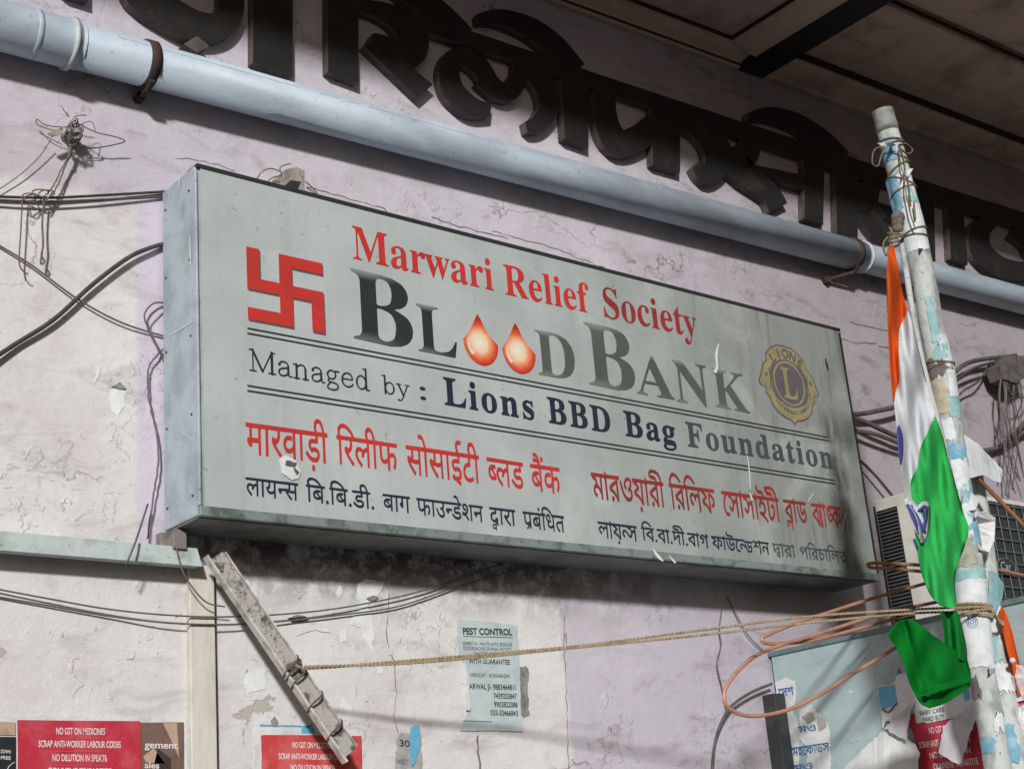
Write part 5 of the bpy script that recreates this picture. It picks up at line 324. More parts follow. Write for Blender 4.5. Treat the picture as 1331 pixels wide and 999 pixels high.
# brushed smears of damp and soot, deepened rightwards to imitate dimming light
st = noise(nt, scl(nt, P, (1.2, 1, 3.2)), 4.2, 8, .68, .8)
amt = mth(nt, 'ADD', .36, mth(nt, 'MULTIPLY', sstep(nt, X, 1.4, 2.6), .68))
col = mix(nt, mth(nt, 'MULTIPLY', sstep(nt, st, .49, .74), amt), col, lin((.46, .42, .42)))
grime_dim = mth(nt, 'MULTIPLY', sstep(nt, mth(nt, 'ADD', X, mth(nt, 'MULTIPLY', wob, .8)), 1.5, 3.2), .62)  # grime tint that also paints in the light's fall-off along the wall
col = mix(nt, grime_dim, col, lin((.50, .46, .475)))
# black mould under the sign, spread wide to deepen the sign's shadow
mould_shade = mth(nt, 'MULTIPLY', mth(nt, 'MULTIPLY', sstep(nt, mth(nt, 'ADD', Zc, w1), Z0-.20, Z0+.02), sstep(nt, noise(nt, P, 16, 7, .72, .3), .36, .56)), mth(nt, 'MULTIPLY', below(Xw, 1.5, .6), sstep(nt, X, .02, .12)))
mould_shade = mth(nt, 'MULTIPLY', mould_shade, below(Zc, Z0+.12, .03))
col = mix(nt, mth(nt, 'MULTIPLY', mould_shade, .88), col, lin((.21, .195, .17)))
# flaked spots down to bare plaster, and hairline cracks
fl = noise(nt, P, 6.5, 7, .62, .4)
flm = mth(nt, 'MULTIPLY', sstep(nt, fl, .665, .68), mth(nt, 'ADD', .25, mth(nt, 'MULTIPLY', cream, .6)))
col = mix(nt, flm, col, lin((.66, .645, .61)))
sp = noise(nt, P, 60, 3, .5)
col = mix(nt, mth(nt, 'MULTIPLY', sstep(nt, sp, .69, .73), .55), col, lin((.33, .29, .28)))
vo = _n(nt, 'ShaderNodeTexVoronoi', feature='DISTANCE_TO_EDGE'); vo.inputs['Scale'].default_value = 1.7
dv = _n(nt, 'ShaderNodeVectorMath', operation='ADD'); nz = _n(nt, 'ShaderNodeTexNoise'); nz.inputs['Scale'].default_value = 6; nz.inputs['Detail'].default_value = 6
nt.links.new(P, nz.inputs['Vector']); nt.links.new(P, dv.inputs[0]); nt.links.new(scl(nt, nz.outputs['Color'], (.35, .35, .35)), dv.inputs[1]); nt.links.new(dv.outputs[0], vo.inputs['Vector'])
ck = mth(nt, 'MULTIPLY', below(vo.outputs['Distance'], .0045, .003), sstep(nt, noise(nt, P, 2.1, 2), .50, .60))
col = mix(nt, mth(nt, 'MULTIPLY', ck, .55), col, lin((.38, .33, .32)))
nt.links.new(col, b.inputs['Base Color']); b.inputs['Roughness'].default_value = .88; b.inputs['Specular IOR Level'].default_value = .2
hgt = mth(nt, 'ADD', mth(nt, 'ADD', mth(nt, 'MULTIPLY', wob, .9), mth(nt, 'MULTIPLY', wob2, .35)), mth(nt, 'ADD', mth(nt, 'MULTIPLY', sp, .10), mth(nt, 'MULTIPLY', flm, -.35)))
hgt = mth(nt, 'ADD', hgt, mth(nt, 'MULTIPLY', st, .5))
blis = mth(nt, 'MULTIPLY', sstep(nt, noise(nt, P, 26, 5, .6, .9), .56, .60), sstep(nt, noise(nt, P, 3.1, 3, .5), .54, .60))
hgt = mth(nt, 'ADD', hgt, mth(nt, 'MULTIPLY', blis, .45))
bump(nt, b, hgt, .55, .012)
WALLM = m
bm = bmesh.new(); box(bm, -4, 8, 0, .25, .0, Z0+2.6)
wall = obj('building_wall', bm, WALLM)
tag(wall, 'lilac and cream plastered wall, stained and cracked, behind the blood bank sign', 'wall')
# loose scabs of limewash standing off the wall
FLAKE = grimy('old_limewash', (.87, .885, .885), (.74, .75, .75), .6, 20, .8)
for q in ([(466, 758), (476, 752), (500, 757), (492, 772), (478, 786), (483, 800), (486, 822), (485, 847), (476, 832), (469, 815), (456, 812), (461, 798), (470, 790), (464, 775)],
          [(143, 506), (152, 502), (163, 509), (162, 528), (153, 541), (145, 534)], [(128, 478), (132, 477), (127, 491), (123, 497)],
          [(442, 820), (449, 818), (451, 832), (444, 834)], [(436, 770), (443, 760), (446, 770), (440, 777)],
          [(445, 905), (459, 922), (455, 930), (444, 918)], [(320, 752), (332, 768), (336, 775), (329, 774), (320, 763)],
          [(335, 868), (345, 870), (345, 895), (322, 900), (318, 885), (325, 872)], [(492, 866), (498, 865), (497, 876), (491, 874)]):
    paper('flake', q, FLAKE, wall, Y=-.0015, th=.0022, torn=.8)
for k in range(22):
    if k < 12: cx, cy = random.gauss(170, 55), random.gauss(835, 45)
    else: cx, cy = random.gauss(470, 60), random.gauss(830, 45)
    if 245 < cx < 290: continue
    n_ = random.randint(5, 8); rr = random.uniform(2.2, 6.5)
    q = [(cx+rr*random.uniform(.5, 1.1)*math.cos(2*math.pi*i/n_), cy+rr*random.uniform(.7, 1.5)*math.sin(2*math.pi*i/n_)) for i in range(n_)]
    paper('flake', q, WALLM, wall, Y=-random.uniform(.001, .0022), th=.001, torn=.6)
RIM = grimy('bare_plaster', (.56, .55, .54), (.26, .25, .245), .7, 25, .9)
for q in ([(476, 777), (486, 773), (493, 776), (488, 779), (480, 780)], [(374, 803), (384, 799), (396, 800), (402, 803), (392, 808), (380, 808)],
          [(144, 503), (156, 496), (164, 504), (155, 505)], [(352, 936), (357, 930), (362, 938), (357, 944)]):
    paper('bare_patch', q, RIM, wall, Y=-.0045, th=.0015, torn=1.0)
# the longer cracks and lifted paint edges one can follow by eye
CRK = grimy('crack_dark', (.44, .405, .395), (.22, .2, .2), .6, 30, .9, bmp=0)
def crack(P, w, n=7, j=1.2):
    Q = []
    for (x0, y0), (x1, y1) in zip(P[:-1], P[1:]):
        k = max(2, int(math.hypot(x1-x0, y1-y0)/n))
        for i in range(k): Q.append((x0+(x1-x0)*i/k+random.uniform(-j, j), y0+(y1-y0)*i/k+random.uniform(-j, j)))
    Q.append(P[-1])
    L = [(x, y, w*random.uniform(.3, 1)) for x, y in Q]; a, c = [], []
    for i, (x, y, ww) in enumerate(L):
        t = Vector((L[min(i+1, len(L)-1)][0]-L[max(i-1, 0)][0], L[min(i+1, len(L)-1)][1]-L[max(i-1, 0)][1])).normalized()
        a.append((x-t.y*ww/2, y+t.x*ww/2)); c.append((x+t.y*ww/2, y-t.x*ww/2))
    bm = bmesh.new(); va = [bm.verts.new(at(*p, -.0012)) for p in a]; vc = [bm.verts.new(at(*p, -.0012)) for p in c]
    for i in range(len(va)-1): bm.faces.new((va[i], va[i+1], vc[i+1], vc[i]))
    obj('crack', bm, CRK, wall)
for P, w in (([(505, 772), (503, 830), (512, 862), (516, 900), (512, 930), (519, 956)], 1.3), ([(734, 800), (733, 842), (736, 905), (739, 1000)], 1.2), ([(735, 822), (736, 836)], 2.4),
             ([(400, 242), (440, 254), (470, 262), (500, 272), (505, 281)], 1.2), ([(560, 282), (590, 292), (620, 300), (660, 310)], 1.3), ([(640, 300), (720, 322), (790, 350)], 1.0),
             ([(228, 205), (258, 208), (282, 214), (306, 222)], 1.0), ([(1088, 437), (1112, 446), (1140, 446)], 1.4), ([(1104, 418), (1130, 424), (1156, 430)], 1.5), ([(1142, 449), (1160, 452)], 1.6),
             ([(385, 826), (410, 818), (430, 822)], .8),
             ([(620, 955), (624, 1000)], 3.2)):
    crack(P, w)
# ---- canopy: plaster ceiling with mouldings and a black steel beam
CEIL = grimy('sooty_plaster', (.76, .665, .605), (.50, .43, .385), .65, 5, .9, bmp=.3)
CEILP = grimy('sooty_pink_plaster', (.78, .67, .65), (.54, .45, .44), .65, 5, .9, bmp=.3)
def cz(x, z): return z + Z0 + .031*(x-2.27)
canopy = thing('canopy', 'dark sooty plaster canopy ceiling with stepped mouldings and a black beam', 'canopy', (2.3, 0, Z0+1.95))
def cbox(bm, x0, x1, y0, y1, z0, z1):
    k = len(bm.verts); box(bm, x0, x1, y0, y1, z0, z1)
    bm.verts.ensure_lookup_table()
    for v in bm.verts[k:]: v.co.z = cz(v.co.x, v.co.z)
def profile(bm, x0, x1, yz):
    """moulding: open y/z profile run along x, closed above"""
    top = max(z for y, z in yz)+.05
    L = [(y, z) for y, z in yz]+[(yz[-1][0], top), (yz[0][0], top)]
    prism(bm, [Vector((x0, y, cz(x0, z))) for y, z in L], Vector((x1-x0, 0, .031*(x1-x0))))
YE = -.90
bm = bmesh.new(); cbox(bm, -4, 8, YE, -.001, 2.02, 2.3); cbox(bm, -4, 8, YE-.04, YE-.002, 1.912, 2.28)
obj('slab', bm, CEIL, canopy)
bm = bmesh.new()
profile(bm, -4, 2.279, [(-.002, 1.908), (-.02, 1.905), (-.026, 1.914), (-.04, 1.925), (-.07, 1.93), (-.092, 1.938), (-.098, 1.957)])
obj('cornice', bm, CEIL, canopy)
bm = bmesh.new()        # border moulding along the beam, round the sunk panel
for s in (0, 1):
    pts = [(2.279, 1.912), (2.255, 1.915), (2.22, 1.93), (2.18, 1.935), (2.165, 1.957), (2.165, 2.0), (2.279, 2.0)]
    if s == 0: prism(bm, [Vector((x, -.099, cz(x, z))) for x, z in pts], Vector((0, YE+.1, 0)))
obj('border_moulding', bm, CEIL, canopy)
bm = bmesh.new(); cbox(bm, -4, 2.1649, YE, -.0985, 1.962, 2.01)
obj('sunk_panel', bm, CEILP, canopy)
bm = bmesh.new()
profile(bm, 2.421, 8, [(-.002, 1.910), (-.03, 1.907), (-.036, 1.914), (-.075, 1.920), (-.125, 1.925), (-.14, 1.932), (-.143, 1.955)])
obj('cornice', bm, CEIL, canopy)
bm = bmesh.new()
profile(bm, 2.421, 8, [(-.145, 1.968), (-.20, 1.962), (-.26, 1.945), (-.33, 1.938), (-.335, 1.945), (-.43, 1.950), (-.52, 1.944), (-.535, 1.95), (-.545, 1.975)])
profile(bm, 2.421, 8, [(-.547, 1.985), (-.6, 1.965), (-.63, 1.955), (-.70, 1.952), (-.89, 1.955)])
obj('cove_moulding', bm, CEIL, canopy)
GAPSH = grimy('gap_shade_dark', (.20, .17, .155), (.12, .1, .09), .6, 12, .9)  # thin dark strips painting in the shade of the moulding gaps, sooty tint
bm = bmesh.new(); cbox(bm, -4, 2.164, -.1035, -.0990, 1.948, 1.9615); obj('gap_shade_strip', bm, GAPSH, canopy)
bm = bmesh.new(); cbox(bm, 2.1595, 2.1645, YE, -.104, 1.948, 1.9615); obj('gap_shade_strip', bm, GAPSH, canopy)
bm = bmesh.new(); cbox(bm, 2.421, 8, -.1475, -.1433, 1.938, 1.966); obj('gap_shade_strip', bm, GAPSH, canopy)
bm = bmesh.new(); cbox(bm, 2.421, 8, -.5485, -.5455, 1.958, 1.974); obj('gap_shade_strip', bm, GAPSH, canopy)
bm = bmesh.new(); cbox(bm, -4, 2.275, -.0335, -.0300, 1.911, 1.917); obj('gap_shade_strip', bm, GAPSH, canopy)
BEAM = grimy('black_beam_paint', (.10, .09, .085), (.05, .045, .04), .6, 8, .75)
bm = bmesh.new(); cbox(bm, 2.281, 2.419, YE, -.008, 1.909, 1.921); cbox(bm, 2.34, 2.36, YE, -.008, 1.922, 2.03)
obj('beam', bm, BEAM, canopy)

# ================================================================== raised name over the pipe
LBLK = grimy('black_letter_paint', (.125, .12, .115), (.25, .225, .205), .75, 12, .6, bmp=.35, edge=(.5, .8))
LSIDE = grimy('letter_edge_cement', (.35, .315, .30), (.17, .155, .15), .7, 14, .85, bmp=.3)
YL = -.030
def ribbon(P, W, k=6):
    """outline (photo pixels) of a stroke of changing width"""
    C = [Vector((x, y, w)) for (x, y), w in zip(P, W)]
    C = crom(C, k) if len(C) > 2 else C
    a, c = [], []
    for i, p in enumerate(C):
        t = C[min(i+1, len(C)-1)]-C[max(i-1, 0)]; t = Vector((t.x, t.y)).normalized(); n = Vector((-t.y, t.x))
        a.append((p.x+n.x*p.z/2, p.y+n.y*p.z/2)); c.append((p.x-n.x*p.z/2, p.y-n.y*p.z/2))
    return a+c[::-1]
def raised(label, parts):
    bm = bmesh.new()
    for i, q in enumerate(parts):
        prism(bm, [at(x, y, YL-.0007*i) for x, y in q], Vector((0, -YL+.0007*i-.001, 0)))
    bmesh.ops.recalc_face_normals(bm, faces=bm.faces)
    for f in bm.faces: f.material_index = 0 if f.normal.y < -.9 else 1
    me = bpy.data.meshes.new('raised_letter'); bm.to_mesh(me); bm.free()
    o = link('raised_letter', me, [LBLK, LSIDE])
    return tag(o, label, 'letter', 'raised black letters above the drain pipe')
raised('lone black stem of a raised letter cut by the top edge, leftmost of the row', [[(84, -60), (114.5, -52), (114.5, .5), (84, -9)]])
o = raised('round raised black letter with a square dot below it, right of the left pipe clamp',
    [ribbon([(240, -60), (196, -40), (180, -12), (215, 14), (255, 34), (285, 34), (300, 14), (297, -15), (270, -30)], [30, 36, 40, 42, 40, 36, 34, 30, 26])])
bm = bmesh.new(); q = [(239, 57), (256, 47), (272, 60), (256, 69)]
prism(bm, [at(x, y, -.04) for x, y in q], Vector((0, .038, 0)))
obj('dot', bm, LSIDE, o)
raised('broad upright raised black stem standing left of the narrower stem', [[(329, -60), (380.5, -50), (380.5, 99), (329, 81)]])
raised('raised black letter with upright stem and slanting leg, third above the pipe', [[(425.5, -50), (466, -38), (466, 108), (426.5, 93.5)],
    ribbon([(486, 10), (517, 24), (536, 46), (535, 66), (518, 74), (496, 58), (482, 50)], [20, 30, 38, 40, 34, 26, 16]),
    [(473, 60), (500, 60), (563, 110), (543, 127)],
    [(440, -12), (540, 16), (661, 57), (661, 77), (540, 38), (440, 6)],
    ribbon([(470, -60), (530, -14), (575, 20), (610, 44)], [30, 32, 30, 14])])
raised('raised black letter of two round loops beside a tall stem with an arched top', [
    ribbon([(636, 104), (622, 84), (598, 72), (584, 88), (590, 118), (612, 138), (638, 143)], [22, 24, 24, 26, 28, 26, 16], 8),
    ribbon([(630, 100), (646, 116), (664, 118), (678, 96)], [26, 24, 24, 20], 8),
    ribbon([(668, 88), (690, 92), (708, 112), (714, 140), (700, 160), (684, 165)], [18, 24, 26, 26, 22, 14], 8),
    [(661.5, 57), (765, 92), (765, 113), (661.5, 77)],
    [(729, 90), (765, 100), (765, 191), (734, 180)],
    ribbon([(622, 24), (650, 22), (690, 36), (722, 60), (750, 92)], [12, 20, 26, 28, 26], 8)])
raised('black raised letter with a closed corner left of its stem and a curl at right', [
    [(765.5, 92.5), (937, 149), (937, 170), (765.5, 113)],
    ribbon([(786, 110), (789, 160), (806, 186), (836, 176), (852, 160)], [26, 30, 34, 34, 30]),
    [(846, 126), (884, 136), (884, 224), (849, 214)],
    ribbon([(866, 160), (900, 160), (928, 184), (934, 210), (920, 226), (905, 214)], [22, 28, 34, 34, 26, 14], 8)])
raised('raised black letter carrying a bow-shaped mark on top, left of the flag pole', [
    [(937.5, 149.5), (1060, 189), (1060, 212), (937.5, 171)],
    ribbon([(978, 176), (972, 200), (955, 208), (966, 222), (1000, 250), (1012, 270)], [22, 30, 34, 34, 26, 26]),
    [(985, 215), (1046, 228), (1046, 246), (1010, 236)],
    [(1045, 195), (1072, 200), (1070, 292), (1046, 284)],
    ribbon([(973, 152), (1000, 148), (1035, 158), (1070, 180), (1098, 205)], [10, 18, 22, 22, 18], 8)])
raised('pair of raised black stems directly left of the flag pole', [
    [(1060.5, 190), (1180, 228), (1180, 251), (1060.5, 213)],
    [(1086, 208), (1115, 216), (1115, 313), (1088, 304)],
    ribbon([(1136, 236), (1126, 262), (1120, 262), (1134, 285), (1152, 312)], [20, 28, 30, 26, 22]),
    [(1140, 262), (1190, 278), (1190, 294), (1150, 282)]])
raised('raised black stems directly right of the flag pole', [
    [(1180.5, 228), (1250, 251), (1250, 274), (1180.5, 252)],
    [(1188, 250), (1214, 258), (1216, 340), (1192, 331)], [(1232, 262), (1252, 268), (1258, 344), (1236, 336)]])
raised('rounded raised black letter at the right end of the row', [
    [(1250.5, 251), (1480, 322), (1480, 344), (1250.5, 274)],
    ribbon([(1290, 285), (1274, 300), (1276, 326), (1300, 346), (1334, 352), (1360, 340)], [22, 26, 28, 26, 24, 20], 8),
    ribbon([(1318, 300), (1340, 314), (1345, 330)], [18, 24, 20], 8), [(1380, 292), (1408, 300), (1410, 392), (1384, 384)]])
# ================================================================== drain pipe
PVC = grimy('pvc_pipe', (.71, .77, .825), (.47, .49, .51), .55, 6, .5, bmp=.08, stretch=(.35, 1, 1), spots=.35)
PVCW = grimy('pvc_lip', (.74, .77, .78), (.5, .5, .5), .4, 20, .5)
RUST = grimy('rusted_strap', (.25, .205, .185), (.12, .09, .075), .6, 30, .85)
YP = -.066; RP = .0565
A, B = at(0, 33, YP), at(1331, 391, YP)
B = A+(B-A)*((B-A).dot(B-A)/(B-A).dot(B-A)); ax = (B-A).normalized()
pipe = thing('drain_pipe', 'long pale blue-grey plastic drain pipe clamped along the wall above the sign', 'pipe', A)
def onpipe(px, py):
    p = at(px, py, YP); return A+ax*((p-A).dot(ax))
c1, c2 = onpipe(95, 50), onpipe(1116, 330)
bm = bmesh.new(); tube(bm, [c1, c2], RP, 48); obj('pipe_length', bm, PVC, pipe, True)
bm = bmesh.new(); tube(bm, [A-ax*2.5, c1-ax*.006, c1-ax*.002, c1+ax*.004], [RP*1.05, RP*1.05, RP*1.05, RP*1.0], 48); obj('socket_end', bm, PVC, pipe, True)
bm = bmesh.new(); tube(bm, [c2-ax*.003, c2+ax*.002, c2+ax*4], [RP*1.0, RP*.97, RP*.97], 48); obj('pipe_length', bm, PVC, pipe, True)
def ring(bm, c, r, w, k=40, t=.004):
    tube(bm, [c-ax*w/2, c-ax*w/2+ax*.001, c+ax*w/2-ax*.001, c+ax*w/2], [r-.002, r+t, r+t, r-.002], k)
for c, w, t in ((c1-ax*.012, .012, .009), (c1+ax*.012, .004, .002), (c1-ax*.10, .016, .0035)):
    bm = bmesh.new(); ring(bm, c, RP, w, 40, t); obj('joint_lip', bm, PVCW if t > .008 else PVC, pipe, True)
bm = bmesh.new(); ring(bm, c2+ax*.015, RP, .010, 40, .0035); obj('joint_lip', bm, PVCW, pipe, True)
DUST = grimy('pipe_print', (.50, .55, .60), (.60, .65, .70), .7, 60, .6, bmp=0)
up_ = Vector((0, 0, 1)); side_ = ax.cross(up_).normalized(); nrm = (Vector((0, -1, 0))*.93+up_*.37).normalized()
for t0, t1 in ((.03, .20), (.22, .24), (.25, .262), (.27, .43), (.45, .58), (.60, .61), (.62, .635), (.645, .80), (.82, .97)):
    bm = bmesh.new(); tube(bm, [c1.lerp(c2, t0)+nrm*(RP-.0003), c1.lerp(c2, t1)+nrm*(RP-.0003)], .0009, 6); obj('printed_line', bm, DUST, pipe)
for (px, py), lug in (((191, 84), (181, 127)), ((1103, 318), (1074, 364))):
    c = onpipe(px, py); bm = bmesh.new(); ring(bm, c, RP+.0015, .026, 40, .004)
    cl = obj('clamp', bm, RUST, pipe, True)
    l = at(*lug, -.012); bm = bmesh.new()
    tube(bm, [c+Vector((0, -.03, -RP-.002)), c+Vector((0, .0, -RP-.016)), l], .007, 8); tube(bm, [l+Vector((0, .013, 0)), l+Vector((0, -.012, 0))], .013, 6)
    obj('bolt', bm, RUST, cl)

# ================================================================== the sign box
W, H = 2.4, .856
YB, YF = -.010, -.182
m, nt, b, P = newmat('sign_face')
sep = _n(nt, 'ShaderNodeSeparateXYZ'); nt.links.new(P, sep.inputs[0]); X, Zc = sep.outputs[0], sep.outputs[2]
n1 = noise(nt, P, 5, 5); n2 = noise(nt, P, 75, 3); n3 = noise(nt, scl(nt, P, (6, 1, .7)), 5, 6, .6, .4)
c = mix(nt, sstep(nt, n1, .3, .75), lin((.705, .73, .735)), lin((.655, .685, .685)))
right = sstep(nt, mth(nt, 'ADD', X, mth(nt, 'MULTIPLY', n1, .6)), .9, 2.5)      # soot film, also painting the light's fall-off towards the right-hand end
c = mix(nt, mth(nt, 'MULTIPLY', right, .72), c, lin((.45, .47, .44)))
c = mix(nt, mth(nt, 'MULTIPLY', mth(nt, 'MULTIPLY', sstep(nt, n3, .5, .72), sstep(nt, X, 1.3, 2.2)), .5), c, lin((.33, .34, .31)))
smx = sstep(nt, mth(nt, 'ABSOLUTE', mth(nt, 'SUBTRACT', X, mth(nt, 'ADD', 2.24, mth(nt, 'MULTIPLY', n1, .06)))), .085, .0)  # soft shadow of the flag painted into the face colour, with grime
smz = mth(nt, 'MULTIPLY', sstep(nt, Zc, Z0+.60, Z0+.48), sstep(nt, noise(nt, scl(nt, P, (5, 1, 1)), 6, 5, .6), .30, .62))
c = mix(nt, mth(nt, 'MULTIPLY', mth(nt, 'MULTIPLY', smx, smz), .85), c, lin((.24, .24, .22)))
c = mix(nt, mth(nt, 'MULTIPLY', sstep(nt, n2, .645, .70), mth(nt, 'MULTIPLY', sstep(nt, noise(nt, P, 7, 3), .45, .65), .7)), c, lin((.42, .46, .45)))
c = mix(nt, mth(nt, 'MULTIPLY', sstep(nt, noise(nt, scl(nt, P, (9, 1, .35)), 4, 5, .6), .54, .70), .14), c, lin((.54, .56, .54)))
c = mix(nt, mth(nt, 'MULTIPLY', sstep(nt, noise(nt, P, 3, 6, .65, .7), .50, .68), .25), c, lin((.80, .83, .82)))
edge = sstep(nt, mth(nt, 'ADD', Zc, mth(nt, 'MULTIPLY', noise(nt, P, 30, 4), .03)), Z0+.04, Z0+.015)
c = mix(nt, mth(nt, 'MULTIPLY', edge, .6), c, lin((.52, .55, .53)))
nt.links.new(c, b.inputs['Base Color']); b.inputs['Roughness'].default_value = .5; b.inputs['Specular IOR Level'].default_value = .35
bump(nt, b, mth(nt, 'ADD', n1, noise(nt, scl(nt, P, (1.6, 1, .5)), 2.2, 2)), .22, .02)
FACE = m
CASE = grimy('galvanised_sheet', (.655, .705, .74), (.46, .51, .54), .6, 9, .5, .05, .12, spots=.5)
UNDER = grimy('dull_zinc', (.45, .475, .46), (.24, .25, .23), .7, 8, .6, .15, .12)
TRIM = grimy('zinc_trim', (.52, .57, .56), (.30, .33, .31), .8, 24, .6, .2, .2)
RUBBER = grimy('dark_rubber', (.19, .19, .20), (.07, .07, .07), .4, 30, .7)
RED = grimy('red_vinyl', (.76, .22, .20), (.64, .22, .20), .6, 8, .45, bmp=0)
REDB = grimy('faded_red_vinyl', (.60, .21, .20), (.40, .18, .17), .7, 7, .5, bmp=0)
NAVY = grimy('navy_vinyl', (.15, .185, .26), (.19, .20, .22), .8, 6, .45, bmp=0)
GREY = grimy('grey_rule', (.16, .19, .19), (.24, .26, .25), .6, 6, .5, bmp=0)
sign = thing('sign_box', 'large grey metal box sign for the blood bank with red, black and navy lettering', 'sign', (W/2, YB, Z0))
bm = bmesh.new(); box(bm, 0, W, YF+.006, YB, Z0, Z0+H, .004); obj('case', bm, CASE, sign)
bm = bmesh.new(); box(bm, .014, W-.006, YF, YF+.0045, Z0+.004, Z0+H-.006); obj('face_panel', bm, FACE, sign)
bm = bmesh.new(); box(bm, .004, W+.003, YF-.003, YF+.05, Z0+H-.001, Z0+H+.004); box(bm, .004, W+.003, YF-.0025, YF+.004, Z0+H-.006, Z0+H-.0012)
obj('top_strip', bm, RUBBER, sign)
bm = bmesh.new(); box(bm, 0, W, YF-.004, YF+.01, Z0-.003, Z0+.020, .002); obj('bottom_strip', bm, TRIM, sign)
bm = bmesh.new(); box(bm, W-.002, W+.002, YF-.002, YF+.006, Z0+.021, Z0+H-.011); obj('end_strip', bm, RUBBER, sign)
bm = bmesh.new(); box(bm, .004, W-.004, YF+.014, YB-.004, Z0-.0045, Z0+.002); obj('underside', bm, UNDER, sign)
bm = bmesh.new(); box(bm, -.0015, .005, YF-.0025, YF+.012, Z0+.021, Z0+H-.011, .002); obj('corner_strip', bm, CASE, sign)
bm = bmesh.new()
for z in (.05, .24, .43, .62, .80):
    for y in (YF+.03, YB-.02):
        bmesh.ops.create_icosphere(bm, subdivisions=2, radius=.0028, matrix=Matrix.Translation((-.001, y, Z0+z)))
obj('rivets', bm, RUBBER, sign)
YT = YF-.0012
# red emblem (the auspicious Hindu mark)
a, d = at(319.5, 320.5, YF), at(421.8, 433.5, YF)
ex, ez = a.x, d.z; ew = d.x-a.x; eh = a.z-d.z
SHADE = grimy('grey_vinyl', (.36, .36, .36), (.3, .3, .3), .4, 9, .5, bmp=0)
tU, tV = .165, .165
R = lambda bm, u0, u1, v0, v1, dy, dx=0, dz=0: box(bm, ex+u0*ew+dx, ex+u1*ew+dx, YT-dy, YT-dy+.0004, ez+v0*eh+dz, ez+v1*eh+dz)
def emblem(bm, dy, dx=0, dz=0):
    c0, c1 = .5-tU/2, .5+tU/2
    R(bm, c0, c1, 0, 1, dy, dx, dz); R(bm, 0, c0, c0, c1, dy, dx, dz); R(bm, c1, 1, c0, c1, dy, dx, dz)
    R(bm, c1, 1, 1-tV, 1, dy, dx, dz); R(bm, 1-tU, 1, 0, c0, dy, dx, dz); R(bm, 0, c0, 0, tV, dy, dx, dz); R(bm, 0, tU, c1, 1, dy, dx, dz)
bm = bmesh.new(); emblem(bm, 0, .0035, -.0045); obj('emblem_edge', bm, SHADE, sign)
bm = bmesh.new(); emblem(bm, .001); obj('emblem', bm, RED, sign)
word('Marwari', (459, 335.4), (642, 377.5), (460, 293.5), RED, sign, YT)
word('Relief', (656.8, 382), (768, 406.9), (655, 343), RED, sign, YT)
word('Society', (786, 411.5), (907.5, 438.7), (788, 373.5), REDB, sign, YT)
# shaded capitals: printed with a lighter roll at the serifs
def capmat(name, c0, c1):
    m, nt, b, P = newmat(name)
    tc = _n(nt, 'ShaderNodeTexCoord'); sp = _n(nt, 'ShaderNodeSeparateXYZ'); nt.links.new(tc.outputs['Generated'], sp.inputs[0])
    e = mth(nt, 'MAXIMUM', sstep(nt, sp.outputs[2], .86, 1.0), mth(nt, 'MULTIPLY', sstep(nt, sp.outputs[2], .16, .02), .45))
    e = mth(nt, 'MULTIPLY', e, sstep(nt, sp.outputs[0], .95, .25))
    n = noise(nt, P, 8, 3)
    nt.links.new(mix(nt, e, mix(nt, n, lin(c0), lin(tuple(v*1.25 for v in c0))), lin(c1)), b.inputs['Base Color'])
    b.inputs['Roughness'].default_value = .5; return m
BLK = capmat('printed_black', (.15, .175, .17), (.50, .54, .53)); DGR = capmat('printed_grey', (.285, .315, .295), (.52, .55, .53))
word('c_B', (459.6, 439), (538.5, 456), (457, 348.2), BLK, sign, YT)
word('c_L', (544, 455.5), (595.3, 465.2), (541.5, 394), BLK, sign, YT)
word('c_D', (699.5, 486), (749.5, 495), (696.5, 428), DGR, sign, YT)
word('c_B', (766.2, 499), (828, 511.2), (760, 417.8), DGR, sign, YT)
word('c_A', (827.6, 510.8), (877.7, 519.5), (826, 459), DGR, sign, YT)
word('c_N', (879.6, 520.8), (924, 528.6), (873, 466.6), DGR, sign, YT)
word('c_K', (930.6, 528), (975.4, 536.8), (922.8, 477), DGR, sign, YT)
# blood drops standing for the two letters O
def dropmat():
    m, nt, b, P = newmat('printed_drop')
    tc = _n(nt, 'ShaderNodeTexCoord'); v = _n(nt, 'ShaderNodeVectorMath', operation='SUBTRACT'); nt.links.new(tc.outputs['Generated'], v.inputs[0]); v.inputs[1].default_value = (.46, .5, .44)
    L = _n(nt, 'ShaderNodeVectorMath', operation='LENGTH'); nt.links.new(scl(nt, v.outputs[0], (1, 0, 1.25)), L.inputs[0])
    d = mth(nt, 'ADD', L.outputs['Value'], mth(nt, 'MULTIPLY', noise(nt, P, 60, 4), .12))
    cr = _n(nt, 'ShaderNodeValToRGB'); nt.links.new(d, cr.inputs[0])
    E = cr.color_ramp.elements; E[0].position = .10; E[0].color = (*lin((.90, .88, .80)), 1); E[1].position = .62; E[1].color = (*lin((.70, .17, .12)), 1)
    for p, c in ((.30, (.90, .78, .66)), (.40, (.89, .55, .38)), (.50, (.82, .33, .22))):
        e = E.new(p); e.color = (*lin(c), 1)
    nt.links.new(cr.outputs[0], b.inputs['Base Color']); b.inputs['Roughness'].default_value = .45
    return m
DROP = dropmat(); WHITEV = grimy('white_vinyl', (.86, .85, .80), (.7, .68, .62), .3, 12, .5, bmp=0)
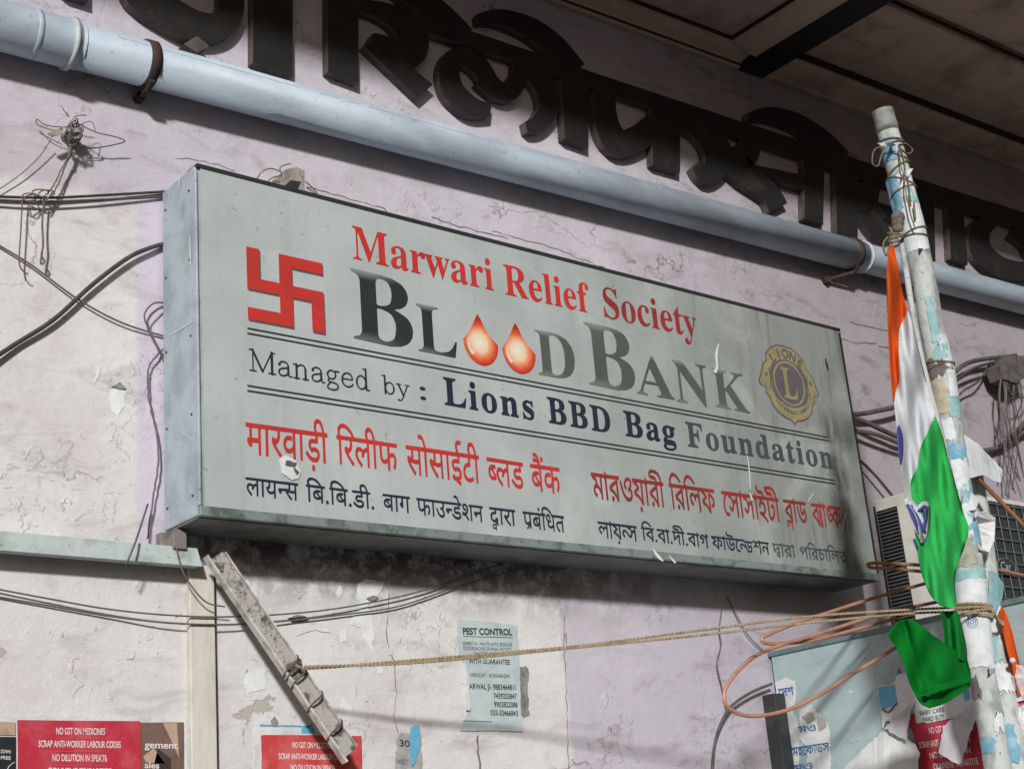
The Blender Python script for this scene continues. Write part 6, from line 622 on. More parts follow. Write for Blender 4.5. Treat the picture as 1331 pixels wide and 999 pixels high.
def drop(tip, left, bot, right, hl):
    t, l, bo, r = [at(*q, YT) for q in (tip, left, bot, right)]
    cx, rx = (l.x+r.x)/2, (r.x-l.x)/2; zc = bo.z+rx*1.12; hz = zc-bo.z
    pts = []
    for k in range(25):
        a = math.pi+math.pi*k/24; pts.append((cx+rx*math.cos(a), zc+hz*math.sin(a)))
    up = t.z-zc
    for s in [i/12 for i in range(1, 13)]: pts.append((t.x+(cx+rx-t.x)*(1-s)**1.0*(1-.30*math.sin(math.pi*s))+0, zc+up*s**.95))
    for s in [i/12 for i in range(11, 0, -1)]: pts.append((t.x-(t.x-cx+rx)*(1-s)**1.0*(1-.18*math.sin(math.pi*s)), zc+up*s**.95))
    me = mesh_from_loops([pts]); me = place(me, lambda x, z: Vector((x, YT, z)))
    o = link('blood_drop', me, DROP, sign)
    pts = ribbon([(l.x+rx*.28, zc+hz*.1), (l.x+rx*.30, zc-hz*.28), (l.x+rx*.52, zc-hz*.58)], [rx*.05, rx*.12, rx*.17])
    me = mesh_from_loops([pts]); me = place(me, lambda x, z: Vector((x, YT-.0008, z))); link('highlight', me, WHITEV, o)
drop((620.5, 408), (602.8, 450), (632, 475.7), (648, 456), None)
drop((669.5, 419.4), (653.2, 458.5), (680, 486), (696.4, 464.6), None)
for (l, r_e) in (((321.5, 426.3), (1076, 568)), ((321.5, 432.8), (1077, 572.6)), ((321.5, 500.8), (1085, 624)), ((321.5, 507.4), (1086, 628.6))):
    p, q = at(*l, YT), at(*r_e, YT)
    me = mesh_from_loops([[(0, -.0021), (1, -.0021), (1, .0021), (0, .0021)]]); me = place(me, lambda u, v: p+(q-p)*u+Vector((0, 0, v)))
    link('rule_line', me, GREY, sign)
word('Managed', (324, 480.8), (481.4, 507.8), (323.5, 452.8), NAVY, sign, YT)
word('by', (496.5, 510.2), (534, 516.6), (496, 487.5), NAVY, sign, YT)
word(':', (546.5, 518.5), (554, 519.8), (546.5, 493.0), NAVY, sign, YT)
word('Lions', (578, 524.9), (694.9, 545.3), (576.2, 490), NAVY, sign, YT)
word('BBD', (713.5, 548.3), (794.7, 562.3), (711.3, 515.8), NAVY, sign, YT)
word('Bag', (813.2, 565.4), (879.3, 576.4), (810.3, 533.6), NAVY, sign, YT)
NAVF = grimy('faded_navy_vinyl', (.27, .30, .32), (.36, .38, .37), .8, 6, .5, bmp=0)
word('Foundation', (894, 579), (1084, 608.8), (890.8, 548), NAVF, sign, YT)
for k, a, b_, c in (('h1', (319, 548.6), (425.5, 563.2), (421, 601)), ('h2', (436.9, 565), (516, 577), (501, 610)), ('h3', (527, 578.2), (622.5, 592), (620.7, 627)),
                    ('h4', (632, 593.8), (679.5, 601.4), (660, 632)), ('h5', (688.5, 602.4), (727, 608), (705, 638.5))):
    indic(k, a, b_, c, RED, sign, YT)
for k, a, b_, c in (('k1', (319, 619.6), (387.5, 628), (385.5, 650)), ('k2', (397.5, 629), (485.5, 640.2), (478.5, 660.5)), ('k3', (497, 641.2), (532.7, 645.5), (531, 666)),
                    ('k4', (541, 646.5), (627.5, 657.6), (625.5, 678)), ('k5', (635.5, 658.4), (669.5, 662.6), (667.8, 683)), ('k6', (679, 664), (733, 670.6), (731, 691))):
    indic(k, a, b_, c, NAVY, sign, YT)
for k, a, b_, c in (('b1', (767.6, 613.6), (862, 627), (861.5, 658.5)), ('b2', (869, 628), (928, 636), (925.5, 666)), ('b3', (937, 637.4), (1011.5, 647.6), (1011, 677.5)),
                    ('b4', (1017.5, 648.4), (1047, 652.5), (1035, 678.5)), ('b5', (1053.5, 653.4), (1091.5, 658.6), (1090, 686))):
    indic(k, a, b_, c, REDB, sign, YT)
for k, a, b_, c in (('c1', (776.5, 677.2), (827.3, 683.6), (826, 703)), ('c2', (833, 684.3), (920.3, 695.3), (919, 711.5)), ('c3', (924, 695.8), (999, 704.8), (998.5, 720.5)),
                    ('c4', (1003, 705.3), (1033, 709), (1031.5, 724)), ('c5', (1038.5, 709.6), (1100.5, 717.2), (1099, 731.5))):
    indic(k, a, b_, c, NAVY if k < 'c4' else NAVF, sign, YT)
# gold and purple club emblem
GOLD = grimy('faded_gold_print', (.60, .56, .405), (.47, .45, .36), .7, 12, .5, bmp=0)
PURP = grimy('faded_purple_print', (.39, .37, .39), (.32, .31, .32), .6, 12, .5, bmp=0)
ce = at(1025.5, 498.5, YT); sx, sz = .118, .118
def flat(name, pts, m, dy, parent):
    me = mesh_from_loops(pts if isinstance(pts[0][0], (tuple, list)) else [pts])
    me = place(me, lambda x, z: Vector((ce.x+x*sx, YT-dy, ce.z+z*sz))); return link(name, me, m, parent)
circ = lambda r, k=40, cx=0, cz=0: [(cx+r*math.cos(2*math.pi*i/k), cz+r*math.sin(2*math.pi*i/k)) for i in range(k)]
half = [(0, 1.06), (.3, 1.04), (.55, .93), (.78, .72), (.80, .52), (.92, .44), (1.02, .25), (1.10, .08), (1.20, -.10), (1.13, -.20), (1.02, -.20), (.94, -.26), (.98, -.36), (.86, -.48), (.80, -.66), (.62, -.86), (.35, -.98), (.12, -1.02), (.0, -1.13)]
outl = half+[(-x, z) for x, z in half[-2:0:-1]]
emb = flat('club_emblem', [(x*1.045, z*1.045) for x, z in outl], PURP, 0, sign)
flat('gold_shape', outl, GOLD, .0006, emb)
flat('dark_band', [(x*.80, z*.80) for x, z in circ(.98)], PURP, .0010, emb)
flat('head_band', [(-.72, .50), (-.66, .72), (-.5, .88), (-.25, .99), (0, 1.02), (.25, .99), (.5, .88), (.66, .72), (.72, .50), (.5, .52), (.25, .66), (0, .70), (-.25, .66), (-.5, .52)], GOLD, .0014, emb)
flat('foot_band', [(-.78, -.44), (-.5, -.55), (-.25, -.66), (0, -.69), (.25, -.66), (.5, -.55), (.78, -.44), (.74, -.66), (.58, -.83), (.3, -.94), (0, -.97), (-.3, -.94), (-.58, -.83), (-.74, -.66)], GOLD, .0014, emb)
for s in (-1, 1):
    flat('lion_head', [(s*x, z) for x, z in ((.74, .40), (.9, .36), (1.0, .2), (1.08, .05), (1.14, -.10), (1.02, -.14), (.92, -.20), (.86, -.34), (.76, -.30), (.72, -.05), (.78, .18))], GOLD, .0018, emb)
    flat('lion_eye', [(s*x, z) for x, z in ((.86, .22), (.97, .12), (.93, .06), (.84, .14))], PURP, .0024, emb)
    flat('lion_mane', [(s*x, z) for x, z in ((.76, .34), (.80, .34), (.78, .0), (.84, -.26), (.79, -.28), (.73, 0))], PURP, .0023, emb)
flat('ring', [circ(.64), circ(.585)], GOLD, .0016, emb)
flat('disc', circ(.582), PURP, .0015, emb)
me = mesh_from_loops([[(x-.5, y-.5) for x, y in L] for L in loops('slabL')])
me = place(me, lambda x, z: Vector((ce.x+x*.58*sx, YT-.0022, ce.z+z*.86*sz))); link('lettering', me, GOLD, emb)
def arc_text(s, r, a0, a1, size, dy, up=1):
    n = len(s)
    for i, ch in enumerate(s):
        c = bpy.data.curves.new('tmp', 'FONT'); c.body = ch; c.size = size; c.align_x = 'CENTER'; c.offset = .012*size/.3
        me = to_mesh(c); a = math.radians(a0+(a1-a0)*i/(n-1))
        t = a-math.pi/2 if up > 0 else a+math.pi/2
        me = place(me, lambda x, y: Vector((ce.x+(r*math.cos(a)+x*math.cos(t)-y*math.sin(t))*sx, YT-dy, ce.z+(r*math.sin(a)+x*math.sin(t)+y*math.cos(t))*sz)))
        link('lettering', me, PURP, emb)
arc_text('LIONS', .74, 130, 50, .36, .0022)
arc_text('INTERNATIONAL', .885, 222, 318, .155, .0022, -1)
# scratches, the torn hole in the face and wear marks
SCR = grimy('bare_scratch', (.84, .86, .86), (.7, .7, .7), .3, 20, .6, bmp=0)
def mark(P, w, m, Y=YT-.003):
    q = ribbon(P, w, 4); me = mesh_from_loops([[(x, y) for x, y in q]]); me = place(me, lambda x, y: at(x, y, Y)); return link('scratch', me, m, sign)
mark([(934, 446), (931, 462), (932, 476), (929, 484)], [1.2, 3.4, 2.6, 5], SCR)
mark([(971, 592), (974, 612), (975, 636)], [.8, 1.5, 1.0], SCR)
mark([(975, 641), (978, 650)], [1.5, 2.4], SCR)
mark([(848, 712), (855, 722), (862, 729)], [1, 4, 1.5], SCR); mark([(870, 722), (878, 731)], [1, 3], SCR)
mark([(1058, 640), (1050, 652)], [.8, 1.2], SCR)
mark([(1094, 690), (1099, 668)], [.7, 1.2], SCR)
mark([(1073, 465), (1075, 474), (1077, 481)], [1, 2.2, .7], RUBBER)
paper('torn_patch', [(364, 595), (370, 591), (384, 598), (391, 612), (388, 622), (380, 624), (366, 614)], SCR, sign, YT-.002, th=.0008, torn=1.2)
paper('torn_patch', [(372, 598), (386, 601), (384, 606), (371, 604)], SHADE, sign, YT-.004, th=.0006, torn=.8)
paper('torn_patch', [(381, 606), (389, 613), (386, 617), (383, 612)], SHADE, sign, YT-.004, th=.0006, torn=.8)
for P, w in (([(245.5, 231), (245, 245)], [1.2, .6]), ([(246, 300), (247, 345)], [1.0, .5])):
    q = ribbon(P, w, 4)
mS = lambda P, w: link('scratch', place(mesh_from_loops([ribbon(P, w, 4)]), lambda x, y: atx(x, y, -.0016)), SCR, sign)
mS([(233, 231), (232.5, 246)], [1.4, .6]); mS([(246.5, 306), (247.5, 344)], [1.0, 1.6]); mS([(221, 436), (240, 424), (251, 417)], [.7, 1.2, .6]); mS([(235, 560), (252, 572)], [.6, 1.0])
# small bracket under the sign
bm = bmesh.new()
box(bm, at(226, 700, -.07).x, at(243, 700, -.07).x, -.07, -.012, Z0-.052, Z0-.006, .002)
box(bm, at(209, 700, -.03).x, at(218, 700, -.03).x, -.03, -.004, Z0-.05, Z0-.006, .002)
obj('bracket', bm, grimy('bracket_steel', (.50, .47, .47), (.2, .18, .17), .6, 25, .7), sign)

# ================================================================== steelwork, batten, strut
CHAN = grimy('pale_blue_steel_paint', (.73, .78, .775), (.44, .46, .44), .65, 12, .55, bmp=.2, spots=.5)
BATT = grimy('limewashed_batten', (.80, .795, .76), (.62, .61, .57), .55, 8, .88, bmp=.4, stretch=(2, 1, .5))
a, b_ = at(-60, 681, -.06), at(262, 713, -.06); hz = .041
bm = bmesh.new()
dz = (b_.z-a.z)
def slab(bm, x0, z0, x1, z1, y0, y1, h, cut=0):
    prism(bm, [Vector((x0, y0, z0)), Vector((x1-cut, y0, z1)), Vector((x1, y0, z1-h)), Vector((x0, y0, z0-h))], Vector((0, y1-y0, 0)))
slab(bm, -2.5, a.z-dz*1.0, b_.x, b_.z, -.062, -.057, hz, .012)
slab(bm, -2.5, a.z-dz*1.0-.0005, b_.x-.014, b_.z-.0005, -.0565, -.001, .005)
slab(bm, -2.5, a.z-dz*1.0-hz+.006, b_.x-.004, b_.z-hz+.006, -.0565, -.03, .005)
o = obj('steel_channel', bm, CHAN)
tag(o, 'pale blue painted steel channel on the wall, running left from below the sign', 'steel channel')
t0, t1 = at(249, 738, -.03), at(283, 738, -.03)
bm = bmesh.new(); box(bm, t0.x, t1.x-.003, -.020, -.001, .02, t0.z+.012, .003)
o = obj('wall_batten', bm, BATT); tag(o, 'upright cream batten on the wall below the end of the steel channel', 'batten')
bm = bmesh.new(); box(bm, t1.x-.0025, t1.x+.002, -.012, -.001, .03, t0.z); obj('edge_gap', bm, RUBBER, o)
STRUT = grimy('cement_crusted_steel', (.66, .65, .635), (.26, .255, .25), .9, 30, .88, bmp=1.0, edge=(.48, .60))
STRW = grimy('strut_edge_paint', (.78, .76, .74), (.45, .42, .40), .8, 26, .75, bmp=.4)
p, q = at(281, 722, -.085), at(455, 978, -.15)
axs = (q-p).normalized(); n = Vector((0, -1, 0)); n = (n-axs*n.dot(axs)).normalized(); sd = axs.cross(n).normalized()
if sd.x < 0: sd = -sd
def bar(bm, c0, c1, s0, s1, n0, n1):
    P = [c0+sd*s0+n*n0, c0+sd*s1+n*n0, c0+sd*s1+n*n1, c0+sd*s0+n*n1]
    prism(bm, P, c1-c0)
def mpx(px): return px/565.0
st = thing('strut', 'dirty cement-crusted steel strut leaning across the wall below the sign with rope tied round it', 'strut', p)
bm = bmesh.new(); bar(bm, p, q, -mpx(11), mpx(11), -.004, .001); obj('web', bm, STRUT, st)
bm = bmesh.new(); bar(bm, p-axs*.012, q+axs*.01, -mpx(14.5), -mpx(11.4), -.012, .009); obj('flange', bm, STRW, st)
bm = bmesh.new(); bar(bm, p+axs*.004, q-axs*.004, mpx(11.3), mpx(13.5), -.03, .006); obj('flange', bm, STRW, st)
bm = bmesh.new()
for k in range(60):
    t = random.random()**1.3*.55; s = random.gauss(-.1, .45)
    c = p.lerp(q, t+.05)+sd*mpx(10)*max(-.95, min(.95, s))+n*.002
    bmesh.ops.create_icosphere(bm, subdivisions=1, radius=random.uniform(.0015, .004), matrix=Matrix.Translation(c) @ Matrix.Diagonal((1, .5, 1, 1)))
cr = obj('cement_crust', bm, STRUT, st); cr['kind'] = 'stuff'
TIE = grimy('old_rope', (.40, .36, .30), (.2, .18, .15), .6, 60, .9)
for t, w in ((.555, 1), (.615, 1), (.735, .9), (.88, .9), (.575, 1)):
    c = p.lerp(q, t); bm = bmesh.new(); L = []
    for k in range(20):
        ang = 2*math.pi*k/20
        L.append(c+sd*math.cos(ang)*mpx(15.5)+n*(math.sin(ang)*.020-.002)+axs*(math.cos(ang)*-.010*w+.004*math.sin(ang*2)))
    tube(bm, L, .0026, 6, True); obj('rope_tie', bm, TIE, st, True)
# ================================================================== rope to the pole
ROPE = grimy('jute_rope', (.66, .595, .485), (.40, .345, .27), .6, 70, .95, bmp=.5)
def twisted(bm, pts, r, pitch=.020):
    C = crom(pts, 14); d = 0; out = [[], []]
    for i, c in enumerate(C):
        t = (C[min(i+1, len(C)-1)]-C[max(i-1, 0)]).normalized()
        x = t.cross(Vector((0, 0, 1))).normalized(); y = x.cross(t)
        if i: d += (c-C[i-1]).length
        for s in (0, 1):
            a = 2*math.pi*d/pitch+s*math.pi
            out[s].append(c+(x*math.cos(a)+y*math.sin(a))*r*.62)
    for s in out: tube(bm, s, r*.72, 6)
def dense(P, n):
    C = crom(P, 40); L = [0]
    for i in range(1, len(C)): L.append(L[-1]+(C[i]-C[i-1]).length)
    out = []; j = 0
    for k in range(n+1):
        d = L[-1]*k/n
        while j < len(L)-2 and L[j+1] < d: j += 1
        f = (d-L[j])/max(1e-9, L[j+1]-L[j]); out.append(C[j].lerp(C[j+1], min(1, f)))
    return out
rope = thing('rope', 'tan jute rope stretched from the leaning strut to the flag pole', 'rope', at(395, 867, -.14))
bm = bmesh.new()
twisted(bm, dense([at(x, y, Y) for x, y, Y in ((385, 864, -.145), (405, 868, -.15), (520, 859, -.22), (640, 849, -.29), (760, 838, -.39), (900, 820, -.52), (1050, 801, -.67), (1180, 792, -.79), (1250, 789, -.86), (1287, 788, -.885))], 90), .0028)
obj('strand', bm, ROPE, rope, True)
bm = bmesh.new()
twisted(bm, dense([at(x, y, Y) for x, y, Y in ((395, 866, -.147), (520, 862, -.22), (640, 852, -.29), (760, 840, -.39), (900, 826, -.52), (1050, 809, -.67), (1180, 797, -.79), (1250, 795, -.865), (1292, 798, -.885))], 90), .0028)
obj('strand', bm, ROPE, rope, True)
# ================================================================== wires and cables on the wall
CAB = grimy('black_cable', (.24, .23, .23), (.36, .34, .33), .6, 40, .6, bmp=.1)
CABG = grimy('dusty_cable', (.36, .335, .325), (.22, .2, .2), .7, 30, .75)
THIN = grimy('thin_wire', (.40, .375, .37), (.28, .26, .26), .5, 40, .7)
STRG = grimy('binding_twine', (.46, .41, .37), (.26, .23, .21), .6, 60, .9)
wire('cable', [(-20, 473, -.02), (20, 447, -.014), (70, 415, -.016), (120, 370, -.018), (165, 336, -.018), (195, 322, -.016), (225, 314, -.006)], .0055, CAB, 'thick black cable sagging from the left edge up to the side of the sign')
wire('cable', [(-20, 255, -.012), (60, 257, -.014), (130, 254, -.012), (230, 248, -.006)], .0034, CAB, 'upper one of the two level dark cables entering the top left corner of the sign')
wire('cable', [(-20, 259, -.016), (50, 262, -.018), (120, 260, -.016), (212, 256, -.006)], .003, CABG, 'lower dusty one of the two level cables entering the top left corner of the sign')
wire('wire', [(-20, 308, -.006), (40, 344, -.010), (100, 388, -.012), (160, 420, -.012), (225, 440, -.006)], .0023, THIN, 'thin grey wire slanting down across the cream wall to the side of the sign', 'wire')
wire('wire', [(-20, 762, -.012), (60, 777, -.016), (140, 791, -.02), (220, 799, -.026), (300, 801, -.026), (400, 795, -.02), (480, 783, -.016), (560, 764, -.014), (680, 722, -.012)], .0020, THIN, 'upper of two thin sagging wires crossing the wall below the sign', 'wire')
wire('wire', [(-20, 772, -.006), (60, 786, -.008), (140, 800, -.010), (220, 809, -.024), (300, 811, -.024), (375, 806, -.012), (440, 799, -.010), (520, 787, -.010), (600, 760, -.010), (680, 738, -.008)], .0020, THIN, 'lower of two thin sagging wires crossing the wall below the sign', 'wire')
wire('wire', [(192, 700, -.012), (200, 640, -.02), (206, 600, -.022), (203, 560, -.02), (194, 520, -.018), (193, 480, -.016), (204, 462, -.016), (214, 452, -.01)], .0022, THIN, 'wavy loose wire hanging down the lilac strip beside the sign', 'wire', jit=.0006)
wire('wire', [(218, 394, -.004), (200, 394, -.018), (188, 408, -.02), (192, 425, -.018), (205, 450, -.02), (214, 472, -.006)], .0021, THIN, 'curled wire end sticking out beside the left side of the sign', 'wire')
wire('wire', [(218, 400, -.004), (204, 402, -.02), (192, 416, -.022), (200, 440, -.018), (212, 462, -.008)], .0019, THIN, 'second finer curl of wire beside the left side of the sign', 'wire')
wire('stick', [(164, 733, -.09), (176, 704, -.085), (192, 655, -.03)], .0022, CABG, 'thin grey stick poking down over the steel channel', 'stick')
wire('wire', [(229, 712, -.066), (236, 738, -.07), (248, 760, -.06), (268, 782, -.05), (292, 788, -.045)], .0018, STRG, 'slack twine hanging from the bracket under the sign', 'twine')
# knot of wires on an insulator
knot = thing('insulator', 'old wall insulator wrapped in a tangle of wires, upper left of the sign', 'insulator', at(93, 168, -.03))
CER = grimy('ceramic', (.62, .60, .57), (.2, .19, .18), .8, 40, .4)
bm = bmesh.new()
c = at(93, 172, -.035); tube(bm, [c+Vector((0, .034, 0)), c+Vector((.002, .01, .002)), c+Vector((0, .0, .003)), c+Vector((.002, -.012, 0)), c+Vector((0, -.016, .004))], [.014, .012, .016, .013, .007], 9)
obj('spool', bm, CER, knot, True)
bm = bmesh.new()
for k in range(9):
    ph = random.uniform(0, 6.3); rr = random.uniform(.012, .027); L = []
    for i in range(18):
        a = 2*math.pi*i/18; L.append(c+Vector((rr*math.cos(a)*(.6+.4*math.cos(ph)**2), -.014+random.uniform(-.012, .012)+.014*math.sin(a+ph), rr*1.5*math.sin(a)-.010)))
    tube(bm, L, random.uniform(.0010, .0019), 5, True)
obj('wire_wrap', bm, THIN, knot, True)
def kw(name, pts, r, m=THIN, jit=0): return wire(name, pts, r, m, parent=knot, jit=jit, seg=6)
kw('wire_end', [(93, 165, -.05), (75, 165, -.05), (58, 162, -.04), (48, 155, -.03), (50, 163, -.02), (75, 171, -.03)], 0.0013)
kw('wire_end', [(100, 160, -.05), (125, 172, -.06), (150, 178, -.05), (162, 184, -.04), (140, 190, -.03), (112, 194, -.02)], 0.0014)
kw('wire_end', [(98, 165, -.05), (118, 158, -.05), (124, 170, -.04)], 0.0010)
kw('wire_end', [(96, 152, -.04), (104, 150, -.05), (112, 150, -.05)], 0.0013)
kw('wire_end', [(90, 152, -.04), (84, 145, -.05), (80, 138, -.05)], 0.0012)
kw('wire_end', [(105, 192, -.03), (126, 192, -.03), (130, 196, -.02), (127, 204, -.01)], 0.0010)
kw('wire_end', [(66, 182, -.03), (50, 205, -.02), (25, 228, -.016), (-10, 252, -.012)], 0.0012)
kw('twist', [(91, 185, -.04), (91, 198, -.035), (88, 208, -.03)], .0042, STRG, .0008)
kw('twist', [(88, 206, -.03), (78, 224, -.03), (70, 240, -.03), (62, 252, -.036)], .002, STRG, .0006)
kw('twist', [(89, 206, -.03), (80, 228, -.028), (72, 246, -.03), (58, 262, -.036)], .002, STRG, .0006)
bm = bmesh.new(); sheet(bm, [at(x, y, -.055) for x, y in ((62, 173), (72, 169), (84, 164), (80, 174), (68, 178))], Vector((0, .003, 0))); obj('porcelain_chip', bm, CER, knot)
bm = bmesh.new(); sheet(bm, [at(x, y, -.056) for x, y in ((88, 166), (96, 169), (106, 165), (103, 171), (94, 173), (88, 170))], Vector((0, .003, 0))); obj('porcelain_chip', bm, CER, knot)
# knots and tails where the level cables are tied
bm = bmesh.new()
for cx, cy in ((38, 256), (42, 258), (52, 251), (60, 252)):
    L = [at(cx+10*math.cos(a)+random.uniform(-2, 2), cy+5*math.sin(a), -.034+.006*math.sin(2*a)) for a in [2*math.pi*i/14 for i in range(14)]]
    tube(bm, L, .0017, 5, True)
tube(bm, crom([at(x, y, -.03) for x, y in ((29, 260), (27, 300), (25, 340), (30, 352), (36, 356))]), .0018, 6)
tube(bm, crom([at(x, y, -.03) for x, y in ((57, 258), (55, 290), (56, 318), (54, 332), (58, 340), (53, 342), (55, 325))]), .0024, 6)
o = obj('twine_knots', bm, STRG, None, True); tag(o, 'twine knots with two hanging tails tied round the level cables left of the sign', 'twine')
# small lug above the sign's top edge
lug = thing('wall_lug', 'cut concrete lug with broken wires sticking out above the top edge of the sign', 'lug', at(380, 240, -.04))
CONC = grimy('lug_concrete', (.62, .585, .56), (.32, .29, .27), .7, 30, .9, bmp=.5)
bm = bmesh.new()
prism(bm, [at(x, y, -.07) for x, y in ((372, 220), (386, 217), (396, 222), (396, 252), (368, 250), (366, 232))], Vector((0, .069, 0)))
obj('block', bm, CONC, lug)
bm = bmesh.new(); prism(bm, [at(x, y, -.0725) for x, y in ((370, 241), (378, 234), (391, 236), (388, 243), (380, 250), (370, 250))], Vector((0, .002, 0))); obj('hollow', bm, RUBBER, lug)
for L in ([(332, 236), (340, 224), (352, 219), (364, 223)], [(345, 243), (352, 232), (366, 228)], [(366, 226), (364, 218), (372, 214), (378, 213)], [(397, 236), (408, 246), (418, 260)], [(398, 244), (408, 250), (412, 258)], [(350, 240), (358, 236), (368, 238), (362, 246)], [(397, 248), (404, 254), (410, 262)]):
    wire('wire_end', [(x, y, -.06) for x, y in L], .0016, THIN, parent=lug, seg=6)
# cables and junction at the right
for pts, r, lab in (([(1092, 537, -.008), (1112, 538, -.04), (1138, 534, -.05), (1175, 524, -.05), (1230, 492, -.05), (1262, 470, -.05), (1320, 462, -.05)], .009, 'thick dark cable arching from behind the sign to the junction bundle'),
        ([(1095, 540, -.008), (1120, 546, -.05), (1150, 560, -.05), (1175, 569, -.05), (1215, 570, -.04), (1260, 585, -.03), (1300, 580, -.03), (1340, 555, -.03)], .009, 'thick dark cable sagging low behind the flag to the right edge'),
        ([(1098, 562, -.008), (1130, 562, -.05), (1170, 576, -.05), (1200, 586, -.04)], .008, 'grey cable just below the thick ones at the right end of the sign'),
        ([(1105, 590, -.008), (1120, 600, -.03), (1140, 620, -.04), (1160, 644, -.04), (1180, 665, -.03)], .005, 'single cable dropping from the sign end towards the air conditioner'),
        ([(1230, 504, -.03), (1255, 485, -.05), (1275, 475, -.06), (1305, 468, -.06)], .006, 'short cable curving up into the junction bundle from below'),
        ([(1228, 540, -.02), (1250, 510, -.04), (1272, 495, -.05), (1288, 470, -.05)], .004, 'thin cable looping down from the junction bundle'),
        ([(1262, 592, -.02), (1300, 580, -.03), (1322, 560, -.04), (1340, 540, -.04)], .010, 'heavy cable low on the wall at the right edge')):
    wire('cable', pts, r, CABG if r > .0075 else CAB, lab)
jb = thing('junction_bundle', 'taped grey junction box hung with wires at the right edge', 'junction box', at(1312, 485, -.06))
bm = bmesh.new()
prism(bm, [at(x, y, -.10) for x, y in ((1298, 476), (1310, 462), (1332, 462), (1336, 488), (1322, 498), (1304, 492))], Vector((0, .06, 0)))
obj('box', bm, grimy('junction_plastic', (.38, .36, .345), (.2, .19, .18), .7, 30, .7), jb)
for k in range(12):
    x0 = 1300+random.uniform(0, 26); xe = x0+random.uniform(-6, 18)
    wire('hanging_wire', [(x0, 488+random.uniform(-8, 8), -.09), (x0+random.uniform(-4, 5), 520, -.085), (x0+random.uniform(-8, 10), 560, -.08), (xe, 600+random.uniform(-30, 50), -.06)], random.uniform(.0016, .0032), random.choice((CAB, CABG, THIN)), parent=jb, seg=6)
wire('loop', [(1306, 495, -.09), (1318, 515, -.10), (1338, 512, -.10), (1345, 488, -.09), (1330, 470, -.09)], .003, CAB, parent=jb)
wire('wire', [(938, 792, -.004), (935, 818, -.012), (937, 838, -.012), (932, 862, -.012), (938, 892, -.010), (944, 925, -.006)], .0020, THIN, 'dark kinked wire hanging on the lilac wall left of the copper coil', 'wire')
wire('wire', [(945, 775, -.004), (962, 808, -.012), (975, 828, -.012), (992, 845, -.008)], .0018, THIN, 'thin straight wire slanting behind the copper coil', 'wire')
wire('cable', [(1003, 888, -.03), (975, 900, -.03), (950, 918, -.03), (935, 945, -.03), (928, 975, -.03), (926, 1020, -.03)], .0045, CABG, 'dark cable curving down from behind the partition edge, below the copper coil')

# ================================================================== bills on the wall
PAPW = grimy('white_paper', (.83, .84, .84), (.66, .67, .68), .5, 12, .85, bmp=.6)
PAPB = grimy('pale_blue_paper', (.725, .775, .785), (.61, .66, .675), .6, 12, .85, bmp=.3)
PAPR = grimy('red_poster_paper', (.72, .17, .25), (.76, .34, .38), .75, 14, .7, bmp=.6)
PAPR2 = grimy('faded_red_poster_paper', (.76, .25, .26), (.80, .44, .42), .75, 14, .7, bmp=.6)
PAPK = grimy('black_poster_paper', (.13, .14, .17), (.2, .2, .22), .5, 9, .6)
PAPN = grimy('brown_print', (.46, .37, .33), (.33, .26, .24), .6, 18, .7)
PAPT = grimy('tan_print', (.72, .62, .54), (.5, .42, .37), .5, 18, .7)
CYAN = grimy('cyan_print', (.36, .66, .80), (.5, .72, .8), .5, 20, .7)
INKW = grimy('white_ink', (.88, .84, .84), (.75, .6, .62), .4, 30, .7, bmp=0)
INKK = grimy('black_ink', (.16, .17, .19), (.3, .32, .34), .5, 30, .7, bmp=0)
INKG = grimy('grey_ink', (.36, .40, .43), (.5, .53, .55), .5, 30, .7, bmp=0)
INKB = grimy('blue_ink', (.17, .38, .62), (.3, .5, .7), .5, 30, .7, bmp=0)
BOT = 1075
o = paper('paste_up', [(-30, 930), (60, 929), (150, 931), (242, 931), (242, BOT), (-30, BOT)], PAPW, None, -.0016, torn=1.2)
tag(o, 'strip of old white paper pasted on the wall behind the left-hand posters', 'paper')
o = paper('poster', [(-30, 956.5), (20.5, 957), (20.5, BOT), (-30, BOT)], PAPK, None, -.0045)
tag(o, 'black poster with pale print cut off by the left edge, below the tan one', 'poster')
for y, s in ((978, 'DOWN'), (986, 'FREE')): print_line(s, (1, y), (14, y+.6), 4.5, INKW, o, Y=-.0052)
wire('ring_print', [(19, 990, -.0062), (12, 995, -.0062), (8, 1004, -.0062)], .0008, INKW, parent=o)
o = paper('poster', [(-30, 936), (20, 938), (20, 955), (-30, 954)], PAPT, None, -.0045)
tag(o, 'scrap of tan printed paper at the left edge above the black poster', 'poster')
o = paper('poster', [(183, 938.5), (239, 938), (239.5, BOT), (183, BOT)], PAPN, None, -.0045)
tag(o, 'brown and tan poster reading gement, right of the red poster', 'poster')
for q, m in (([(212, 939), (230, 939), (233, 985), (222, 960)], PAPT), ([(186, 982), (200, 972), (215, 992), (190, 990)], PAPT), ([(205, 972), (222, 985), (222, 1005), (200, 994)], RUST)):
    paper('printed_shape', q, m, o, -.0058, th=.0008)
print_line('gement', (188, 971.5), (231, 972.5), 9, INKW, o, .02, Y=-.0072); print_line('ales', (188, 997.5), (207, 998), 8, INKW, o, .02, Y=-.0072)
def red_poster(P, lines, ink, m, label, un=at, Y=-.006, off=None, th=.0012):
    o = paper('poster', P, m, None, Y, un, off=off); tag(o, label, 'poster', 'red union posters')
    dY = -.0012
    for s, a, b_, h in lines: print_line(s, a, b_, h, ink, o, .020, un, Y+dY)
    return o
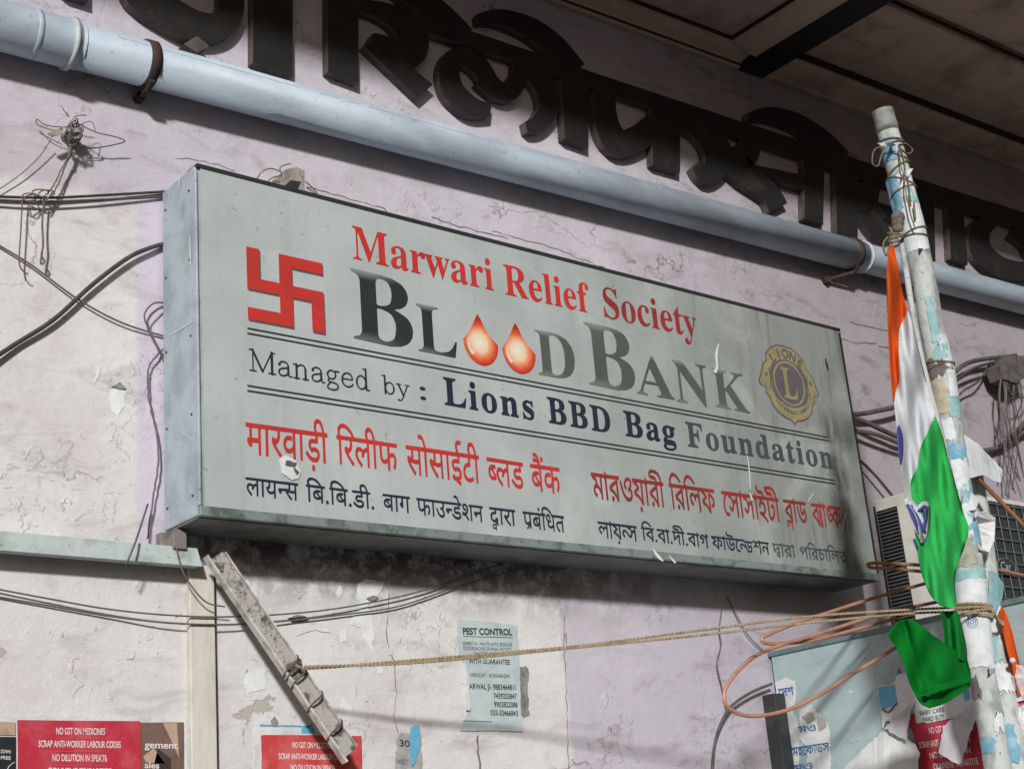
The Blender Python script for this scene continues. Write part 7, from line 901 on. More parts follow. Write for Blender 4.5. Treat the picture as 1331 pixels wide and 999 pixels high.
o = red_poster([(22.5, 936.2), (24, 935), (90, 935.9), (181, 936.4), (183.2, 938), (182.4, 960), (183.4, 985), (183, BOT), (22.5, BOT), (23.4, 975)], [('NO GST ON MEDICINES', (73, 953.6), (136.7, 954.2), 8.6), ('SCRAP ANTI-WORKER LABOUR CODES', (50, 970), (157, 971.2), 8.6), ("NO DILUTION IN SPEA'76", (68, 988.2), (139, 989), 8.6), ('CONVENE TRIPARTITE', (62, 1005.5), (145, 1006.5), 8.6)], INKW, PAPR,
    'crimson poster reading NO GST ON MEDICINES in white, at the lower left')
for y in (958.8, 975.8, 994): paper('rule', [(72, y), (136, y+.7), (136, y+1.3), (72, y+.6)], grimy('pink_ink', (.80, .4, .45), None, .2, 20), o, -.0074, th=.0006)
o = paper('paste_up', [(331, 941), (343, 935), (400, 937), (420, 945), (466, 948), (470, 1000), (471, BOT), (330, BOT)], PAPW, None, -.0016, torn=1.5)
tag(o, 'pale torn paper with a cyan line, pasted behind the red poster under the strut', 'paper')
for q in ([(338, 940.5), (402, 942.5), (402, 944.5), (338, 943)], [(392, 946), (406, 940), (410, 952), (392, 952)]): paper('print', q, CYAN, o, -.0030, th=.0008, torn=.5)
red_poster([(339.5, 955.4), (342, 954.4), (400, 954.7), (469.5, 955.8), (470.4, 985), (470, BOT), (339.5, BOT), (340.4, 980)], [('NO GST ON MEDICINES', (380, 971.2), (432.5, 972), 7.6), ('SCRAP ANTI-WORKER LABOUR CODES', (362.5, 985.8), (449, 987), 7.6), ("NO DILUTION IN SPEA'76", (378, 1000.6), (436, 1001.4), 7.6)], INKW, PAPR2,
    'faded red poster with white print, partly behind the lower end of the strut')
o = paper('notice', [(594, 804.6), (632, 807), (672.5, 812), (674, 848), (676, 875), (677, 920), (679.6, 950.6), (640, 949), (598.5, 949), (606, 930), (609, 922), (606, 890), (603, 860), (596, 850)], PAPB, None, -.004, torn=.7)
tag(o, 'pale blue PEST CONTROL notice torn along its left side', 'notice')
YN = -.0052
print_line('PEST CONTROL', (601.9, 823.6), (666, 825), 8.2, INKK, o, .03, Y=YN)
paper('rule', [(602, 826), (667, 827.8), (667, 828.4), (602, 826.6)], INKK, o, YN, th=.0006)
for s, a, b_, h, ik in (('EXPERT IN : WHITE ANTS, BEDBUGS', (602, 837.6), (666, 839.4), 4.2, INKG), ('COCKROACHES GENERAL RATS ETC', (602, 843.6), (666, 845.4), 4.2, INKG), ('SANITIZING WORK', (616, 850.4), (655, 851.4), 4.4, INKG),
        ('WITH GUARANTEE', (609.6, 861.6), (663, 863), 6.2, INKK), ('OFFICE AT - BURRABAZAR', (611, 878.6), (663, 880), 4.4, INKG), ('ARWAL JI- 9883464811', (610, 894.6), (671, 896.2), 7.0, INKK),
        ('7439255847', (642, 907), (672, 907.8), 6.8, INKK), ('9903822088', (642.5, 918), (673, 918.8), 6.8, INKK), ('033-32466843', (638, 928.8), (673.5, 929.8), 6.8, INKK)):
    print_line(s, a, b_, h, ik, o, .014, Y=YN)
paper('curled_edge', [(603, 861), (606, 861), (612, 918), (611, 923), (607, 922)], PAPW, o, -.010, th=.004)
paper('rule', [(602, 935.6), (640, 937), (640, 937.8), (602, 936.4)], INKG, o, YN, th=.0006)
o = paper('paper_strip', [(675.5, 866), (684, 865), (687, 870), (686, 900), (688, 928), (680, 931), (677, 926)], RIM, None, -.003, th=.0012, torn=1.2)
tag(o, 'narrow dark grey strip of torn paper at the right side of the pest notice', 'paper')
o = paper('torn_bill', [(516, 960), (521, 952), (533, 953), (541, 942), (546, 944), (548, 975), (552, BOT), (510, BOT), (514, 985)], grimy('grey_bill', (.66, .67, .66), (.45, .46, .46), .7, 20, .85), None, -.003, torn=1.4)
tag(o, 'grey torn bill with figure 30 and a blue strip, left below the pest notice', 'bill')
print_line('30', (519.5, 969), (533, 970), 8.5, INKK, o, .012, Y=-.0042); print_line('WEST', (515, 992), (531, 993), 6.5, INKG, o, .012, Y=-.0042)
paper('blue_strip', [(534, 945), (541, 941), (545, 943), (545, 975), (541, 982), (540, 990), (535, 996), (536, 985), (533, 978)], CYAN, o, -.006, th=.002, torn=1.0)
# ================================================================== partition with torn bills
XP = 2.03
PART = grimy('partition_paint', (.64, .72, .725), (.50, .565, .565), .7, 5, .38, bmp=.15, spots=.3)
zt = atx(1134, 825, XP).z
pt = thing('partition', 'blue-grey sheet metal partition standing out from the wall at lower right', 'partition', (XP, -.7, 0))
bm = bmesh.new(); box(bm, XP, XP+.02, -1.45, -.012, .0, zt+.0); obj('sheet', bm, PART, pt)
bm = bmesh.new(); box(bm, XP-.006, XP+.028, -1.46, -.004, zt+.0005, zt+.016, .002); obj('top_rail', bm, grimy('partition_rail', (.42, .49, .50), (.3, .33, .33), .7, 12, .6), pt)
p = at(990, 905, -.05)
bm = bmesh.new(); box(bm, XP-.055, XP-.006, -.05, -.002, .0, at(990, 900, -.05).z, .002)
o = obj('door_post', bm, grimy('dark_post_paint', (.19, .195, .205), (.3, .3, .3), .5, 12, .6)); tag(o, 'short dark grey post against the wall at the edge of the partition', 'post')
def bill(P, m, lab=None, d=.0, torn=1.2, name='torn_bill', parent=None, X=XP):
    o = paper(name, P, m, parent, X-.0016-d, atx, torn=torn, off=Vector((.0012, 0, 0)))
    if lab: tag(o, lab, 'torn bill')
    return o
def iword(key, TL, TR, hpx, m, parent, d):
    X = XP-d; tl, tr = atx(*TL, X), atx(*TR, X); h = (atx(TL[0], TL[1]+hpx, X)-tl).length
    me = mesh_from_loops(loops(key))
    me = place(me, lambda u, v: tl+(tr-tl)*u+Vector((0, 0, h*(v-1)))); link('lettering', me, m, parent)
o = bill([(1008, 886), (1020, 880), (1034, 884), (1034, 905), (1030, 920), (1038, 945), (1037, 1000), (1040, 1060), (1014, 1060), (1010, 960), (1010, 915)], PAPW, 'white torn bill with one blue Bengali word, at the left edge of the partition')
iword('d1', (1011, 895), (1031, 892), 10, INKB, o, .0036)
o = bill([(1040, 922), (1055, 915), (1062, 925), (1074, 937), (1078, 950), (1080, 985), (1077, 1060), (1042, 1060), (1045, 1000), (1052, 972), (1038, 960)], PAPW, 'ragged white bill with blue Bengali lines, second from the left on the partition', .001)
iword('d2', (1037, 944), (1060, 941), 8, INKB, o, .0046); iword('d3', (1029, 971), (1077, 964), 11, INKB, o, .0046); iword('d2', (1031, 994), (1055, 990), 9, INKB, o, .0046)
for q in ([(1042, 930), (1054, 925), (1060, 934), (1050, 940)], [(1062, 930), (1072, 932), (1074, 942), (1064, 950)]): bill(q, grimy('torn_grey', (.62, .62, .60), (.45, .45, .44), .6, 30, .9), d=.004, name='torn_layer', parent=o)
o = bill([(1103, 955), (1110, 948), (1117, 952), (1116, 962), (1106, 966)], PAPB, 'small pale scrap of paper alone in the middle of the partition', .0)
o = bill([(1103, 897), (1107, 896), (1108, 900), (1103, 901)], PAPW, 'tiny white scrap stuck high on the partition', .0, torn=.5)
o = bill([(1139, 890), (1160, 888), (1168, 876), (1180, 872), (1190, 880), (1195, 925), (1180, 935), (1163, 940), (1152, 948), (1146, 945), (1145, 915)], PAPW, 'white bill with a sky blue block and black curls, left of the green cloth', .002)
bill([(1141, 893), (1162, 889), (1166, 914), (1146, 922)], CYAN, d=.0034, torn=.4, name='blue_block', parent=o)
for L in ([(1147, 921), (1155, 925), (1162, 917), (1166, 914)], [(1150, 944), (1153, 937), (1158, 941)]):
    P = crom([atx(x, y, XP-.008) for x, y in L]); bm = bmesh.new(); tube(bm, P, .0018, 6); obj('printed_curl', bm, INKK, o)
print_line('A', (1166, 876), (1172, 875), 7, INKK, o, .01, atx, XP-.0050)
o = bill([(1176, 935), (1188, 925), (1200, 920), (1240, 900), (1270, 890), (1282, 900), (1284, 950), (1290, 1060), (1190, 1060), (1195, 990), (1188, 955)], PAPR, 'crimson poster torn and half covered, on the partition below the green cloth', .003)
o['group'] = 'red union posters'; o['category'] = 'poster'
for s, a, b_, h in (('NO GST ON MEDICINES', (1208, 953), (1258, 946), 8), ('SCRAP ANTI-WORKER LABOUR', (1195, 972), (1262, 963), 8), ('NO DILUTION IN', (1209, 985.5), (1262, 978), 8), ('CONVENE TRIPARTITE', (1214, 1000), (1272, 992), 8)):
    print_line(s, a, b_, h, INKW, o, .018, atx, XP-.0062)
o = bill([(1190, 908), (1262, 893), (1270, 905), (1268, 925), (1240, 932), (1210, 938), (1192, 940), (1188, 925)], PAPW, 'white strip reading BABY CARE on the partition, under the green cloth', .006)
print_line('BABY CARE', (1196, 929.5), (1228, 924), 6, INKG, o, .008, atx, XP-.0092); print_line('PARD BOY', (1200, 938), (1228, 933), 6, INKG, o, .008, atx, XP-.0092)
bill([(1251, 896), (1258, 894), (1260, 908), (1254, 911)], CYAN, d=.0078, torn=.4, name='blue_block', parent=o)
def curl(P, m, lab, d0, d1, axis=0):
    """loose paper bending away from the partition"""
    bm = bmesh.new(); Q = ragged(P, 1.0); ys = [y for x, y in Q]; y0, y1 = min(ys), max(ys)
    vs = [bm.verts.new(atx(x, y, XP-d0-(d1-d0)*((y-y0)/(y1-y0))**1.5)) for x, y in Q]
    f = bm.faces.new(vs); bmesh.ops.triangulate(bm, faces=[f])
    me = bpy.data.meshes.new('loose_paper'); bm.to_mesh(me); bm.free(); o = link('loose_paper', me, m)
    s = o.modifiers.new('s', 'SOLIDIFY'); s.thickness = .0015; s.offset = -1
    return tag(o, lab, 'paper')
LILP = grimy('lilac_paper', (.78, .765, .79), (.62, .60, .63), .5, 14, .85, bmp=.3)
curl([(1226, 944), (1236, 935), (1255, 925), (1270, 905), (1273, 925), (1262, 950), (1252, 985), (1247, 993), (1236, 988), (1220, 978), (1224, 960)], LILP, 'lilac-white loose paper hanging over the crimson poster on the partition', .012, .05)
curl([(1150, 946), (1165, 932), (1188, 910), (1190, 905), (1183, 930), (1178, 962), (1165, 955)], LILP, 'slanting strip of lilac paper left of the crimson poster on the partition', .010, .035)
curl([(1150, 948), (1172, 956), (1190, 966), (1196, 978), (1193, 990), (1196, 1010), (1185, 1060), (1080, 1060), (1095, 1000), (1120, 975)], PAPW, 'large crumpled white paper at the foot of the partition in front of the bills', .012, .09)
def crumple(P, m, lab, d, amp, k=9):
    """a wad of stiff paper standing a little off the partition"""
    bm = bmesh.new(); Q = ragged(P, 1.2, 6)
    f = bm.faces.new([bm.verts.new(atx(x, y, XP-d)) for x, y in Q]); bmesh.ops.triangulate(bm, faces=[f])
    for k_ in range(3):
        es = [e for e in bm.edges if e.calc_length() > .014]
        if es: bmesh.ops.subdivide_edges(bm, edges=es, cuts=1); bmesh.ops.triangulate(bm, faces=bm.faces)
    sd_ = random.uniform(0, 50)
    for v in bm.verts:
        a = abs(pnoise.noise(v.co*22+Vector((sd_, 0, 0)))); b2 = abs(pnoise.noise(v.co*55+Vector((0, sd_, 0))))
        v.co.x -= amp*(1.6*a+.7*b2)
    o = obj('loose_paper', bm, m); s_ = o.modifiers.new('s', 'SOLIDIFY'); s_.thickness = .001
    return tag(o, lab, 'paper')
crumple([(1314, 925), (1334, 915), (1350, 930), (1345, 965), (1322, 972), (1310, 950)], PAPW, 'crumpled white paper at the right edge beside the bottom of the poles', .004, .02)
crumple([(1302, 868), (1318, 862), (1345, 866), (1348, 905), (1325, 912), (1308, 900)], LILP, 'crumpled lilac scrap right of the poles beside the saffron paper strip', .004, .02)
bill([(1306, 905), (1348, 896), (1350, 930), (1310, 935)], PAPR2, 'faded red scrap of bill at the right edge behind the poles', .001)
crumple([(1308, 985), (1330, 978), (1350, 990), (1345, 1030), (1315, 1030)], LILP, 'crumpled lilac paper in the bottom right corner', .004, .02)
# ================================================================== air conditioner
ACW = grimy('ac_casing_paint', (.82, .815, .78), (.66, .65, .61), .5, 7, .5)
ACK = grimy('ac_dark_grille', (.21, .23, .24), (.12, .13, .13), .6, 12, .5)
ACW2 = grimy('ac_wire_guard', (.42, .44, .44), (.3, .3, .3), .4, 30, .5)
X0, X1, Y0, Y1 = 2.66, 3.52, -.235, -.02; ZT, ZB_ = Z0+.325, Z0-.19
ac = thing('air_conditioner', 'pale outdoor air conditioner unit with side louvres beyond the right end of the sign', 'air conditioner', ((X0+X1)/2, Y1, ZB_))
bm = bmesh.new(); box(bm, X0, X1, Y0, Y1, ZB_, ZT, .006); obj('casing', bm, ACW, ac)
lx0, lx1 = Y1-.008, Y1-.092
bm = bmesh.new(); box(bm, X0-.002, X0+.002, lx1, lx0, ZB_+.02, ZT-.04); o = obj('louvre_recess', bm, grimy('louvre_dark', (.07, .075, .075), None, .3, 20, .7), ac)
bm = bmesh.new(); z = ZB_+.026
while z < ZT-.045:
    prism(bm, [Vector((X0-.0025, lx0-.001, z)), Vector((X0-.0075, lx0-.001, z-.001)), Vector((X0-.0065, lx0-.001, z+.0035)), Vector((X0-.0025, lx0-.001, z+.0055))], Vector((0, lx1-lx0+.002, 0))); z += .0125
obj('louvre_slats', bm, grimy('louvre_slat', (.30, .315, .31), (.2, .2, .2), .5, 30, .6), ac)
gx0 = at(1276, 650, Y0).x
bm = bmesh.new(); box(bm, gx0, X1-.03, Y0-.004, Y0-.001, ZB_+.03, ZT-.018); obj('grille', bm, ACK, ac)
bm = bmesh.new()
for i in range(12):
    x = gx0+.02+i*.052
    if x < X1-.04: tube(bm, [Vector((x, Y0-.010, ZB_+.035)), Vector((x, Y0-.010, ZT-.022))], .002, 6)
for i in range(12):
    z = ZT-.03-i*.042; tube(bm, [Vector((gx0+.005, Y0-.0125, z)), Vector((X1-.035, Y0-.0125, z))], .002, 6)
obj('wire_guard', bm, ACW2, ac)
c = at(1308, 736, Y0-.016); bm = bmesh.new()
prism(bm, [c+Vector((.055*math.cos(a), 0, .028*math.sin(a))) for a in [2*math.pi*i/28 for i in range(28)]], Vector((0, .003, 0))); bd = obj('badge', bm, ACK, ac)
bm = bmesh.new(); tube(bm, [c+Vector((.055*math.cos(a), -.001, .028*math.sin(a))) for a in [2*math.pi*i/28 for i in range(28)]], .002, 6, True); obj('badge_rim', bm, ACW2, bd)
cv = bpy.data.curves.new('tmp', 'FONT'); cv.body = 'Car'; cv.size = .042; cv.align_x = 'CENTER'; cv.shear = .2; me = to_mesh(cv)
me = place(me, lambda x, y: Vector((c.x+x-.008, c.y-.0015, c.z+y-.013))); link('lettering', me, grimy('badge_ink', (.66, .68, .68), None, .2, 20), bd)
bm = bmesh.new(); box(bm, X0+.03, X0+.06, -.23, -.002, ZB_-.04, ZB_-.002); box(bm, X1-.1, X1-.07, -.23, -.002, ZB_-.04, ZB_-.002); obj('wall_bracket', bm, CHAN, ac)
# ================================================================== copper tube
COP = grimy('copper_tube', (.74, .55, .46), (.56, .38, .31), .6, 20, .5, .15, .1)
cp_ = thing('copper_tube', 'long loops of bare copper tube hanging between the sign and the flag pole', 'copper pipe', at(941, 903, -.5))
def cop(pts, r=.0052): wire('tube', pts, r, COP, parent=cp_, seg=10)
cop([(1206, 757, -.46), (1143, 774.6, -.47), (1082, 794, -.49), (1034, 809.5, -.5), (999, 824, -.5), (990, 831, -.5), (1003, 836, -.5), (1055, 832, -.5), (1108, 819, -.5), (1165, 803, -.5)])
cop([(1222, 781, -.5), (1143, 798.6, -.5), (1055.5, 826, -.51), (1012, 839, -.51), (977, 855, -.5), (950.8, 881.5, -.5), (941, 903, -.5), (948.6, 920.8, -.5), (977, 930, -.5), (1020.6, 923, -.5), (1064, 903, -.51), (1112, 872.8, -.52), (1160, 844, -.53), (1215, 808, -.55)])
cop([(1240, 738, -.52), (1195, 734, -.48), (1156, 732, -.44), (1134, 731.5, -.42), (1127, 734, -.42), (1134, 737.5, -.42), (1156, 738.5, -.44), (1195, 742, -.48), (1245, 746, -.52)])
cop([(1285, 738, -.62), (1310, 743, -.6), (1340, 750, -.58)])
# ================================================================== poles, papers, string
POLE = grimy('pole_whitewash', (.71, .735, .725), (.42, .445, .435), .8, 22, .75, bmp=.5, stretch=(1, 1, .5), spots=.6)
POLET = grimy('pole_bare_top', (.54, .55, .53), (.30, .31, .30), .7, 26, .8, bmp=.4)
PBLUE = grimy('sky_blue_paper', (.40, .59, .69), (.62, .74, .78), .7, 30, .75)
PTEAL = grimy('teal_paper', (.50, .655, .675), (.66, .76, .76), .7, 34, .75)
PTAPE = grimy('white_wrap', (.80, .82, .83), (.62, .64, .66), .5, 26, .7)
PCAP = grimy('mud_cap', (.44, .405, .385), (.26, .24, .23), .6, 40, .9, bmp=.6)
YPO = -.84
pole = thing('flag_pole', 'tall whitewashed pole patched with torn blue and white paper, tied with string at the top', 'pole', at(1295, 1010, YPO))
AX = [(1147, 144, 9.6), (1156, 178, 10), (1166, 215, 10.5), (1187, 300, 11), (1202, 370, 11), (1212, 430, 11.3), (1225, 492, 11.7), (1239, 585, 11.7), (1247, 640, 12), (1257, 710, 13), (1262, 765, 14.5), (1266, 805, 13.8), (1275, 867, 12.8), (1287, 934, 12.8), (1298, 1005, 13)]
def mrad(px, py, r, Y): return (at(px+r, py, Y)-at(px-r, py, Y)).length/2*.78
AXP = crom([Vector((x, y, r)) for x, y, r in AX], 6)
PP = [at(v.x, v.y, YPO) for v in AXP]; RR = [mrad(v.x, v.y, v.z, YPO)*(1+random.uniform(-.02, .03)) for v in AXP]
dn = (PP[-1]-PP[-7]).normalized(); PP.append(PP[-1]+dn*(PP[-1].z/-dn.z)); RR.append(RR[-1]*1.05)
bm = bmesh.new(); tube(bm, PP[3:], RR[3:], 20); obj('shaft', bm, POLE, pole, True)
bm = bmesh.new(); tube(bm, PP[:6], [r*1.03 for r in RR[:6]], 20); obj('bare_top', bm, POLET, pole, True)
def axis_at(py, A=None, P=None, R_=None):
    A = A or AXP; P = P or PP; R_ = R_ or RR
    for i in range(len(A)-1):
        if A[i].y <= py <= A[i+1].y:
            f = (py-A[i].y)/(A[i+1].y-A[i].y); return P[i].lerp(P[i+1], f), R_[i]*(1-f)+R_[i+1]*f, (P[i+1]-P[i]).normalized()
    return P[-2], R_[-2], (P[-1]-P[-2]).normalized()
VIEW = Vector((CP.x-PP[20].x, CP.y-PP[20].y, 0)).normalized(); RT = Vector((-VIEW.y, VIEW.x, 0))
def wrap(y0, y1, a0, a1, m, name='paper_patch', lift=1.05, parent=None, ragx=.2, flap=0, ax_=None):
    """paper stuck round the pole; angles in degrees, 0 towards the street, + to the right"""
    bm = bmesh.new(); nu, nv = 12, max(3, int((y1-y0)/6)); g = []
    for j in range(nv+1):
        y = y0+(y1-y0)*j/nv; row = []; e0 = random.uniform(-1, 1)*ragx*25; e1 = random.uniform(-1, 1)*ragx*25
        for i in range(nu+1):
            yy = y+(random.uniform(-3, 3)*ragx*3 if j in (0, nv) else 0)
            c, r, t = axis_at(yy, *(ax_ or ()))
            a = math.radians(a0+e0+(a1+e1-a0-e0)*i/nu)
            rr = r*lift+random.uniform(0, .0008)
            if flap and i < 3: rr += flap*(3-i)/3
            row.append(bm.verts.new(c+VIEW*math.cos(a)*rr+RT*math.sin(a)*rr))
        g.append(row)
    for j in range(nv):
        for i in range(nu): bm.faces.new((g[j][i], g[j][i+1], g[j+1][i+1], g[j+1][i]))
    return obj(name, bm, m, parent or pole, True)
wrap(188, 212, -80, 10, PBLUE); wrap(230, 275, -95, -20, PBLUE, flap=.008); wrap(232, 262, -15, 60, PTAPE, flap=.0); wrap(248, 268, 0, 70, PTEAL)
wrap(268, 330, -60, 80, PTAPE, lift=1.03); wrap(390, 450, -10, 25, PTEAL); wrap(440, 520, 20, 85, PTAPE); wrap(452, 475, -10, 60, PTEAL, ragx=.5); wrap(470, 492, -80, 70, PCAP, ragx=.4)
wrap(496, 540, -60, 10, grimy('buff_paper', (.70, .66, .58), (.5, .46, .4), .6, 30, .8)); wrap(520, 548, 10, 80, PTEAL, ragx=.5); wrap(548, 575, -60, 20, PTAPE); wrap(580, 600, -40, 70, PBLUE, ragx=.5)
wrap(600, 640, -70, 60, PTAPE, ragx=.4); wrap(628, 660, 10, 85, PTEAL, ragx=.5); wrap(655, 700, -70, 30, PTAPE, ragx=.4); wrap(672, 712, 20, 80, PBLUE, ragx=.5); wrap(700, 738, -60, 40, grimy('buff_rag', (.62, .62, .57), (.42, .42, .38), .6, 30, .8), ragx=.4)
wrap(742, 758, -85, 85, PTEAL, ragx=.15); wrap(800, 866, -88, -62, grimy('brown_tape', (.64, .50, .36), (.5, .38, .28), .5, 30, .7), lift=1.045)
w = wrap(756, 868, -70, 88, PTAPE, 'white_wrap', 1.07, ragx=.12)
c, r, t = axis_at(810); bm = bmesh.new()
for rr_ in (.0135, .009, .004):
    L = [c+VIEW*math.cos(a_)*r*1.10+RT*math.sin(a_)*r*1.10+Vector((0, 0, z_)) for a_, z_ in [(rr_*math.cos(k*math.pi/12)/r/1.1-.12, rr_*1.2*math.sin(k*math.pi/12)) for k in range(24)]]
    tube(bm, L, .0009, 5, True)
obj('printed_wheel', bm, INKB, w)
wrap(880, 905, -70, -20, PCAP, ragx=.5); wrap(958, 978, -60, 0, PBLUE, ragx=.5); wrap(930, 950, 20, 70, PTAPE, ragx=.6)
# string at the top
STRO = grimy('pole_string', (.46, .42, .34), (.3, .27, .22), .6, 60, .9)
for y, tl in ((186, .1), (192, -.25), (206, .5), (222, -.6), (238, .6), (250, -.3), (474, .2), (478, -.2), (310, .1), (304, -.3)):
    c, r, t = axis_at(y); bm = bmesh.new(); tube(bm, [c+(VIEW*math.cos(a)+RT*math.sin(a))*(r+.004)-Vector((0, 0, tl*r*math.sin(a))) for a in [2*math.pi*k/18 for k in range(18)]], .0022, 5, True); obj('string', bm, STRO, pole, True)
for L in ([(1146, 190), (1136, 196), (1134, 212), (1141, 216), (1145, 204), (1150, 190)], [(1168, 188), (1178, 187), (1186, 195), (1180, 200), (1170, 192)], [(1170, 190), (1176, 215), (1176, 240), (1180, 262), (1184, 280), (1190, 298)], [(1168, 192), (1172, 220), (1180, 235), (1184, 268)], [(1188, 262), (1190, 285), (1187, 268)]):
    bm = bmesh.new(); tube(bm, crom([at(x, y, YPO-.035) for x, y in L]), .0022, 6); obj('string', bm, STRO, pole, True)
for q, m in (([(1172, 224), (1178, 220), (1187, 219), (1184, 226), (1176, 233), (1172, 232)], PTAPE), ([(1194, 322), (1207, 325), (1203, 331), (1196, 330)], PTAPE), ([(1140, 186), (1150, 184), (1160, 186), (1166, 189), (1150, 192)], PTAPE),
             ([(1266, 665), (1283, 664), (1294, 672), (1293, 702), (1286, 717), (1278, 722), (1270, 705), (1272, 690)], PAPW), ([(1286, 864), (1292, 862), (1294, 872), (1288, 878)], PTAPE), ([(1249, 645), (1262, 640), (1274, 648), (1268, 662), (1252, 664)], PTAPE)):
    bm = bmesh.new(); sheet(bm, [at(x, y, YPO-.03+.02*math.sin(x)) for x, y in ragged(q, .8)], Vector((0, .0015, 0))); obj('paper_scrap', bm, m, pole)
# second pole behind
A2 = crom([Vector(v) for v in ((1262, 600, 9), (1276, 700, 10.5), (1286, 780, 11.5), (1297, 850, 12), (1310, 940, 13), (1321, 1020, 13.5))], 6)
P2 = [at(v.x, v.y, -.80) for v in A2]; R2 = [mrad(v.x, v.y, v.z, -.80) for v in A2]
d2 = (P2[-1]-P2[-7]).normalized(); P2.append(P2[-1]+d2*(P2[-1].z/-d2.z)); R2.append(R2[-1])
pole2 = thing('bamboo_pole', 'thinner paper-covered pole leaning directly behind the whitewashed flag pole', 'pole', P2[-1])
bm = bmesh.new(); tube(bm, P2, R2, 16); obj('shaft', bm, POLE, pole2, True)
a2 = (A2, P2, R2)
for y0, y1, a0, a1, m in ((690, 740, -80, 0, PTEAL), (735, 790, -80, -10, grimy('buff_print', (.72, .60, .46), (.55, .45, .35), .5, 30, .8)), (790, 830, -60, 40, PTAPE), (828, 858, -70, 10, PTEAL), (862, 900, -40, 60, PTAPE), (940, 990, -60, 30, PBLUE)):
    wrap(y0, y1, a0, a1, m, parent=pole2, ax_=a2, ragx=.4, lift=1.08)
# ================================================================== the flag
ORG = cloth_mat('saffron_cloth', (.86, .36, .14)); WHC = cloth_mat('white_cloth', (.84, .86, .88)); GRN = cloth_mat('green_cloth', (.23, .74, .38))
PURC = grimy('violet_print', (.27, .25, .55), (.35, .33, .6), .4, 20, .7, bmp=0)
YFL = -.925
flag = thing('flag', 'saffron, white and green flag hanging limp along the pole', 'flag', at(1165, 310, YFL))
bm = bmesh.new(); tube(bm, crom([at(x, y, YPO-.030) for x, y in ((1167, 292), (1176, 340), (1190, 430), (1206, 500), (1222, 560), (1240, 640), (1250, 690))]), .0085, 10); fs = obj('stick', bm, POLE, flag, True)
bm = bmesh.new()
for k in range(3):
    c = at(1167, 283+k*7, YPO-.03); bmesh.ops.create_icosphere(bm, subdivisions=2, radius=.02-.002*k, matrix=Matrix.Translation(c))
obj('knot', bm, PCAP, flag, True)
bm = bmesh.new()
for k in range(4):
    c = at(1164, 305+k*3, YPO-.03); bm = bmesh.new(); tube(bm, [c+Vector((.026*math.cos(a), .02*math.sin(a), .008*math.sin(a+k))) for a in [2*math.pi*i/14 for i in range(14)]], .003, 5, True); obj('string', bm, STRO, flag, True)
bm = bmesh.new(); tube(bm, crom([at(x, y, YFL) for x, y in ((1154, 308), (1148, 318), (1152, 332), (1156, 320))]), .003, 6)
obj('string', bm, STRO, flag, True)
def fold(px, py): return YFL+.014*math.sin(px*.16+py*.022)+.008*math.sin(px*.33-py*.05)+.006*math.sin(py*.045+px*.05)
def drape(rows, m, name, nu=14, parent=flag, dy=0, Yf=fold):
    P = crom([Vector((l[0], l[1], 0)) for l, r in rows], 6); Q = crom([Vector((r[0], r[1], 0)) for l, r in rows], 6)
    bm = bmesh.new(); g = []
    for a, b_ in zip(P, Q):
        g.append([bm.verts.new(at(a.x+(b_.x-a.x)*i/nu, a.y+(b_.y-a.y)*i/nu, Yf(a.x+(b_.x-a.x)*i/nu, a.y+(b_.y-a.y)*i/nu)+dy)) for i in range(nu+1)])
    for j in range(len(g)-1):
        for i in range(nu): bm.faces.new((g[j][i], g[j][i+1], g[j+1][i+1], g[j+1][i]))
    o = obj(name, bm, m, parent, True); s = o.modifiers.new('s', 'SOLIDIFY'); s.thickness = .0012; s.offset = 0
    return o
drape([((1156, 318), (1161, 318)), ((1153, 345), (1167, 345)), ((1152.5, 380), (1173, 380)), ((1153.5, 410), (1179, 405)), ((1154.5, 435), (1169, 428)), ((1156.5, 470), (1168.5, 462)), ((1158.5, 500), (1168, 495)), ((1161, 524), (1164, 518))], ORG, 'saffron_cloth')
drape([((1178.5, 405.5), (1180.5, 404.5)), ((1168.6, 429), (1186, 420)), ((1167.5, 460), (1193, 450)), ((1167, 492), (1201, 484)), ((1162.5, 520), (1209, 515)), ((1164, 540), (1215, 541)), ((1166.5, 560), (1206, 562)), ((1169, 585), (1197.5, 580)), ((1171, 605), (1192.5, 606)), ((1173.5, 625), (1184, 627)), ((1179, 650), (1184, 640)), ((1186, 675), (1188, 672))], WHC, 'white_cloth')
drape([((1214, 541.5), (1216, 541.5)), ((1205.5, 562), (1225, 565)), ((1197, 580), (1231, 590)), ((1192, 606), (1238, 615)), ((1183.5, 627), (1245, 640)), ((1185, 650), (1251, 662)), ((1188, 680), (1259, 688)), ((1191, 705), (1253, 712)), ((1193, 722), (1246, 730)), ((1199, 748), (1241, 752)), ((1209, 772), (1242, 774)), ((1222, 786), (1243, 785)), ((1232, 789), (1243, 788))], GRN, 'green_cloth')
drape([((1167.5, 552), (1169.5, 554)), ((1165.5, 562), (1173, 565)), ((1166.8, 575), (1174, 578)), ((1168, 590), (1173.5, 592)), ((1170, 603), (1171.5, 604))], PURC, 'printed_wheel', 4, dy=-.006)
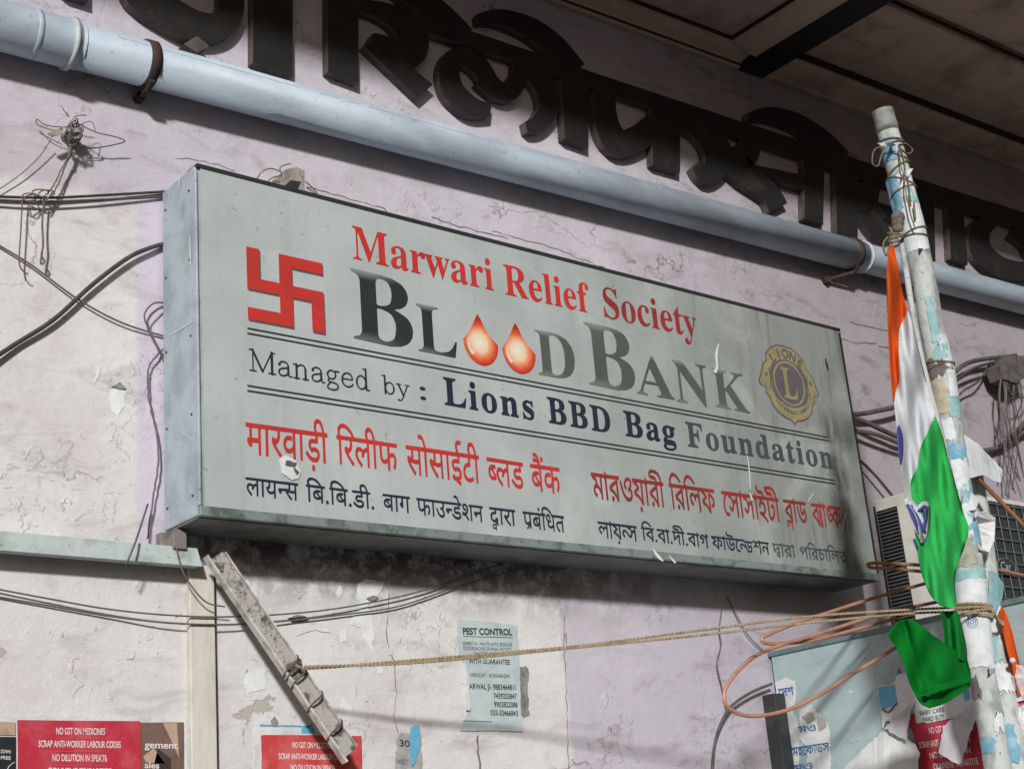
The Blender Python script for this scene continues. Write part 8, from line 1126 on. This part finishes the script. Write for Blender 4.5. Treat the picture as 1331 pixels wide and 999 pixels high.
for L, w, m, dy in (([(1177, 648), (1186, 665), (1194, 690), (1200, 705)], [8, 9, 8, 5], WHC, -.010), ([(1192, 662), (1203, 655), (1206, 668), (1204, 690), (1198, 705)], [7, 8, 8, 7, 5], WHC, -.010), ([(1184, 650), (1195, 672), (1203, 692)], [8, 8, 8], WHC, -.009),
                 ([(1179, 655), (1187, 672), (1194, 694)], [3.5, 4.5, 3], PURC, -.013), ([(1193, 664), (1203, 658), (1204, 672), (1201, 690)], [2.5, 4, 4, 3], PURC, -.013), ([(1185, 655), (1196, 678), (1203, 692)], [2, 3.5, 3], PURC, -.0125), ([(1188, 700), (1191, 708), (1193, 714)], [3, 3, 2], PURC, -.013)):
    q = ribbon(L, w, 5); n_ = len(q)//2; bm = bmesh.new(); g = []
    for i in range(n_):
        a, b_ = q[i], q[-1-i]; g.append((bm.verts.new(at(*a, fold(*a)+dy)), bm.verts.new(at(*b_, fold(*b_)+dy))))
    for i in range(n_-1): bm.faces.new((g[i][0], g[i][1], g[i+1][1], g[i+1][0]))
    o = obj('printed_lettering', bm, m, flag, True); s = o.modifiers.new('s', 'SOLIDIFY'); s.thickness = .0012
def fold2(px, py): return YPO-.06-.035*math.exp(-((px-1225+(py-870)*-.5)/22)**2)+.008*math.sin(px*.12+py*.06)-.020*math.exp(-((py-904+.33*(px-1200))/3.5)**2)+.010*math.exp(-((px-1178-(py-820)*.25)/4)**2)
drape([((1222, 795), (1243, 793)), ((1226, 815), (1250, 812)), ((1229, 838), (1256, 840)), ((1240, 850), (1257, 856)), ((1250, 858), (1258, 862))], cloth_mat('green_cloth_shaded', (.10, .50, .22)), 'cloth_tail', parent=flag, dy=.03)  # same flag cloth in a darker green, shade put into the colour
drape([((1170, 805), (1186, 805)), ((1160, 816), (1199, 814)), ((1155, 825), (1213, 825)), ((1163, 838), (1234, 840)), ((1170, 852), (1254, 853)), ((1176, 868), (1260, 868)), ((1182, 886), (1262, 880)), ((1188, 900), (1259, 892)), ((1197, 914), (1240, 907)), ((1208, 920), (1222, 916))], cloth_mat('green_cloth_backlit', (.07, .52, .19), .35), 'cloth_end', 18, Yf=fold2)  # darker copy of the flag's green, the backlit look put into its colour
# ================================================================== little paper flags
STK = grimy('brown_stick', (.50, .34, .25), (.36, .24, .17), .5, 30, .7)
pf = thing('paper_flag', 'small plain white flag on a brown stick pointing right from the pole', 'flag', at(1272, 622, YPO))
bm = bmesh.new(); tube(bm, [at(1262, 612, YPO-.01), at(1345, 697, YPO-.16)], .0058, 10); obj('stick', bm, STK, pf, True)
def flat3(P, m, name, parent, Yf):
    bm = bmesh.new(); Q = ragged(P, .4, 6); f = bm.faces.new([bm.verts.new(at(x, y, Yf(x, y))) for x, y in Q]); bmesh.ops.triangulate(bm, faces=[f])
    o = obj(name, bm, m, parent); s = o.modifiers.new('s', 'SOLIDIFY'); s.thickness = .0014; return o
flat3([(1247, 560), (1272, 577), (1303, 610), (1301, 627), (1291, 625), (1278, 617), (1260, 621), (1249, 616), (1239, 604), (1244, 590)], WHC, 'cloth', pf, lambda x, y: YPO-.02-.0006*(x-1247)+.006*math.sin(y*.15))
pf = thing('paper_flag', 'small saffron, white and teal paper flag drooping right of the pole at the bottom right', 'flag', at(1300, 800, -.84))
Yq = lambda x, y: YPO-.01+.004*math.sin(y*.1)
flat3([(1286, 741), (1296, 744), (1305, 760), (1303, 776), (1296, 795), (1283, 792), (1281, 780), (1289, 770)], PTEAL, 'teal_paper', pf, lambda x, y: Yq(x, y)-.004)
flat3([(1284, 742), (1290, 741), (1286, 762), (1280, 785), (1279, 765)], PAPW, 'white_paper', pf, Yq)
flat3([(1302, 786), (1308, 797), (1316, 822), (1322, 850), (1330, 882), (1332, 904), (1324, 903), (1318, 872), (1309, 842), (1303, 815), (1299, 800)], ORG, 'saffron_paper', pf, lambda x, y: Yq(x, y)-.002)
bm = bmesh.new(); bmesh.ops.create_icosphere(bm, subdivisions=2, radius=.008, matrix=Matrix.Translation(at(1316, 858, YPO-.03))); obj('knot', bm, PTAPE, pf, True)
# rope turns round the pole
bm = bmesh.new()
for y, tl in ((787, .15), (792, .05), (797, -.1), (801, .2)):
    c, r, t = axis_at(y); twisted(bm, dense([c+(VIEW*math.cos(a)+RT*math.sin(a))*(r+.008)-Vector((0, 0, tl*r*math.sin(a))) for a in [2*math.pi*k/16 for k in range(17)]], 24), .0030)
c, r, t = axis_at(797)
twisted(bm, dense([c+RT*(r+.012)+VIEW*.01, at(1296, 803, -.87), at(1303, 811, -.86), at(1300, 801, -.84)], 14), .0038)
obj('pole_turns', bm, ROPE, rope, True)
